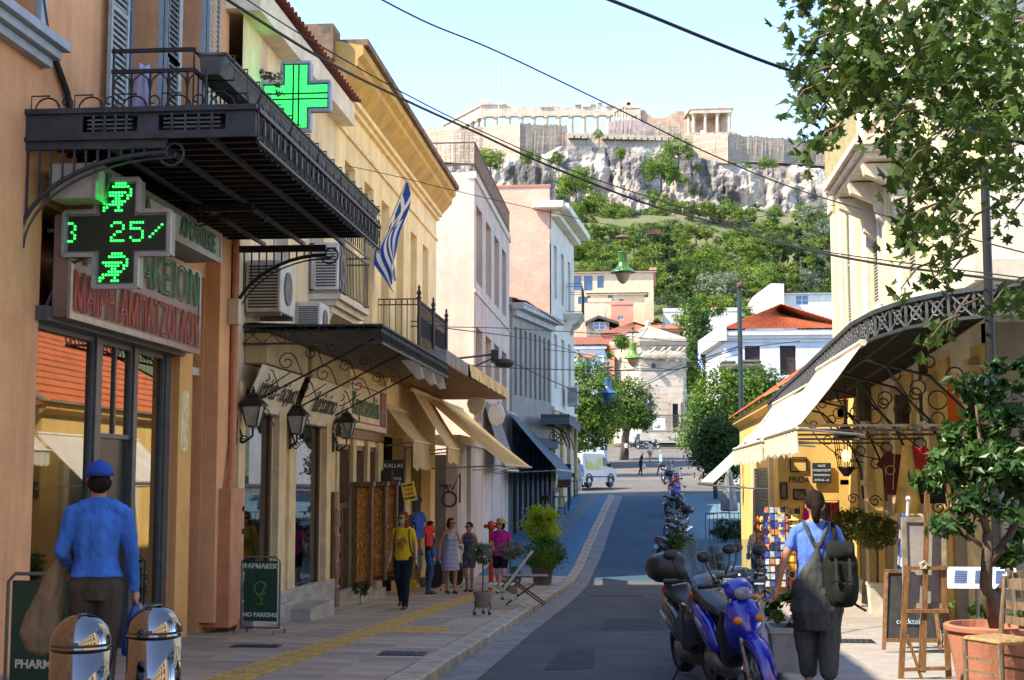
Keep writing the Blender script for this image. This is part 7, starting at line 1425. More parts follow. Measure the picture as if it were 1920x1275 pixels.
# loose leaves and litter in the gutter
rd = random.Random(4); q = MB()
for i in range(150):
    y = rd.uniform(11.5, 40); x = lerp(KL, y)+.05+abs(rd.gauss(0, .22)) if i % 3 else lerp(KR, y)-.05-abs(rd.gauss(0, .2)); z = gz(y)+RZ+.012; a = rd.uniform(0, 6.28); s_ = rd.uniform(.02, .045)
    q.add([(x+s_*math.cos(a+k*1.57)*(1 if k % 2 else .5), y+s_*math.sin(a+k*1.57)*(1 if k % 2 else .5), z+rd.uniform(0, .012)) for k in range(4)], [(0, 1, 2, 3)])
o = q.build('fallen_leaves', mat('leaf_dry', (.2, .13, .06), .9, .3, 9)); o['kind'] = 'stuff'; o['label'] = 'dry fallen leaves scattered along both kerbs'; o['category'] = 'leaves'
# van
t = thing('delivery_van', 'small white van with green and yellow side panel at the crossing', 'van', (-2.9, 75.9, gz(76)), R(-24)); vw = mat('van_white', (.66, .66, .64), .3, .05, 3, coat=.5)
P_ = [(-2.1, .3), (-2.14, .9), (-2.06, 1.72), (-1.9, 1.82), (.4, 1.82), (.75, 1.72), (1.35, 1.15), (2.0, .95), (2.13, .6), (2.1, .3)]
o_t = t.location.copy(); rot = t.rotation_euler.z; t.location = (0, 0, 0); t.rotation_euler = (0, 0, 0)
q = MB(); W = .88; q.loft([[(u*W*(.94 if z > 1.2 else 1)+(0), y, z) for y, z in P_] for u in (-1, 1)]); q.build('body', vw, t)
for s in (-1, 1):
    q = MB(); q.prism([(s*.885, .45, 1.18), (s*.885, 1.2, 1.18), (s*.86, .78, 1.62), (s*.86, .45, 1.64)], (s*.012, 0, 0)); q.build('side_window', PANE, t)
    q = MB(); q.cbox((s*.96, 1.15, 1.2), (.12, .12, .2)); q.build('door_mirror', blackp, t)
    q = MB(); q.box((min(s*.885, s*.90), -1.5, .55), (max(s*.885, s*.90), 1.2, .62)); q.build('rubbing_strip', mat('van_grey', (.12, .12, .12)), t)
    for y in (-1.35, 1.35): q = MB(); q.tube(arc((s*.9, y, .34), .4, 0, 180, 10, (0, 1, 0)), .035, 4); q.build('wheel_arch', _M['van_grey'], t)
    q = MB(); q.box((min(s*.8, s*.9), -2.16, .85), (max(s*.8, s*.9), -2.1, 1.15)); q.build('rear_light', mat('tail_red', (.5, .02, .02)), t)
q = MB(); q.prism([(.887, -1.65, .98), (.887, .3, .98), (.845, .3, 1.66), (.845, -1.65, 1.66)], (.014, 0, 0)); q.build('advert_panel', mat('advert_green', (.55, .6, .12), .5, 0, .9, col2=(.75, .72, .5), thr=(.45, .55)), t)
q = MB(); q.prism([(-.72, -2.12, 1.15), (.72, -2.12, 1.15), (.66, -2.08, 1.62), (-.66, -2.08, 1.62)], (0, -.03, 0)); q.build('rear_window', PANE, t)
q = MB(); q.prism([(-.76, 1.33, 1.18), (.76, 1.33, 1.18), (.7, .82, 1.7), (-.7, .82, 1.7)], (0, .03, .02)); q.build('windscreen', PANE, t)
q = MB(); q.bbox((-.88, -2.22, .3), (.88, -2.08, .55), .03); q.build('bumper', _M['van_grey'], t)
for x in (-.82, .82):
    for y in (-1.35, 1.35): wheel(t, x, y, .32, .32, .2)
t.location = o_t; t.rotation_euler = (0, 0, rot)
t = thing('parked_car', 'dark blue car facing down the street under the plane tree', 'car', (0, 0, 0)); cp = mat('car_blue', (.015, .05, .11), .25, .05, 3, coat=.8)
q = MB(); q.loft([[(u*.86, y, z) for y, z in ((-2.0, .3), (-2.02, .6), (-1.9, .78), (-1.0, .95), (1.9, .98), (2.0, .7), (1.98, .3))] for u in (-1, 1)]); q.build('body', cp, t)
q = MB(); q.loft([[(u*k, y, z) for y, z, k in ((-1.05, .95, .8), (-.35, 1.42, .66), (1.2, 1.42, .66), (1.85, .98, .8))] for u in (-1, 1)]); q.build('cabin', PANE, t); q = MB(); q.box((-.62, -.3, 1.42), (.62, 1.15, 1.46)); q.build('roof', cp, t)
for s in (-1, 1):
    q = MB(); q.cbox((s*.62, -2.01, .66), (.36, .05, .14)); q.build('headlight', _M['headlight_glass'], t); q = MB(); q.cbox((s*.93, -.8, 1.0), (.16, .1, .12)); q.build('door_mirror', cp, t)
    for y in (-1.3, 1.3): wheel(t, s*.78, y, .3, .3, .18)
q = MB(); q.bbox((-.6, -2.05, .4), (.6, -1.98, .56), .02); q.build('grille', blackp, t); t.location = (.45, 150, gz(150))
# ================================================================ street furniture
bright = mat('mirror_steel', (.25, .24, .23), .05, 0, metal=1)
for i, (px, Y, py, l_) in enumerate(((155, 8.2, 1150, 'mirror polished domed steel bollard in front of the man in blue, left one'), (291, 8.7, 1134, 'mirror polished domed steel bollard at the right of the pair'))):
    c = at_y(px, py, Y); r = 58/ppm(Y) if i == 0 else 51/ppm(Y); t = thing('steel_bollard', l_, 'bollard', (c.x, Y, 0), group='domed steel bollards'); H = c.z; z0_ = gz(Y)+PZ
    q = MB(); q.lathe([(r, z0_), (r, H-r*1.08)], (c.x, Y, 0), 40); q.build('drum', bright, t, smooth=False); [setattr(p, 'use_smooth', len(p.vertices) == 4) for p in t.children[-1].data.polygons]
    q = MB(); q.lathe([(r*1.02, H-r*1.12), (r*1.035, H-r*1.08), (r*1.02, H-r*1.02)], (c.x, Y, 0), 40); q.build('ring', bright, t)
    q = MB(); q.lathe([(r*1.01*math.cos(R(a)), H-r*1.03+r*1.03*math.sin(R(a))) for a in range(0, 89, 6)]+[(.02, H)], (c.x, Y, 0), 40); q.build('dome', bright, t, smooth=True)
bgm = mat('board_green', (.008, .055, .035), .5, .1, 3); ltr = mat('letter_pale', (.62, .68, .6), .6, 0); snk = mat('snake_green', (.05, .28, .04), .5, 0)
def aboard(label, c, w, h, lines, rz=0):
    t = thing('pavement_sign', label, 'sign', c); x, y, z = c; dx = Vector((math.cos(rz), math.sin(rz), 0)); o = Vector(c); n = Vector((dx.y, -dx.x, 0)); U = Vector((0, 0, 1))
    q = MB(); q.prism([o-dx*w/2+U*.16, o+dx*w/2+U*.16, o+dx*w/2+U*(h-.05), o-dx*w/2+U*(h-.05)], n*-.012); q.build('panel', bgm, t)
    q = MB(); q.tube([o-dx*(w/2+.035)+U*.06, o-dx*(w/2+.035)+U*(h-.06), o-dx*(w/2-.02)+U*h, o+dx*(w/2-.02)+U*h, o+dx*(w/2+.035)+U*(h-.06), o+dx*(w/2+.035)+U*.06], .014, 7)
    q.tube([o-dx*(w/2+.035)+U*.08, o+dx*(w/2+.035)+U*.08], .012, 6)
    for s in (-1, 1): q.tube([o+dx*s*(w/2+.035)+n*.2, o+dx*s*(w/2+.035)+n*.17+U*.06, o+dx*s*(w/2+.035)-n*.17+U*.06, o+dx*s*(w/2+.035)-n*.2], .013, 6)
    q.build('tube_frame', mat('tube_grey', (.16, .17, .17), .4, .1, metal=.6), t)
    for s_, v, sz in lines: text(s_, sz, o+U*v+n*.006, dx, U, ltr, t, bold=.002)
    c2 = o+U*(h*.55)+n*.006; q = MB(); q.tube(arc(c2+U*.04, .085, 20, 330, 14, dx), .009, 4); q.tube([c2+dx*.07+U*.08, c2+dx*.02-U*.02, c2-dx*.05-U*.04, c2+dx*.03-U*.1, c2-U*.15], .011, 4); q.tube([c2-dx*.05-U*.16, c2+dx*.05-U*.16], .01, 4); q.build('cup_and_snake', snk, t); return t
p = on_g(487, 1196); aboard('green pharmacy no parking board in grey tube frame standing on the left pavement', (p.x, p.y, gz(p.y)+PZ), .46, .98, [('ΦΑΡΜΑΚΕΙΟ', .86, .085), ('NO PARKING', .24, .078)], R(-8))
aboard('green board lettered PHARMACY partly behind the man in blue', (at_y(85, 1200, 10.2).x, 10.2, gz(10.2)+PZ), .56, .95, [('PHARMACY', .28, .09)], R(-4))
wd = mat('wood_easel', (.22, .11, .04), .6, .3, 12, .3, 40, stretch=(5, 5, .6)); wd2 = mat('wood_dull', (.17, .12, .075), .7, .3, 12, .3, 40, stretch=(5, 5, .6))
# easel with canvas seen from behind
Y = 12.9; E = lambda px, py, dy=0: at_y(px, py, Y+dy); t = thing('easel', 'tall wooden easel seen from behind at the right', 'easel', (E(1725, 1290).x, Y, gz(Y)+PZ)); q = MB(); g0 = gz(Y)+PZ
for a, b, w in ((E(1700, 1060), E(1690, 1300), .05), (E(1768, 1060), E(1780, 1300), .05)): q = MB(); b.z = g0; q.bar(a, b, w, .03); q.build('leg', wd, t)
for a, b, w in ((E(1738, 905), E(1730, 1260), .045), (E(1702, 1065), E(1772, 1065), .05), (E(1698, 1145), E(1776, 1145), .09), (E(1692, 1255), E(1780, 1252), .04), (E(1700, 1190), E(1728, 1275), .025)): q = MB(); q.bar(a+Vector((0, -.02, 0)), b+Vector((0, -.02, 0)), w, .03); q.build('bar', wd, t)
a = E(1738, 960, .35); b = a.copy(); q = MB(); b.z = g0; b.y += .5; q.bar(a, b, .04); q.build('rear_leg', wd, t)
q = MB(); q.tube(spiral(E(1732, 1060, -.05), .04, .02, 0, 3, 14), .008, 4); q.build('string', mat('string_pale', (.5, .45, .35)), t)
t = thing('canvas', 'stretched canvas leaning on the easel seen from its back', 'canvas', E(1730, 1130)); q = MB(); a, b = E(1694, 1140, .04), E(1772, 970, .04); q.box((a.x, a.y, a.z), (b.x, a.y+.02, b.z)); q.build('cloth', mat('canvas_back', (.36, .35, .33), .9, .15, 2, .2, 90), t)
for u in ((a.x, a.z, a.x+.045, b.z), (b.x-.045, a.z, b.x, b.z), (a.x+.045, b.z-.045, b.x-.045, b.z), (a.x+.045, a.z, b.x-.045, a.z+.045)): q = MB(); q.box((u[0], a.y-.015, u[1]), (u[2], a.y-.001, u[3])); q.build('stretcher_bar', mat('stretcher_pale', (.3, .26, .2), .8, .2), t)
Y = 15.9; t = thing('chalkboard_sign', 'dark A frame chalkboard behind the easel', 'sign', (at_y(1700, 1215, Y).x, Y, gz(Y)+PZ)); a = at_y(1660, 1200, Y); b = at_y(1748, 1075, Y); q = MB(); q.prism([(a.x, Y, a.z), (b.x+.04, Y, a.z), (b.x, Y+.2, b.z), (a.x+.06, Y+.2, b.z)], (0, .02, 0)); q.build('slate', mat('slate_board', (.03, .028, .028), .7, .3, 4), t)
q = MB(); q.bar((a.x-.02, Y-.02, a.z-.1), (a.x+.06, Y+.19, b.z), .04); q.bar((b.x+.06, Y-.02, a.z-.1), (b.x+.02, Y+.19, b.z), .04); q.bar((a.x+.04, Y+.19, b.z+.01), (b.x+.02, Y+.19, b.z+.01), .04); q.bar((a.x, Y-.015, a.z), (b.x+.04, Y-.015, a.z), .04); q.build('board_frame', wd, t)
text('cocktails', .09, ((a.x+b.x)/2+.02, Y+.03, a.z+.2), (1, 0, 0), (0, .25, 1), mat('chalk_blue', (.35, .5, .55), .8, 0), t)
# menu lectern
Y = 14.2; t = thing('menu_stand', 'sloping white menu on a thin metal post behind the terracotta pot', 'menu stand', (at_y(1830, 1180, Y).x, Y, gz(Y)+PZ)); a = at_y(1768, 1103, Y); b = at_y(1895, 1064, Y+.25); q = MB(); q.prism([(a.x, Y, a.z), (b.x, Y, a.z), (b.x+.06, Y+.28, b.z-.02), (a.x+.12, Y+.28, b.z-.02)], (0, .01, .02)); q.build('menu_board', mat('menu_white', (.62, .70, .78), .4, .05), t)
q = MB(); q.tube([(a.x+.36, Y+.14, gz(Y)), (a.x+.36, Y+.14, (a.z+b.z)/2)], .02); q.build('post', alu, t)
q = MB(); dv = Vector((.08, .28, b.z-a.z-.02)); 
for i in range(7):
    for k in range(3): o = Vector((a.x+.1+k*.2, Y, a.z))+dv*(.15+.1*i)+Vector((0, -.001, .026)); q.add([o, o+Vector((.13-.03*((i*k) % 3), 0, 0)), o+Vector((.13-.03*((i*k) % 3), 0, 0))+dv*.05, o+dv*.05], [(0, 1, 2, 3)])
q.build('menu_print', mat('ink_blue', (.05, .08, .2)), t, kind='stuff')
# wooden chairs at right
def chair(label, loc, rz):
    t = thing('wooden_chair', label, 'chair', (0, 0, 0), group='ladder back cafe chairs')
    for sx in (-.19, .19):
        q = MB(); q.tube([(sx, .2, 0), (sx, .2, .45), (sx*.98, .26, .93)], [.02, .022, .018], 8); q.build('leg', wd2, t); q = MB(); q.tube([(sx, -.18, 0), (sx, -.18, .45)], .02, 8); q.build('leg', wd2, t)
    for z in (.58, .7, .86): q = MB(); q.loft([[(x, .225+(z-.5)*.12-.03*(1-(x/.19)**2)+dy, z+dz+(.03 if z > .8 and dz > 0 else 0)*(1-(x/.19)**2)) for dy, dz in ((0, -.03), (.018, -.03), (.018, .035), (0, .035))] for x in (-.19, -.1, 0, .1, .19)]); q.build('back_slat', wd2, t)
    q = MB(); q.bbox((-.21, -.2, .43), (.21, .21, .47), .02); q.build('seat', mat('straw', (.34, .22, .1), .9, .3, 30, .5, 90), t)
    for z in (.2, .3): q = MB(); q.bar((-.19, -.18, z), (.19, -.18, z), .018); q.bar((-.19, .2, z), (.19, .2, z), .018); q.build('rung', wd2, t)
    t.location = loc; t.rotation_euler = (0, 0, rz); return t
k1 = chair('wooden ladder back chair in front of the large terracotta pot', (at_y(1868, 1200, 11.6).x, 11.5, gz(11.5)+PZ), R(-60))
dup(k1, (3.75, 13.4, gz(13)+PZ), R(20), 'wooden chair behind the terracotta pot at the right edge'); dup(k1, (3.38, 11.3, gz(11)+PZ), R(80), 'wooden chair cut by the lower right corner')
# folding chair and table on left pavement
cg = mat('chair_cream', (.50, .50, .38), .6, .1, 5); bx_, by_ = -2.35, 24.6; z = gz(by_)+PZ; t = thing('folding_chair', 'pale folding wooden chair leaning open between the small olive trees', 'chair', (bx_, by_, z))
for s in (0, .4): 
    q = MB(); q.bar((bx_+.45, by_+s, z), (bx_-.32, by_+s, z+.42), .035); q.build('leg', cg, t); q = MB(); q.bar((bx_-.3, by_+s, z), (bx_+.45, by_+s, z+1.0), .035); q.build('leg', cg, t)
for k in range(5): q = MB(); u = .0+k*.1; q.bar((bx_+.1-u, by_-.01, z+.42), (bx_+.1-u, by_+.42, z+.42), .05, .015); q.build('seat_slat', cg, t)
for k in range(3): q = MB(); u = .75+.1*k; q.bar((bx_-.3+.75*u, by_-.01, z+u), (bx_-.3+.75*u, by_+.42, z+u), .05, .015); q.build('back_slat', cg, t)
t = thing('side_table', 'small dark wooden folding table behind the pale folding chair', 'table', (bx_+.3, 25.8, z)); q = MB(); q.bbox((bx_-.15, 25.6, z+.48), (bx_+.65, 26.1, z+.51), .01); q.build('tabletop', wood, t)
for a, b in ((-.1, .6), (.6, -.1)):
    for y in (25.65, 26.05): q = MB(); q.bar((bx_+a, y, z-.02), (bx_+b, y, z+.48), .03); q.build('leg', wood, t)
# racks on the right
def rack(label, px, Y, y0, y1, w, m, m2, n, cat='display rack', balls=False):
    a = at_y(px, y1, Y); zt = at_y(px, y0, Y).z; z = gz(Y)+PZ; t = thing('postcard_rack', label, cat, (a.x, Y, z)); q = MB(); q.tube([(a.x, Y, z), (a.x, Y, zt)], .02)
    for k in range(4): an = R(45+90*k); q.bar((a.x, Y, z+.15), (a.x+w*math.cos(an)*.8, Y+w*math.sin(an)*.8, z+.03), .025)
    for sx in (-1, 1): q.bar((a.x+sx*w/2, Y-w/2, z+.25), (a.x+sx*w/2, Y-w/2, zt), .02)
    q.build('rack_frame', m, t); rd = random.Random(px); h = (zt-z-.3)/n
    for k in range(n):
        for j in range(4):
            x = a.x-w/2+w*(j+.5)/4; z_ = z+.3+h*k; q = MB(); mm = m2[rd.randrange(len(m2))]
            if balls: q.ball((x, Y-w*.2*(j % 2), z_+h*.45), (w*.14, w*.14, h*.4), 6, 4)
            else: q.cbox((x, Y-w/2, z_+h*.45), (w/4*.8, .015, h*.75), Matrix.Rotation(-.15, 3, 'X'))
            q.build('goods' if balls else 'postcard', mm, t)
    return t
pcs = [mat('card_%d' % i, c, .4, .3, 9) for i, c in enumerate(((.05, .1, .45), (.6, .25, .12), (.55, .5, .4), (.02, .03, .1), (.4, .55, .7)))]; wms = [mat('toy_%d' % i, c, .5, .2, 9) for i, c in enumerate(((.75, .32, .05), (.6, .12, .04), (.8, .6, .1), (.5, .35, .2)))]
blm = mat('rack_blue', (.012, .02, .3), .4, .1); rack('tall blue postcard rack behind the woman in dungarees', 1452, 28.5, 948, 1078, .42, blm, pcs, 11); rack('second postcard rack with darker cards close to the golden wall', 1478, 29.3, 950, 1070, .45, black, wms+pcs[3:4], 10)
rack('rack of orange and yellow souvenirs left of the blue postcard rack', 1433, 30.5, 965, 1060, .34, black, wms, 8, balls=True)
c = at_y(1493, 975, 27.5); t = thing('hat_stand', 'pale yellow sun hats hanging by the postcard rack', 'hats', c)
for k in range(3): q = MB(); q.lathe([(.17, 0), (.1, .02), (.09, .1), (.02, .12)], c+Vector((.02*k, 0, -.12*k)), 12); q.build('hat', mat('straw_yellow', (.8, .62, .2), .8, .2, 20), t)
q = MB(); q.tube([c+Vector((0, 0, .2)), (c.x, c.y, gz(27.5))], .015); q.build('stand', black, t)
Y = 27.6; t = thing('clothes_rack', 'metal rail hung with bright scarves under the street sign', 'clothes rack', (at_y(1540, 1020, Y).x, Y, gz(Y)+PZ)); a = at_y(1508, 938, Y); b = at_y(1572, 938, Y); q = MB(); q.tube([(a.x, Y, gz(Y)), (a.x, Y, a.z), (b.x, Y, a.z), (b.x, Y, gz(Y))], .018); q.build('rail_frame', alu, t)
for i, (c, w) in enumerate((((.6, .01, .2), .10), ((.65, .02, .25), .11), ((.25, .14, .12), .09), ((.5, .5, .52), .1), ((.12, .1, .11), .1), ((.05, .03, .04), .1), ((.5, .02, .06), .08), ((.6, .02, .15), .08))):
    x = a.x+.03+(b.x-a.x)*i/8; q = MB(); q.loft([[(x+w*math.cos(k*.785)*(.5+.4*v)*(1+.2*math.sin(k*3+v*4)), Y+.05*math.sin(k*.785), a.z-.04-.85*v) for k in range(8)] for v in (0, .3, .6, 1)]); o = q.build('scarf', mat('scarf_%d' % i, c, .9, .2, 6, .3, 40), None, smooth=True); o['label'] = ['crimson', 'hot pink', 'dusty brown', 'white and grey', 'charcoal', 'black', 'red', 'magenta'][i]+' scarf hanging on the rail below the street sign'; o['category'] = 'scarf'; o['group'] = 'scarves on the rail'
# hanging clothes under the canopy
c = at_y(1683, 845, 22); tshirt('dark maroon embroidered waistcoat hanging under the corner canopy', c, (.09, .012, .015), 1.1, cat='waistcoat'); q = MB()
for s in (-1, 1): q.tube(arc(c+Vector((s*.12, -.02, -.3)), .07, 0, 360, 10), .008, 4); q.tube([c+Vector((s*.05, -.02, -.05)), c+Vector((s*.09, -.02, -.6))], .008, 4)
o = q.build('embroidery', mat('gold_braid', (.5, .38, .15), .5), None); o['label'] = 'gold braid pattern on the hanging maroon waistcoat'; o['category'] = 'embroidery'
q = MB(); c = at_y(1702, 835, 21); q.loft([[(c.x+(.06+.12*v)*math.cos(k*.785)*(1+.3*math.sin(k*5)), c.y+.06*math.sin(k*.785), c.z-1.0*v) for k in range(8)] for v in (0, .4, .7, 1)]); o = q.build('golden_scarf', mat('cloth_gold', (.55, .34, .07), .6, .2, 5), smooth=True); o['label'] = 'long golden cloth hanging beside the maroon waistcoat'; o['category'] = 'scarf'
tshirt('red garment hanging behind the golden cloth', at_y(1722, 835, 21.5), (.4, .02, .02), .7); tshirt('black garment hanging at the right under the canopy', at_y(1745, 845, 21.8), (.01, .01, .012), 1.3)
for k, (px, y0, y1, l_) in enumerate(((1690, 740, 800, 'dark cloth draped in the shop arch, left of two'), (1735, 680, 790, 'dark green cloth draped in the shop arch, right of two'), (1618, 715, 790, 'small dark hanging cloth beside the black lantern'))):
    a = at_y(px, y0, 24.6); b = at_y(px, y1, 24.6); q = MB(); q.loft([[(a.x+.13*math.cos(j*.785)*(1+.15*math.sin(j*4)), 24.6+.1*math.sin(j*.785), z) for j in range(8)] for z in (a.z, (a.z+b.z)/2, b.z)]); o = q.build('draped_cloth', mat('cloth_bottle', (.07, .055, .035), .9, .3, 6)); o['label'] = l_; o['category'] = 'cloth'
q = MB(); a = at_y(1795, 745, 22); q.box((a.x-.15, 22, a.z-.75), (a.x+.15, 22.05, a.z+.3)); o = q.build('hanging_banner', mat('cloth_orange', (.85, .18, .02), .8, .1, 3)); o['label'] = 'bright orange cloth glowing behind the potted tree leaves'; o['category'] = 'cloth'
# closed parasol
p = on_g(1368, 1010); Y = p.y; z = gz(Y)+PZ; t = thing('parasol', 'closed grey parasol on a pole beside the low white awning', 'parasol', (p.x, Y, z)); q = MB(); q.tube([(p.x, Y, z), (p.x, Y, z+2.6)], .025); q.build('pole', white, t); q = MB(); q.bbox((p.x-.3, Y-.3, z), (p.x+.3, Y+.3, z+.07), .02); q.build('base', _M['planter_stone'], t)
q = MB(); q.loft([[(p.x+r*math.cos(k*.524)*(1+.25*(k % 2)), Y+r*math.sin(k*.524)*(1+.25*(k % 2)), z+h) for k in range(12)] for r, h in ((.26, .95), (.3, 1.05), (.22, 1.7), (.1, 2.4), (.04, 2.6))]); q.build('folded_canopy', mat('cloth_grey', (.25, .25, .25), .9, .2, 4, .3, 50), t)
t = thing('hedge_fence', 'low hedge behind thin railings beyond the closed parasol', 'hedge', (2.9, 52, gz(52))); leaves([((2.9+.3*k, 52+.3*(k % 2), gz(52)+.45), (.4, .35, .45)) for k in range(5)], 3500, .09, 150).build('foliage', g_dark, t); q = MB(); [q.bar((2.4+.15*k, 51.5, gz(52)), (2.4+.15*k, 51.5, gz(52)+1.1), .02) for k in range(12)]; q.bar((2.4, 51.5, gz(52)+1.1), (4.1, 51.5, gz(52)+1.1), .03); q.build('railing', black, t)
# flag by the tower
a = at_y(1317, 705, 88); b = at_y(1309, 640, 88); a2, b2 = at_y(1310, 642, 88), at_y(1308, 700, 88)
def f3(u, v): h = a2.lerp(b2, v*.75); return h+Vector((.42*u*(.3+v), .2*math.sin(u*6+v*5), -1.0*u*(1-.5*v)))
greek_flag('blue and white striped flag hanging before the green gap right of the tower', a, b, f3, 1, 1)
c = at_y(1690, 1000, 17.5); c2 = at_y(1688, 960, 17.5); greek_flag('folded blue and white flag hanging behind the canvas on the easel', at_y(1694, 1080, 17.5), at_y(1703, 935, 17.5), lambda u, v: c2+Vector((.16*u-.08*v, .03*math.sin(u*9), -.95*v-.1*u)), 1, 1)
# suitcases
def case_(label, px, py, w, h, m):
    p = on_g(px, py); Y = p.y; z = gz(Y)+PZ; x = p.x; t = thing('suitcase', label, 'suitcase', (x, Y, z)); q = MB(); q.loft([sec(Y-.14, z+.06+h/2, w/2*.9, h/2*.95, x), sec(Y-.11, z+.06+h/2, w/2, h/2, x), sec(Y+.11, z+.06+h/2, w/2, h/2, x), sec(Y+.14, z+.06+h/2, w/2*.9, h/2*.95, x)], ); q.build('shell', m, t)
    q = MB(); q.tube([(x+.1, Y+.08, z+h), (x+.1, Y+.08, z+h+.38), (x-.1, Y+.08, z+h+.38), (x-.1, Y+.08, z+h)], .01, 5); q.build('pull_handle', alu, t)
    for s in (-1, 1): q = MB(); q.ball((x+s*w*.35, Y-.05, z+.03), (.02, .03, .03), 8, 5); q.build('wheel', blackp, t)
case_('large black wheeled suitcase left of the woman in the striped dress', 815, 1112, .42, .68, mat('case_black', (.015, .015, .018), .6, .3, 8)); case_('second black suitcase between the two women in summer dresses', 856, 1106, .36, .6, _M['case_black']); case_('small teal suitcase behind the second olive pot', 967, 1106, .3, .5, mat('case_teal', (.01, .12, .13), .5, .2, 5))
q = MB(); p = on_g(773, 1114); q.loft([sec(p.y-.08, gz(p.y)+.2, .13, .13, p.x), sec(p.y+.08, gz(p.y)+.2, .11, .12, p.x)]); o = q.build('shopping_bag', mat('bag_yellow', (.6, .4, .05), .7, .1)); o['label'] = 'small yellow bag on the ground right of the woman in yellow'; o['category'] = 'bag'
for px, py, l_, c_ in ((795, 1105, 'brown basket on the ground by the t-shirt shop', (.25, .15, .08)),): p = on_g(px, py); q = MB(); q.lathe([(.11, gz(p.y)+PZ), (.15, gz(p.y)+.3), (.13, gz(p.y)+.3)], (p.x, p.y, 0), 14); o = q.build('basket', mat('basket_brown', c_, .8, .3, 12)); o['label'] = l_; o['category'] = 'basket'
# ================================================================ people
skin = mat('skin', (.52, .29, .19), .55, .06, 8, .05, 60); skin_t = mat('skin_tanned', (.42, .20, .12), .55, .06, 8, .05, 60)
def fuse(mb, vox, sm=3, wr=0, wf=7):
    """grow one continuous skin round overlapping pieces"""
    me = bpy.data.meshes.new('tmp'); me.from_pydata(mb.v, [], mb.f); o = bpy.data.objects.new('tmp', me); COL.objects.link(o)
    m = o.modifiers.new('r', 'REMESH'); m.mode = 'VOXEL'; m.voxel_size = vox; m.use_smooth_shade = True
    if sm: s = o.modifiers.new('s', 'SMOOTH'); s.iterations = sm; s.factor = .6
    dg = bpy.context.evaluated_depsgraph_get(); r = bpy.data.meshes.new_from_object(o.evaluated_get(dg)); bpy.data.objects.remove(o); bpy.data.meshes.remove(me)
    if wr:
        ns = [v.normal.copy() for v in r.vertices]
        for v, n in zip(r.vertices, ns): p = v.co; v.co = p+n*(wr*(noise.noise(Vector((p.x*wf*1.6, p.y*wf*1.6, p.z*wf*.7+3)))+.6*noise.noise(Vector((p.x*wf*4, p.y*wf*4, p.z*wf*2.4)))))
    return r
def ell(q, pts, n=14):
    """loft of horizontal-ish ellipses: (x, y, z, rx, ry)"""
    q.loft([[(x+rx*math.cos(2*math.pi*k/n), y+ry*math.sin(2*math.pi*k/n), z) for k in range(n)] for x, y, z, rx, ry in pts])
def limb(q, pts, rs, n=10, k=1.0):
    P = [Vector(p) for p in pts]; q.tube(P, [r*k for r in rs], n)
    for p, r in zip(P, rs): q.ball(p, r*k*.98, 10, 6)
def hand(q, w, e, side, s=1.0, fine=True):
    """palm and five curled fingers; w wrist, e elbow"""
    d = (Vector(w)-Vector(e)).normalized(); w = Vector(w); lat = d.cross(Vector((1, 0, 0)) if abs(d.x) < .8 else Vector((0, 1, 0))).normalized(); nrm = d.cross(lat)
    if not fine: q.ball(w+d*.06*s, (.035*s, .04*s, .07*s), 8, 6); return
    q.ball(w+d*.045*s, (.03*s, .036*s, .05*s), 10, 6)
    for i, (o, L) in enumerate(((-.03, .062), (-.011, .07), (.009, .066), (.027, .052))):
        b = w+d*.075*s+lat*o*s; m_ = b+d*L*.55*s+nrm*side*.008*s; q.tube([b-d*.03*s, b, m_, m_+d*L*.38*s+nrm*side*.03*s], [.0105*s, .0105*s, .0095*s, .0075*s], 7)
    q.tube([w+d*.02*s-lat*.02*s, w+d*.05*s-lat*.048*s, w+d*.085*s-lat*.052*s+nrm*side*.012*s], [.013*s, .0115*s, .009*s], 7)
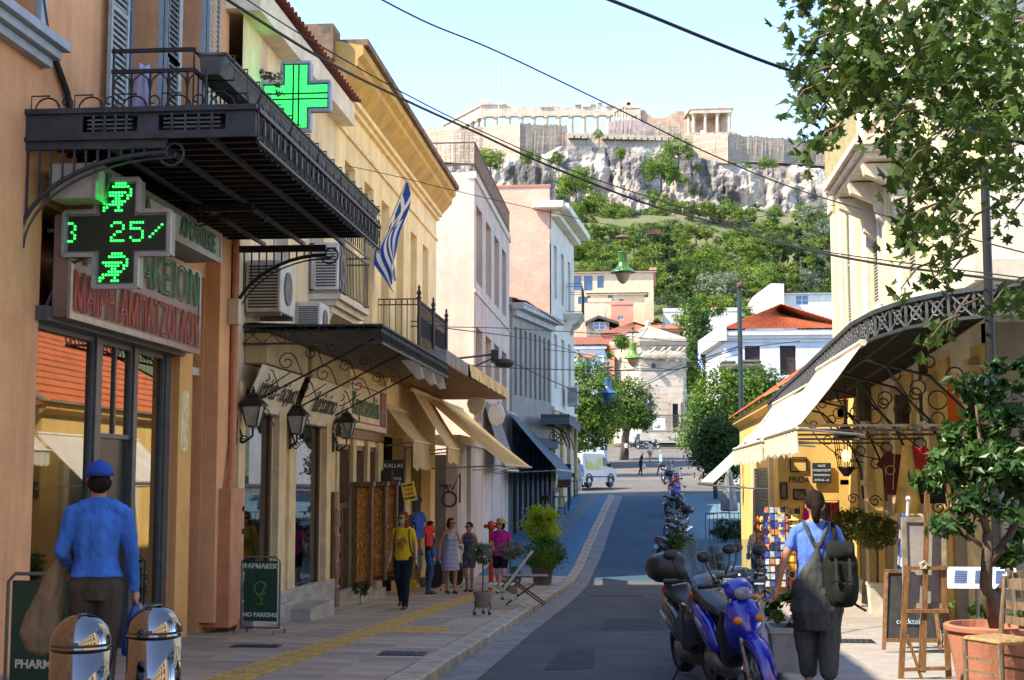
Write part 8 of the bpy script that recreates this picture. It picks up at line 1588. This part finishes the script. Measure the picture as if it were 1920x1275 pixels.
def person(label, loc, rz, H=1.7, legs=(0, 0), arms=None, vox=.012, sk=None, hair=None, hairk='short', top=None, topk='tee', bot=None, botk='trousers', shoe=None, look=0, glasses=False, hat=None, waist=1.0, build=1.0, stoop=0):
    """legs: fore-aft foot offsets (left, right), minus = forward; figure faces -y"""
    sk = sk or skin; k = H/1.7; t = thing('person', label, 'person', (0, 0, 0)); fine = vox < .015; B = build; female = hairk not in ('short', 'cap')
    hipz = .90-.02*max(abs(l) for l in legs)*2; hw = .09*B; shw = (.165 if female else .19)*B; ly = -.10*stoop
    J = {}
    for i, s in enumerate((1, -1)):
        fo = legs[i]; lift = .05 if fo > .12 else 0
        J['hip%d' % i] = (s*hw, 0, hipz); J['knee%d' % i] = (s*hw*.95, fo*.45-.05-(.04 if lift else 0), .48+lift*.5); J['ank%d' % i] = (s*hw*.8, fo, .09+lift)
        J['sh%d' % i] = (s*(shw-.012), ly, 1.365); a = (arms or {}).get(i) or ((s*(shw+.05), ly+.03, 1.10), (s*(shw+.06), ly-.04, .87)); J['el%d' % i], J['wr%d' % i] = a
    hx, hy, hz = 0, ly-.02-.05*stoop, 1.585-.03*stoop
    q = MB()
    ell(q, [(0, 0, hipz-.08, .11*B, .09), (0, 0, hipz, .158*B, .11*B), (0, ly*.2, 1.0, .15*B*waist, .10*B), (0, ly*.4, 1.08, .125*B*waist, .085*B), (0, ly*.7, 1.22, .145*B, .10*B), (0, ly, 1.33, .165*B, .10), (0, ly, 1.40, .13, .07), (0, ly-.005, 1.44, .06, .055)])
    q.tube([(0, ly, 1.38), (0, (ly+hy)/2, 1.47), (hx, hy+.01, 1.54)], [.062, .05, .05], 12)
    for i, s in enumerate((1, -1)):
        limb(q, [J['hip%d' % i], J['knee%d' % i], (J['knee%d' % i][0]*.95, (J['knee%d' % i][1]+J['ank%d' % i][1])/2+.025, .30), J['ank%d' % i]], [.082*B, .052, .05*B, .034]); a = Vector(J['ank%d' % i]); q.tube([a+Vector((0, .04, -.055)), a+Vector((0, -.05, -.05)), a+Vector((0, -.15, -.062))], [.034, .037, .026], 10, flat=.75)
        limb(q, [J['sh%d' % i], J['el%d' % i], J['wr%d' % i]], [.046*B, .034, .024]); q.tube([(s*.03, ly+.01, 1.44), (s*.10, ly+.005, 1.405), J['sh%d' % i]], [.04, .045, .045], 8); hand(q, J['wr%d' % i], J['el%d' % i], -s, 1.05, fine)
    body = [(v, None) for v in q.v]
    # head, turned by look
    h = MB(); Mr = Matrix.Rotation(look, 3, 'Z'); h.ball((0, 0, .012), (.073, .090, .108), 20, 14); h.ball((0, -.03, -.05), (.052, .058, .06), 14, 10); h.tube([(0, -.088, .02), (0, -.108, -.014), (0, -.088, -.024)], [.008, .015, .011], 8)
    for s in (1, -1): h.ball((s*.074, .008, -.004), (.012, .02, .03), 8, 6)
    h.tube([(-.022, -.086, -.05), (0, -.094, -.048), (.022, -.086, -.05)], .008, 6)
    q.v += [Mr @ v+Vector((hx, hy, hz)) for v in h.v]; off = len(q.v)-len(h.v); q.f += [tuple(off+i for i in f) for f in h.f]; q.mi += [0]*len(h.f)
    parts = [('body', q, sk, 2 if fine else 1, 0)]
    ins = lambda p: Mr @ Vector(p)+Vector((hx, hy, hz))
    q = MB(); hm = hair
    if hat != 'none':
        hb = MB(); hb.ball((0, .004, .036 if hairk != 'cap' else -.01), (.084, .106 if hairk != 'cap' else .096, .100 if hairk != 'cap' else .06), 18, 12)
        if hairk == 'long': hb.loft([[(.085*math.cos(a)*w_, .03+.07*math.sin(a)*w_, z) for a in [math.pi*2*k_/12 for k_ in range(12)]] for z, w_ in ((.05, 1), (-.05, 1.1), (-.13, 1.12), (-.19, .8))]); 
        if hairk == 'bob': hb.ball((0, .03, -.03), (.1, .085, .1), 14, 8); hb.ball((.05, .01, -.08), .045); hb.ball((-.05, .01, -.08), .045)
        if hairk == 'pony': hb.ball((0, .1, .05), .045); hb.tube([(0, .11, .05), (0, .135, .0), (0, .12, -.1), (0, .1, -.15)], [.035, .045, .04, .015], 10)
        if hairk == 'bun': hb.ball((0, .1, .05), .04)
        if hairk in ('short', 'cap'): hb.ball((0, .04, -.01), (.078, .068, .075), 14, 8)
        cut = [Mr @ v+Vector((hx, hy, hz)) for v in hb.v]; q.v = cut; q.f = hb.f; q.mi = hb.mi
        me = fuse(q, max(.008, vox*.8), 1, .004, 18)
        # clear the face
        import bmesh as _b
        bm = _b.new(); bm.from_mesh(me); inv = Mr.inverted(); rm = []
        for v in bm.verts:
            p = inv @ (v.co-Vector((hx, hy, hz)))
            if p.y < -.03 and p.z < .078-.25*max(0, abs(p.x)-.03) and abs(p.x) < .075: rm.append(v)
        _b.ops.delete(bm, geom=rm, context='VERTS'); bm.to_mesh(me); bm.free(); me.materials.append(hm); link('hair', me, t)
    for s in (1, -1):
        e = MB(); e.ball(ins((s*.028, -.082, .012)), (.011, .008, .007), 8, 6)
        if not glasses: e.build('eye', dark, t)
    q = MB(); q.ball(ins((0, -.092, -.05)), (.022, .006, .008), 8, 5); q.build('mouth', mat('lips', (.35, .1, .08), .5, 0), t)
    if glasses:
        q = MB()
        for s in (1, -1): q.ball(ins((s*.033, -.092, .014)), (.027, .008, .021), 10, 6); q.bar(ins((s*.06, -.08, .018)), ins((s*.078, .0, .02)), .006)
        q.bar(ins((-.012, -.098, .018)), ins((.012, -.098, .018)), .005); q.build('sunglasses', mat('lens_black', (.01, .01, .012), .1, 0), t)
    # clothes
    q = MB()
    if topk != 'none':
        low = .86 if topk in ('shirt', 'tee', 'coat') else 1.0; low = .62 if topk == 'coat' else .95 if topk == 'shirt' else low
        ell(q, [(0, 0, low, (.185 if topk == 'shirt' else .176)*B, .135*B), (0, ly*.2, 1.0, .163*B*waist, .118*B), (0, ly*.4, 1.08, (.145 if topk != 'coat' else .17)*B*waist, .108*B), (0, ly*.7, 1.22, .165*B, .122*B), (0, ly, 1.33, .172*B, .112), (0, ly, 1.385, .14, .085), (0, ly, 1.45, .066, .062)])
        if female: [q.ball((s*.065, ly*.8-.085, 1.235), (.06, .05, .06)) for s in (1, -1)]
        for i in (0, 1):
            s_, e_, w_ = Vector(J['sh%d' % i]), Vector(J['el%d' % i]), Vector(J['wr%d' % i])
            if topk in ('shirt', 'coat', 'long'): limb(q, [s_, e_, e_.lerp(w_, .5), w_.lerp(e_, .04)], [.056*B, .047, .042, .034]); q.tube([(0, ly+.01, 1.42), (s_.x*.55, ly+.005, 1.405), s_], [.062, .063, .058], 10); topk == 'shirt' and q.tube([(0, ly+.005, 1.42), (0, ly-.005, 1.475)], [.066, .06], 12)
            elif topk == 'tee': limb(q, [s_, s_.lerp(e_, .5)], [.055*B, .053*B]); q.tube([(0, ly+.01, 1.41), (s_.x*.55, ly+.005, 1.402), s_], [.058, .06, .057], 10)
        parts.append(('shirt' if topk != 'coat' else 'coat', q, top, 3, .011 if topk == 'shirt' else .007))
    q = MB(); 
    if botk in ('trousers', 'shorts', 'jeans', 'wide'):
        wd_ = 1.12 if botk != 'wide' else 1.5; ell(q, [(0, 0, hipz-.10, .13*B, .10), (0, 0, hipz, .168*B, .122*B), (0, 0, 1.03, .15*B*waist, .108*B)])
        if botk == 'wide': ell(q, [(0, 0, .55, .16, .13), (0, .01, .72, .22, .17), (0, 0, .95, .18, .13)])
        for i in (0, 1):
            h_, k_, a_ = Vector(J['hip%d' % i]), Vector(J['knee%d' % i]), Vector(J['ank%d' % i])
            if botk == 'shorts': limb(q, [h_, h_.lerp(k_, .62)], [.098*B, .088*B])
            elif botk == 'wide': limb(q, [h_, k_, a_+Vector((0, 0, .12))], [.12, .105, .075])
            else: limb(q, [h_, k_, k_.lerp(a_, .5)+Vector((0, .02, 0)), a_+Vector((0, 0, -.02))], [.098*B, .07, .063, .055])
        parts.append(('trousers' if botk != 'shorts' else 'shorts', q, bot, 3, .008))
    elif botk == 'dress':
        ell(q, [(0, 0, .52, .22*B, .19), (0, 0, .7, .2*B, .16), (0, 0, hipz, .172*B, .125*B), (0, 0, 1.06, .138*B*waist, .1*B), (0, ly, 1.22, .16*B, .118*B), (0, ly, 1.32, .155*B, .11), (0, ly, 1.36, .10, .08)]); [q.ball((s*.065, ly*.8-.08, 1.235), (.06, .05, .06)) for s in (1, -1)]; [q.tube([(s*.09, -.07, 1.32), (s*.1, ly-.02, 1.42), (s*.08, .08, 1.32)], .02, 6) for s in (1, -1)]
        parts.append(('dress', q, bot, 3, .007))
    if botk == 'romper': pass
    for nm, q_, m_, sm, wr in parts:
        me = fuse(q_, vox, sm, wr); me.materials.append(m_); link(nm, me, t)
    for i in (0, 1):
        q = MB(); a = Vector(J['ank%d' % i]); q.tube([a+Vector((0, .06, -.052)), a+Vector((0, 0, -.045)), a+Vector((0, -.1, -.055)), a+Vector((0, -.175, -.066))], [.038, .046, .044, .028], 10, flat=.75); q.build('shoe', shoe or blackp, t, smooth=True)
    if hat == 'cap':
        cm = mat('cap_blue', (.006, .05, .34), .8, .08, 5, .2, 60); q = MB(); 
        rings = [[ins((.096*math.cos(a)*c_, .004+.112*math.sin(a)*c_, .035+.105*s_)) for a in [math.pi*2*n/20 for n in range(20)]] for c_, s_ in [(math.cos(R(b)), math.sin(R(b))) for b in (0, 20, 40, 60, 80)]]; q.loft(rings); c1 = q.build('cap', cm, t, smooth=True)
        q = MB(); q.loft([[ins((x*w_, y, z+.0)) for x, y, z in ((-.075, -.08, .045), (-.06, -.15, .03), (0, -.175, .025), (.06, -.15, .03), (.075, -.08, .045))] for w_ in (1,)]+[[ins((x, y, z+.01)) for x, y, z in ((-.075, -.08, .045), (-.06, -.15, .03), (0, -.175, .025), (.06, -.15, .03), (.075, -.08, .045))]]); q.build('cap_peak', cm, t); q = MB(); q.ball(ins((0, 0, .14)), .01, 6, 4); q.build('cap_button', cm, t)
    if hat == 'sun': q = MB(); q.lathe([(.15, -.005), (.17, -.02), (.15, .0), (.1, .02), (.095, .08), (.07, .1), (.02, .105)], ins((0, .01, .045)), 20); q.build('sun_hat', mat('hat_tan', (.42, .22, .07), .8, .2, 9), t, smooth=True)
    for o in t.children: 
        if o.type == 'MESH': pass
    t.scale = (k, k, k); t.rotation_euler = (0, 0, rz); t.location = loc
    return t
g1 = lambda px, ppm_, z=PZ: Vector(((px-1198)/ppm_, F/ppm_, gz(F/ppm_)+z))
cl = lambda n, c, **kw: mat('cloth_'+n, c, .9, kw.pop('var', .12), kw.pop('scale', 5), .9, 15, spec=.15, stretch=(1.6, 1.6, .6), **kw)
hbk = mat('hair_dark', (.022, .014, .010), .7, .35, 30, spec=.12, bump=.7, bscale=60, stretch=(3, 3, .4)); hbr = mat('hair_brown', (.07, .03, .015), .7, .35, 30, spec=.12, bump=.7, bscale=60, stretch=(3, 3, .4)); hrd = mat('hair_auburn', (.22, .05, .015), .7, .35, 30, spec=.12, bump=.7, bscale=60, stretch=(3, 3, .4)); hgr = mat('hair_grey', (.4, .38, .36), .7, .35, 30, spec=.12, bump=.7, bscale=60, stretch=(3, 3, .4)); hbl = mat('hair_blond', (.5, .36, .17), .7, .35, 30, spec=.12, bump=.7, bscale=60, stretch=(3, 3, .4))
def att(t, mb, name, m, smooth=True): 
    o = mb.build(name, m, None, smooth=smooth); o.parent = t; return o
# man in blue
man = person('man in blue cap and blue shirt seen from behind by the pharmacy window', g1(163, 283), R(200), 1.72, (-.05, .05), {0: ((.225, .06, 1.12), (.18, -.16, 1.0)), 1: ((-.225, .04, 1.11), (-.25, -.03, .86))}, .009, skin_t, hbk, 'cap', cl('shirt_blue', (.05, .17, .58), var=.12), 'shirt', cl('trousers_olive', (.07, .062, .05)), 'trousers', None, look=R(8), hat='cap', build=.98)
q = MB(); q.loft([[(x+rx*math.cos(k*.524), y+ry*math.sin(k*.524)*(1+.2*math.sin(k*3)), z) for k in range(12)] for x, y, z, rx, ry in ((.22, -.1, 1.06, .05, .07), (.27, -.12, .95, .075, .10), (.32, -.1, .75, .11, .11), (.35, -.08, .58, .125, .1), (.34, -.06, .47, .085, .07), (.33, -.05, .44, .04, .04))])
me = fuse(q, .012, 2, .016, 6); me.materials.append(cl('coat_khaki', (.22, .17, .10))); o = link('carried_coat', me); o['label'] = 'khaki coat draped over the left arm of the man in the blue shirt'; o['category'] = 'coat'; o.scale = man.scale; o.rotation_euler = man.rotation_euler; o.location = man.location
q = MB(); q.loft([[(-.265+rx*math.cos(k*.785), -.02+ry*math.sin(k*.785)*(1+.25*(k % 2)), z) for k in range(8)] for z, rx, ry in ((.79, .012, .012), (.70, .05, .03), (.55, .09, .055), (.44, .09, .06), (.40, .05, .04))]); me = fuse(q, .01, 1, .012, 9); me.materials.append(mat('bag_blue', (.01, .05, .30), .35, .1, 6)); o = link('plastic_bag', me); o['label'] = 'dark blue plastic bag held by the man in the cap'; o['category'] = 'bag'; o.scale = man.scale; o.rotation_euler = man.rotation_euler; o.location = man.location
# woman in dungarees
wg = person('woman in grey dungarees and blue t-shirt walking away by the scooters', g1(1519, 229), R(178), 1.61, (-.06, .1), {1: ((.235*-1, .06, 1.12), (-.27, -.05, .90)), 0: ((.27, .05, 1.13), (.33, .04, .90))}, .009, skin_t, hbk, 'pony', cl('tee_blue', (.10, .20, .62)), 'tee', cl('dungaree_grey', (.06, .068, .07)), 'wide', mat('sandal', (.05, .03, .02)), build=1.04)
wg.children[0]
q = MB(); ell(q, [(0, .01, .9, .172, .13), (0, .01, 1.02, .158, .125), (0, .012, 1.08, .13, .125), (0, .014, 1.16, .08, .125), (0, .03, 1.22, .05, .105), (0, .07, 1.28, .03, .06)]); 
for s in (1, -1): q.tube([(s*.02, .115, 1.24), (s*.055, .112, 1.33), (s*.095, .07, 1.425), (s*.10, .0, 1.45), (s*.09, -.09, 1.36)], .018, 8, flat=1.2)
me = fuse(q, .009, 2, .006); me.materials.append(_M['cloth_dungaree_grey']); o = link('bib', me, wg)
q = MB(); q.lathe([(.027, 0), (.027, .02)], (-.268, -.042, .915), 14); q.ball((-.285, -.045, .925), (.01, .018, .018)); att(wg, q, 'wristwatch', alu)
bpk = thing('backpack', 'dark olive backpack hanging from the right shoulder of the woman in dungarees', 'backpack', wg.location); q = MB(); q.loft([*[sec(y, z, w_, h_, x, 20, 3.6) for y, z, w_, h_, x in ((.10, 1.04, .10, .18, -.17), (.13, 1.02, .13, .22, -.18), (.20, .99, .135, .235, -.19), (.27, .95, .115, .19, -.19), (.29, .93, .08, .13, -.19))]]); me = fuse(q, .011, 3, .006, 7); me.materials.append(cl('pack_olive', (.012, .014, .012))); link('pack_body', me, bpk)
for pts in ([(-.15, .14, 1.2), (-.15, .11, 1.34), (-.14, .04, 1.44), (-.14, -.05, 1.44), (-.17, -.12, 1.28), (-.2, .02, 1.0)], [(-.14, .13, .84), (-.26, .2, .8), (-.36, .3, .74)]): q = MB(); q.tube(pts, .02, 8, flat=.5); q.build('strap', _M['cloth_pack_olive'], bpk).matrix_parent_inverse = Matrix.Translation((0, 0, 0))
for o in bpk.children:
    if o.name.startswith('strap'): o.data.transform(Matrix.Translation(wg.location))
q = MB(); q.loft([*[sec(y, .88, w_, .085, -.19, 16, 5) for y, w_ in ((.27, .085), (.3, .085), (.31, .075))]]); o = q.build('pocket', _M['cloth_pack_olive'], None, smooth=True); o.parent = bpk
q = MB(); q.loft([sec(y, z, w_, h_, -.18, 16, 4) for y, z, w_, h_ in ((.06, 1.255, .1, .03), (.18, 1.25, .12, .045), (.27, 1.18, .11, .04))]); o = q.build('top_flap', _M['cloth_pack_olive'], None, smooth=True); o.parent = bpk
for x_ in (-.13, -.24): q = MB(); q.bar((x_, .305, 1.16), (x_, .335, .95), .022, .008); q.cbox((x_, .335, .99), (.035, .012, .025)); o = q.build('buckle_strap', rubber, None); o.parent = bpk
bpk.rotation_euler = wg.rotation_euler; bpk.scale = wg.scale
# woman in yellow
yw = person('woman in mustard t-shirt and dark jeans walking towards the camera', g1(757, 107), R(-6), 1.68, (-.16, .16), {0: ((.23, -.02, 1.12), (.26, -.12, .90)), 1: ((-.22, .05, 1.12), (-.23, -.05, .92))}, .013, skin, hrd, 'long', cl('mustard', (.66, .43, .015)), 'tee', cl('denim_dark', (.015, .017, .03)), 'jeans', mat('shoe_brown', (.12, .04, .03)), look=R(-32), glasses=True)
q = MB(); 
for i in range(26): a = i*2.4; r_ = .012*math.sqrt(i)*1.3; q.ball((r_*math.cos(a)*1.0, -.155+.25*abs(r_*math.cos(a)), 1.15+r_*math.sin(a)*1.5), (.014, .012, .012), 6, 4)
att(yw, q, 'shirt_print', mat('print_grey', (.12, .10, .04), .9))
for s in (1, -1): q = MB(); q.tube([(s*.12, -.08, 1.40), (s*.135, -.14, 1.25), (s*.15, -.11, 1.05), (s*.17, .02, .95)], .014, 6, flat=.5); att(yw, q, 'bag_strap', mat('strap_brown', (.04, .02, .012)))
q = MB(); q.tube(arc((.262, -.125, .9), .027, 0, 360, 10, (1, 0, 0), (0, 1, 0)), .01, 5); att(yw, q, 'bracelet', rubber)
# group by the pier
stripe = cl('striped_dress', (.42, .44, .60), var=0); n_ = stripe.node_tree.nodes; l_ = stripe.node_tree.links; w = n_.new('ShaderNodeTexWave'); w.bands_direction = 'Z'; w.inputs['Scale'].default_value = 11; tc = n_.new('ShaderNodeTexCoord'); l_.new(tc.outputs['Object'], w.inputs['Vector']); r_ = n_.new('ShaderNodeValToRGB'); r_.color_ramp.elements[0].color = (.07, .09, .28, 1); r_.color_ramp.elements[1].color = (.6, .6, .68, 1); r_.color_ramp.elements[0].position = .4; r_.color_ramp.elements[1].position = .6; l_.new(w.outputs[0], r_.inputs[0]); l_.new(r_.outputs[0], n_['Principled BSDF'].inputs['Base Color'])
sd = person('woman in blue and white striped dress with dark bobbed hair', g1(846, 83), R(25), 1.68, (-.08, .06), {0: ((.22, -.06, 1.12), (.16, -.22, 1.08)), 1: ((-.24, .04, 1.13), (-.27, -.02, .93))}, .014, skin_t, hbr, 'bob', None, 'none', stripe, 'dress', mat('sandal', (.05, .03, .02)), look=R(30), glasses=True)
for s in (1, -1): q = MB(); q.tube([(s*.10, -.09, 1.30), (s*.12, -.02, 1.42), (s*.12, .1, 1.3)], .022, 6, flat=.5); att(sd, q, 'rucksack_strap', mat('strap_teal', (.01, .2, .22)))
q = MB(); q.cbox((.15, -.3, 1.08), (.12, .01, .09), Matrix.Rotation(.6, 3, 'X')); att(sd, q, 'folded_map', white)
gr_ = person('woman in dark grey sleeveless playsuit wearing sunglasses', g1(881, 80), R(-8), 1.60, (-.04, .05), {1: ((-.2, -.06, 1.12), (-.14, -.2, 1.08))}, .014, skin_t, hbk, 'bun', cl('romper_grey', (.055, .06, .08), col2=(.11, .12, .15), scale=30), 'vest', _M.get('x') or mat('cloth_romper_grey', (0, 0, 0)), 'shorts', mat('sandal', (.05, .03, .02)), look=R(-30), glasses=True)
q = MB(); q.tube([(.1, -.1, 1.38), (0, -.135, 1.2), (-.13, -.1, 1.02)], .014, 6, flat=.5); att(gr_, q, 'bag_strap', blackp)
pk = person('woman in bright magenta top, dark shorts and tan sun hat', g1(940, 82), R(-10), 1.66, (-.12, .12), {1: ((-.24, -.02, 1.14), (-.28, -.14, 1.0)), 0: ((.24, .0, 1.12), (.2, -.12, .98))}, .014, skin, hbk, 'bob', cl('magenta', (.50, .02, .27)), 'tee', cl('shorts_black', (.012, .01, .012)), 'shorts', mat('sandal', (.05, .03, .02)), look=R(-20), glasses=True, hat='sun', build=1.1)
q = MB(); c = at_y(921, 985, 33.6); zg = gz(33.6)+PZ; q.lathe([(.06, zg), (.06, c.z-.1), (.10, c.z-.08), (.10, c.z), (.08, c.z+.07), (.03, c.z+.11)], (c.x, 33.6, 0), 14); q.ball((c.x-.14, 33.6, c.z-.02), .05); q.ball((c.x+.14, 33.6, c.z-.02), .05); o = q.build('fire_hydrant', mat('hydrant_red', (.45, .025, .02), .4, .1, 4)); o['label'] = 'red standpipe hydrant behind the woman in magenta'; o['category'] = 'hydrant'
wt = person('woman in white long sleeved top and jeans walking away on the right', g1(1412, 70), R(170), 1.62, (-.14, .16), {}, .016, skin, mat('hair_copper', (.25, .08, .03), .7, .35, 30, spec=.12, bump=.7, bscale=60, stretch=(3, 3, .4)), 'bun', cl('white_top', (.58, .56, .56)), 'long', cl('denim_blue', (.06, .12, .22)), 'jeans', white)
q = MB(); q.tube([(-.14, -.02, 1.43), (0, .12, 1.25), (.15, .10, 1.05), (.2, .02, .9)], .014, 6, flat=.5); att(wt, q, 'bag_strap', blackp); q = MB(); q.loft([sec(-.05, .84, .05, .1, .23), sec(.1, .84, .05, .1, .23)]); att(wt, q, 'shoulder_bag', blackp)
# far people
V2 = .028
person('blond person in checked shirt and white trousers behind the white van', g1(1087, 36.8), R(180), 1.62, (0, .06), {}, V2, skin, hbl, 'bob', cl('check', (.35, .35, .38), col2=(.62, .62, .62), scale=14), 'coat', cl('white_trousers', (.6, .6, .6)), 'trousers', white)
ow = person('elderly woman in black coat crossing the road with a pale blue bag', g1(1201, 26.8), R(95), 1.62, (-.1, .12), {}, V2, skin, hgr, 'bun', cl('black_coat', (.015, .015, .018)), 'coat', _M['cloth_shorts_black'], 'trousers', stoop=1)
q = MB(); q.cbox((.02, -.22, .62), (.1, .28, .36)); att(ow, q, 'carrier_bag', mat('bag_pale_blue', (.35, .5, .6)))
person('balding man in pale blue shirt striding left across the road', g1(1239, 27), R(-80), 1.74, (-.3, .3), {}, V2, skin, hgr, 'short', cl('pale_blue', (.25, .42, .7)), 'shirt', cl('navy', (.015, .02, .06)), 'trousers')
person('woman in black trousers and pale vest on the square beside the tree trunk', g1(1175, 21.2), R(150), 1.66, (-.12, .1), {}, V2, skin_t, hbk, 'long', cl('pale_vest', (.5, .45, .4)), 'vest', _M['cloth_shorts_black'], 'trousers')
person('man in white shirt and khaki shorts walking up beside the blue car', g1(1219, 22.4), R(165), 1.78, (-.22, .2), {}, V2, skin_t, hbk, 'short', cl('white_shirt', (.65, .65, .65)), 'tee', cl('khaki', (.35, .27, .16)), 'shorts')
person('distant person in dark blue dress at the tower end of the street', g1(1221, 15.5), R(180), 1.66, (-.1, .1), {}, V2, skin_t, hbk, 'long', None, 'none', cl('dark_blue_dress', (.03, .05, .12)), 'dress')
person('person in grey jumper stooping by the t-shirt shop beside the suitcase', g1(806, 84), R(110), 1.6, (0, .05), {}, .016, skin_t, hbk, 'bob', cl('jumper_grey', (.06, .05, .06)), 'long', cl('blue_skirt', (.05, .09, .2)), 'trousers')
# ================================================================ the street behind the camera (seen in glass and steel)
for nm, l_, x0, x1, y0, y1, h, m in (('building', 'plain orange house further down the left side behind the viewer', -14, -5.72, -40, 4.9, 10.5, orange), ('building', 'cream house on the right side behind the viewer', 6.6, 15, -36, 7.5, 9.5, cream), ('building', 'pale house closing the lower end of the street', -5.6, 6.5, -46, -41, 13, wgold)):
    t = thing('street_house', l_, 'building', ((x0+x1)/2, (y0+y1)/2, 0)); q = MB(); q.box((x0, y0, -.2), (x1, y1, h)); q.build('wall', m, t); s = 1 if x0 < -6 else -1
    if y1-y0 > 10:
        X = x1 if s > 0 else x0; y = y0+2
        while y < y1-2:
            for z, hh in ((.3, 2.4), (4.2, 2.2), (7.2, 1.8)): q = MB(); q.box((min(X, X+s*.03), y, z), (max(X, X+s*.03), y+1.3, z+hh)); q.build('window', PANE, t)
            y += 2.9
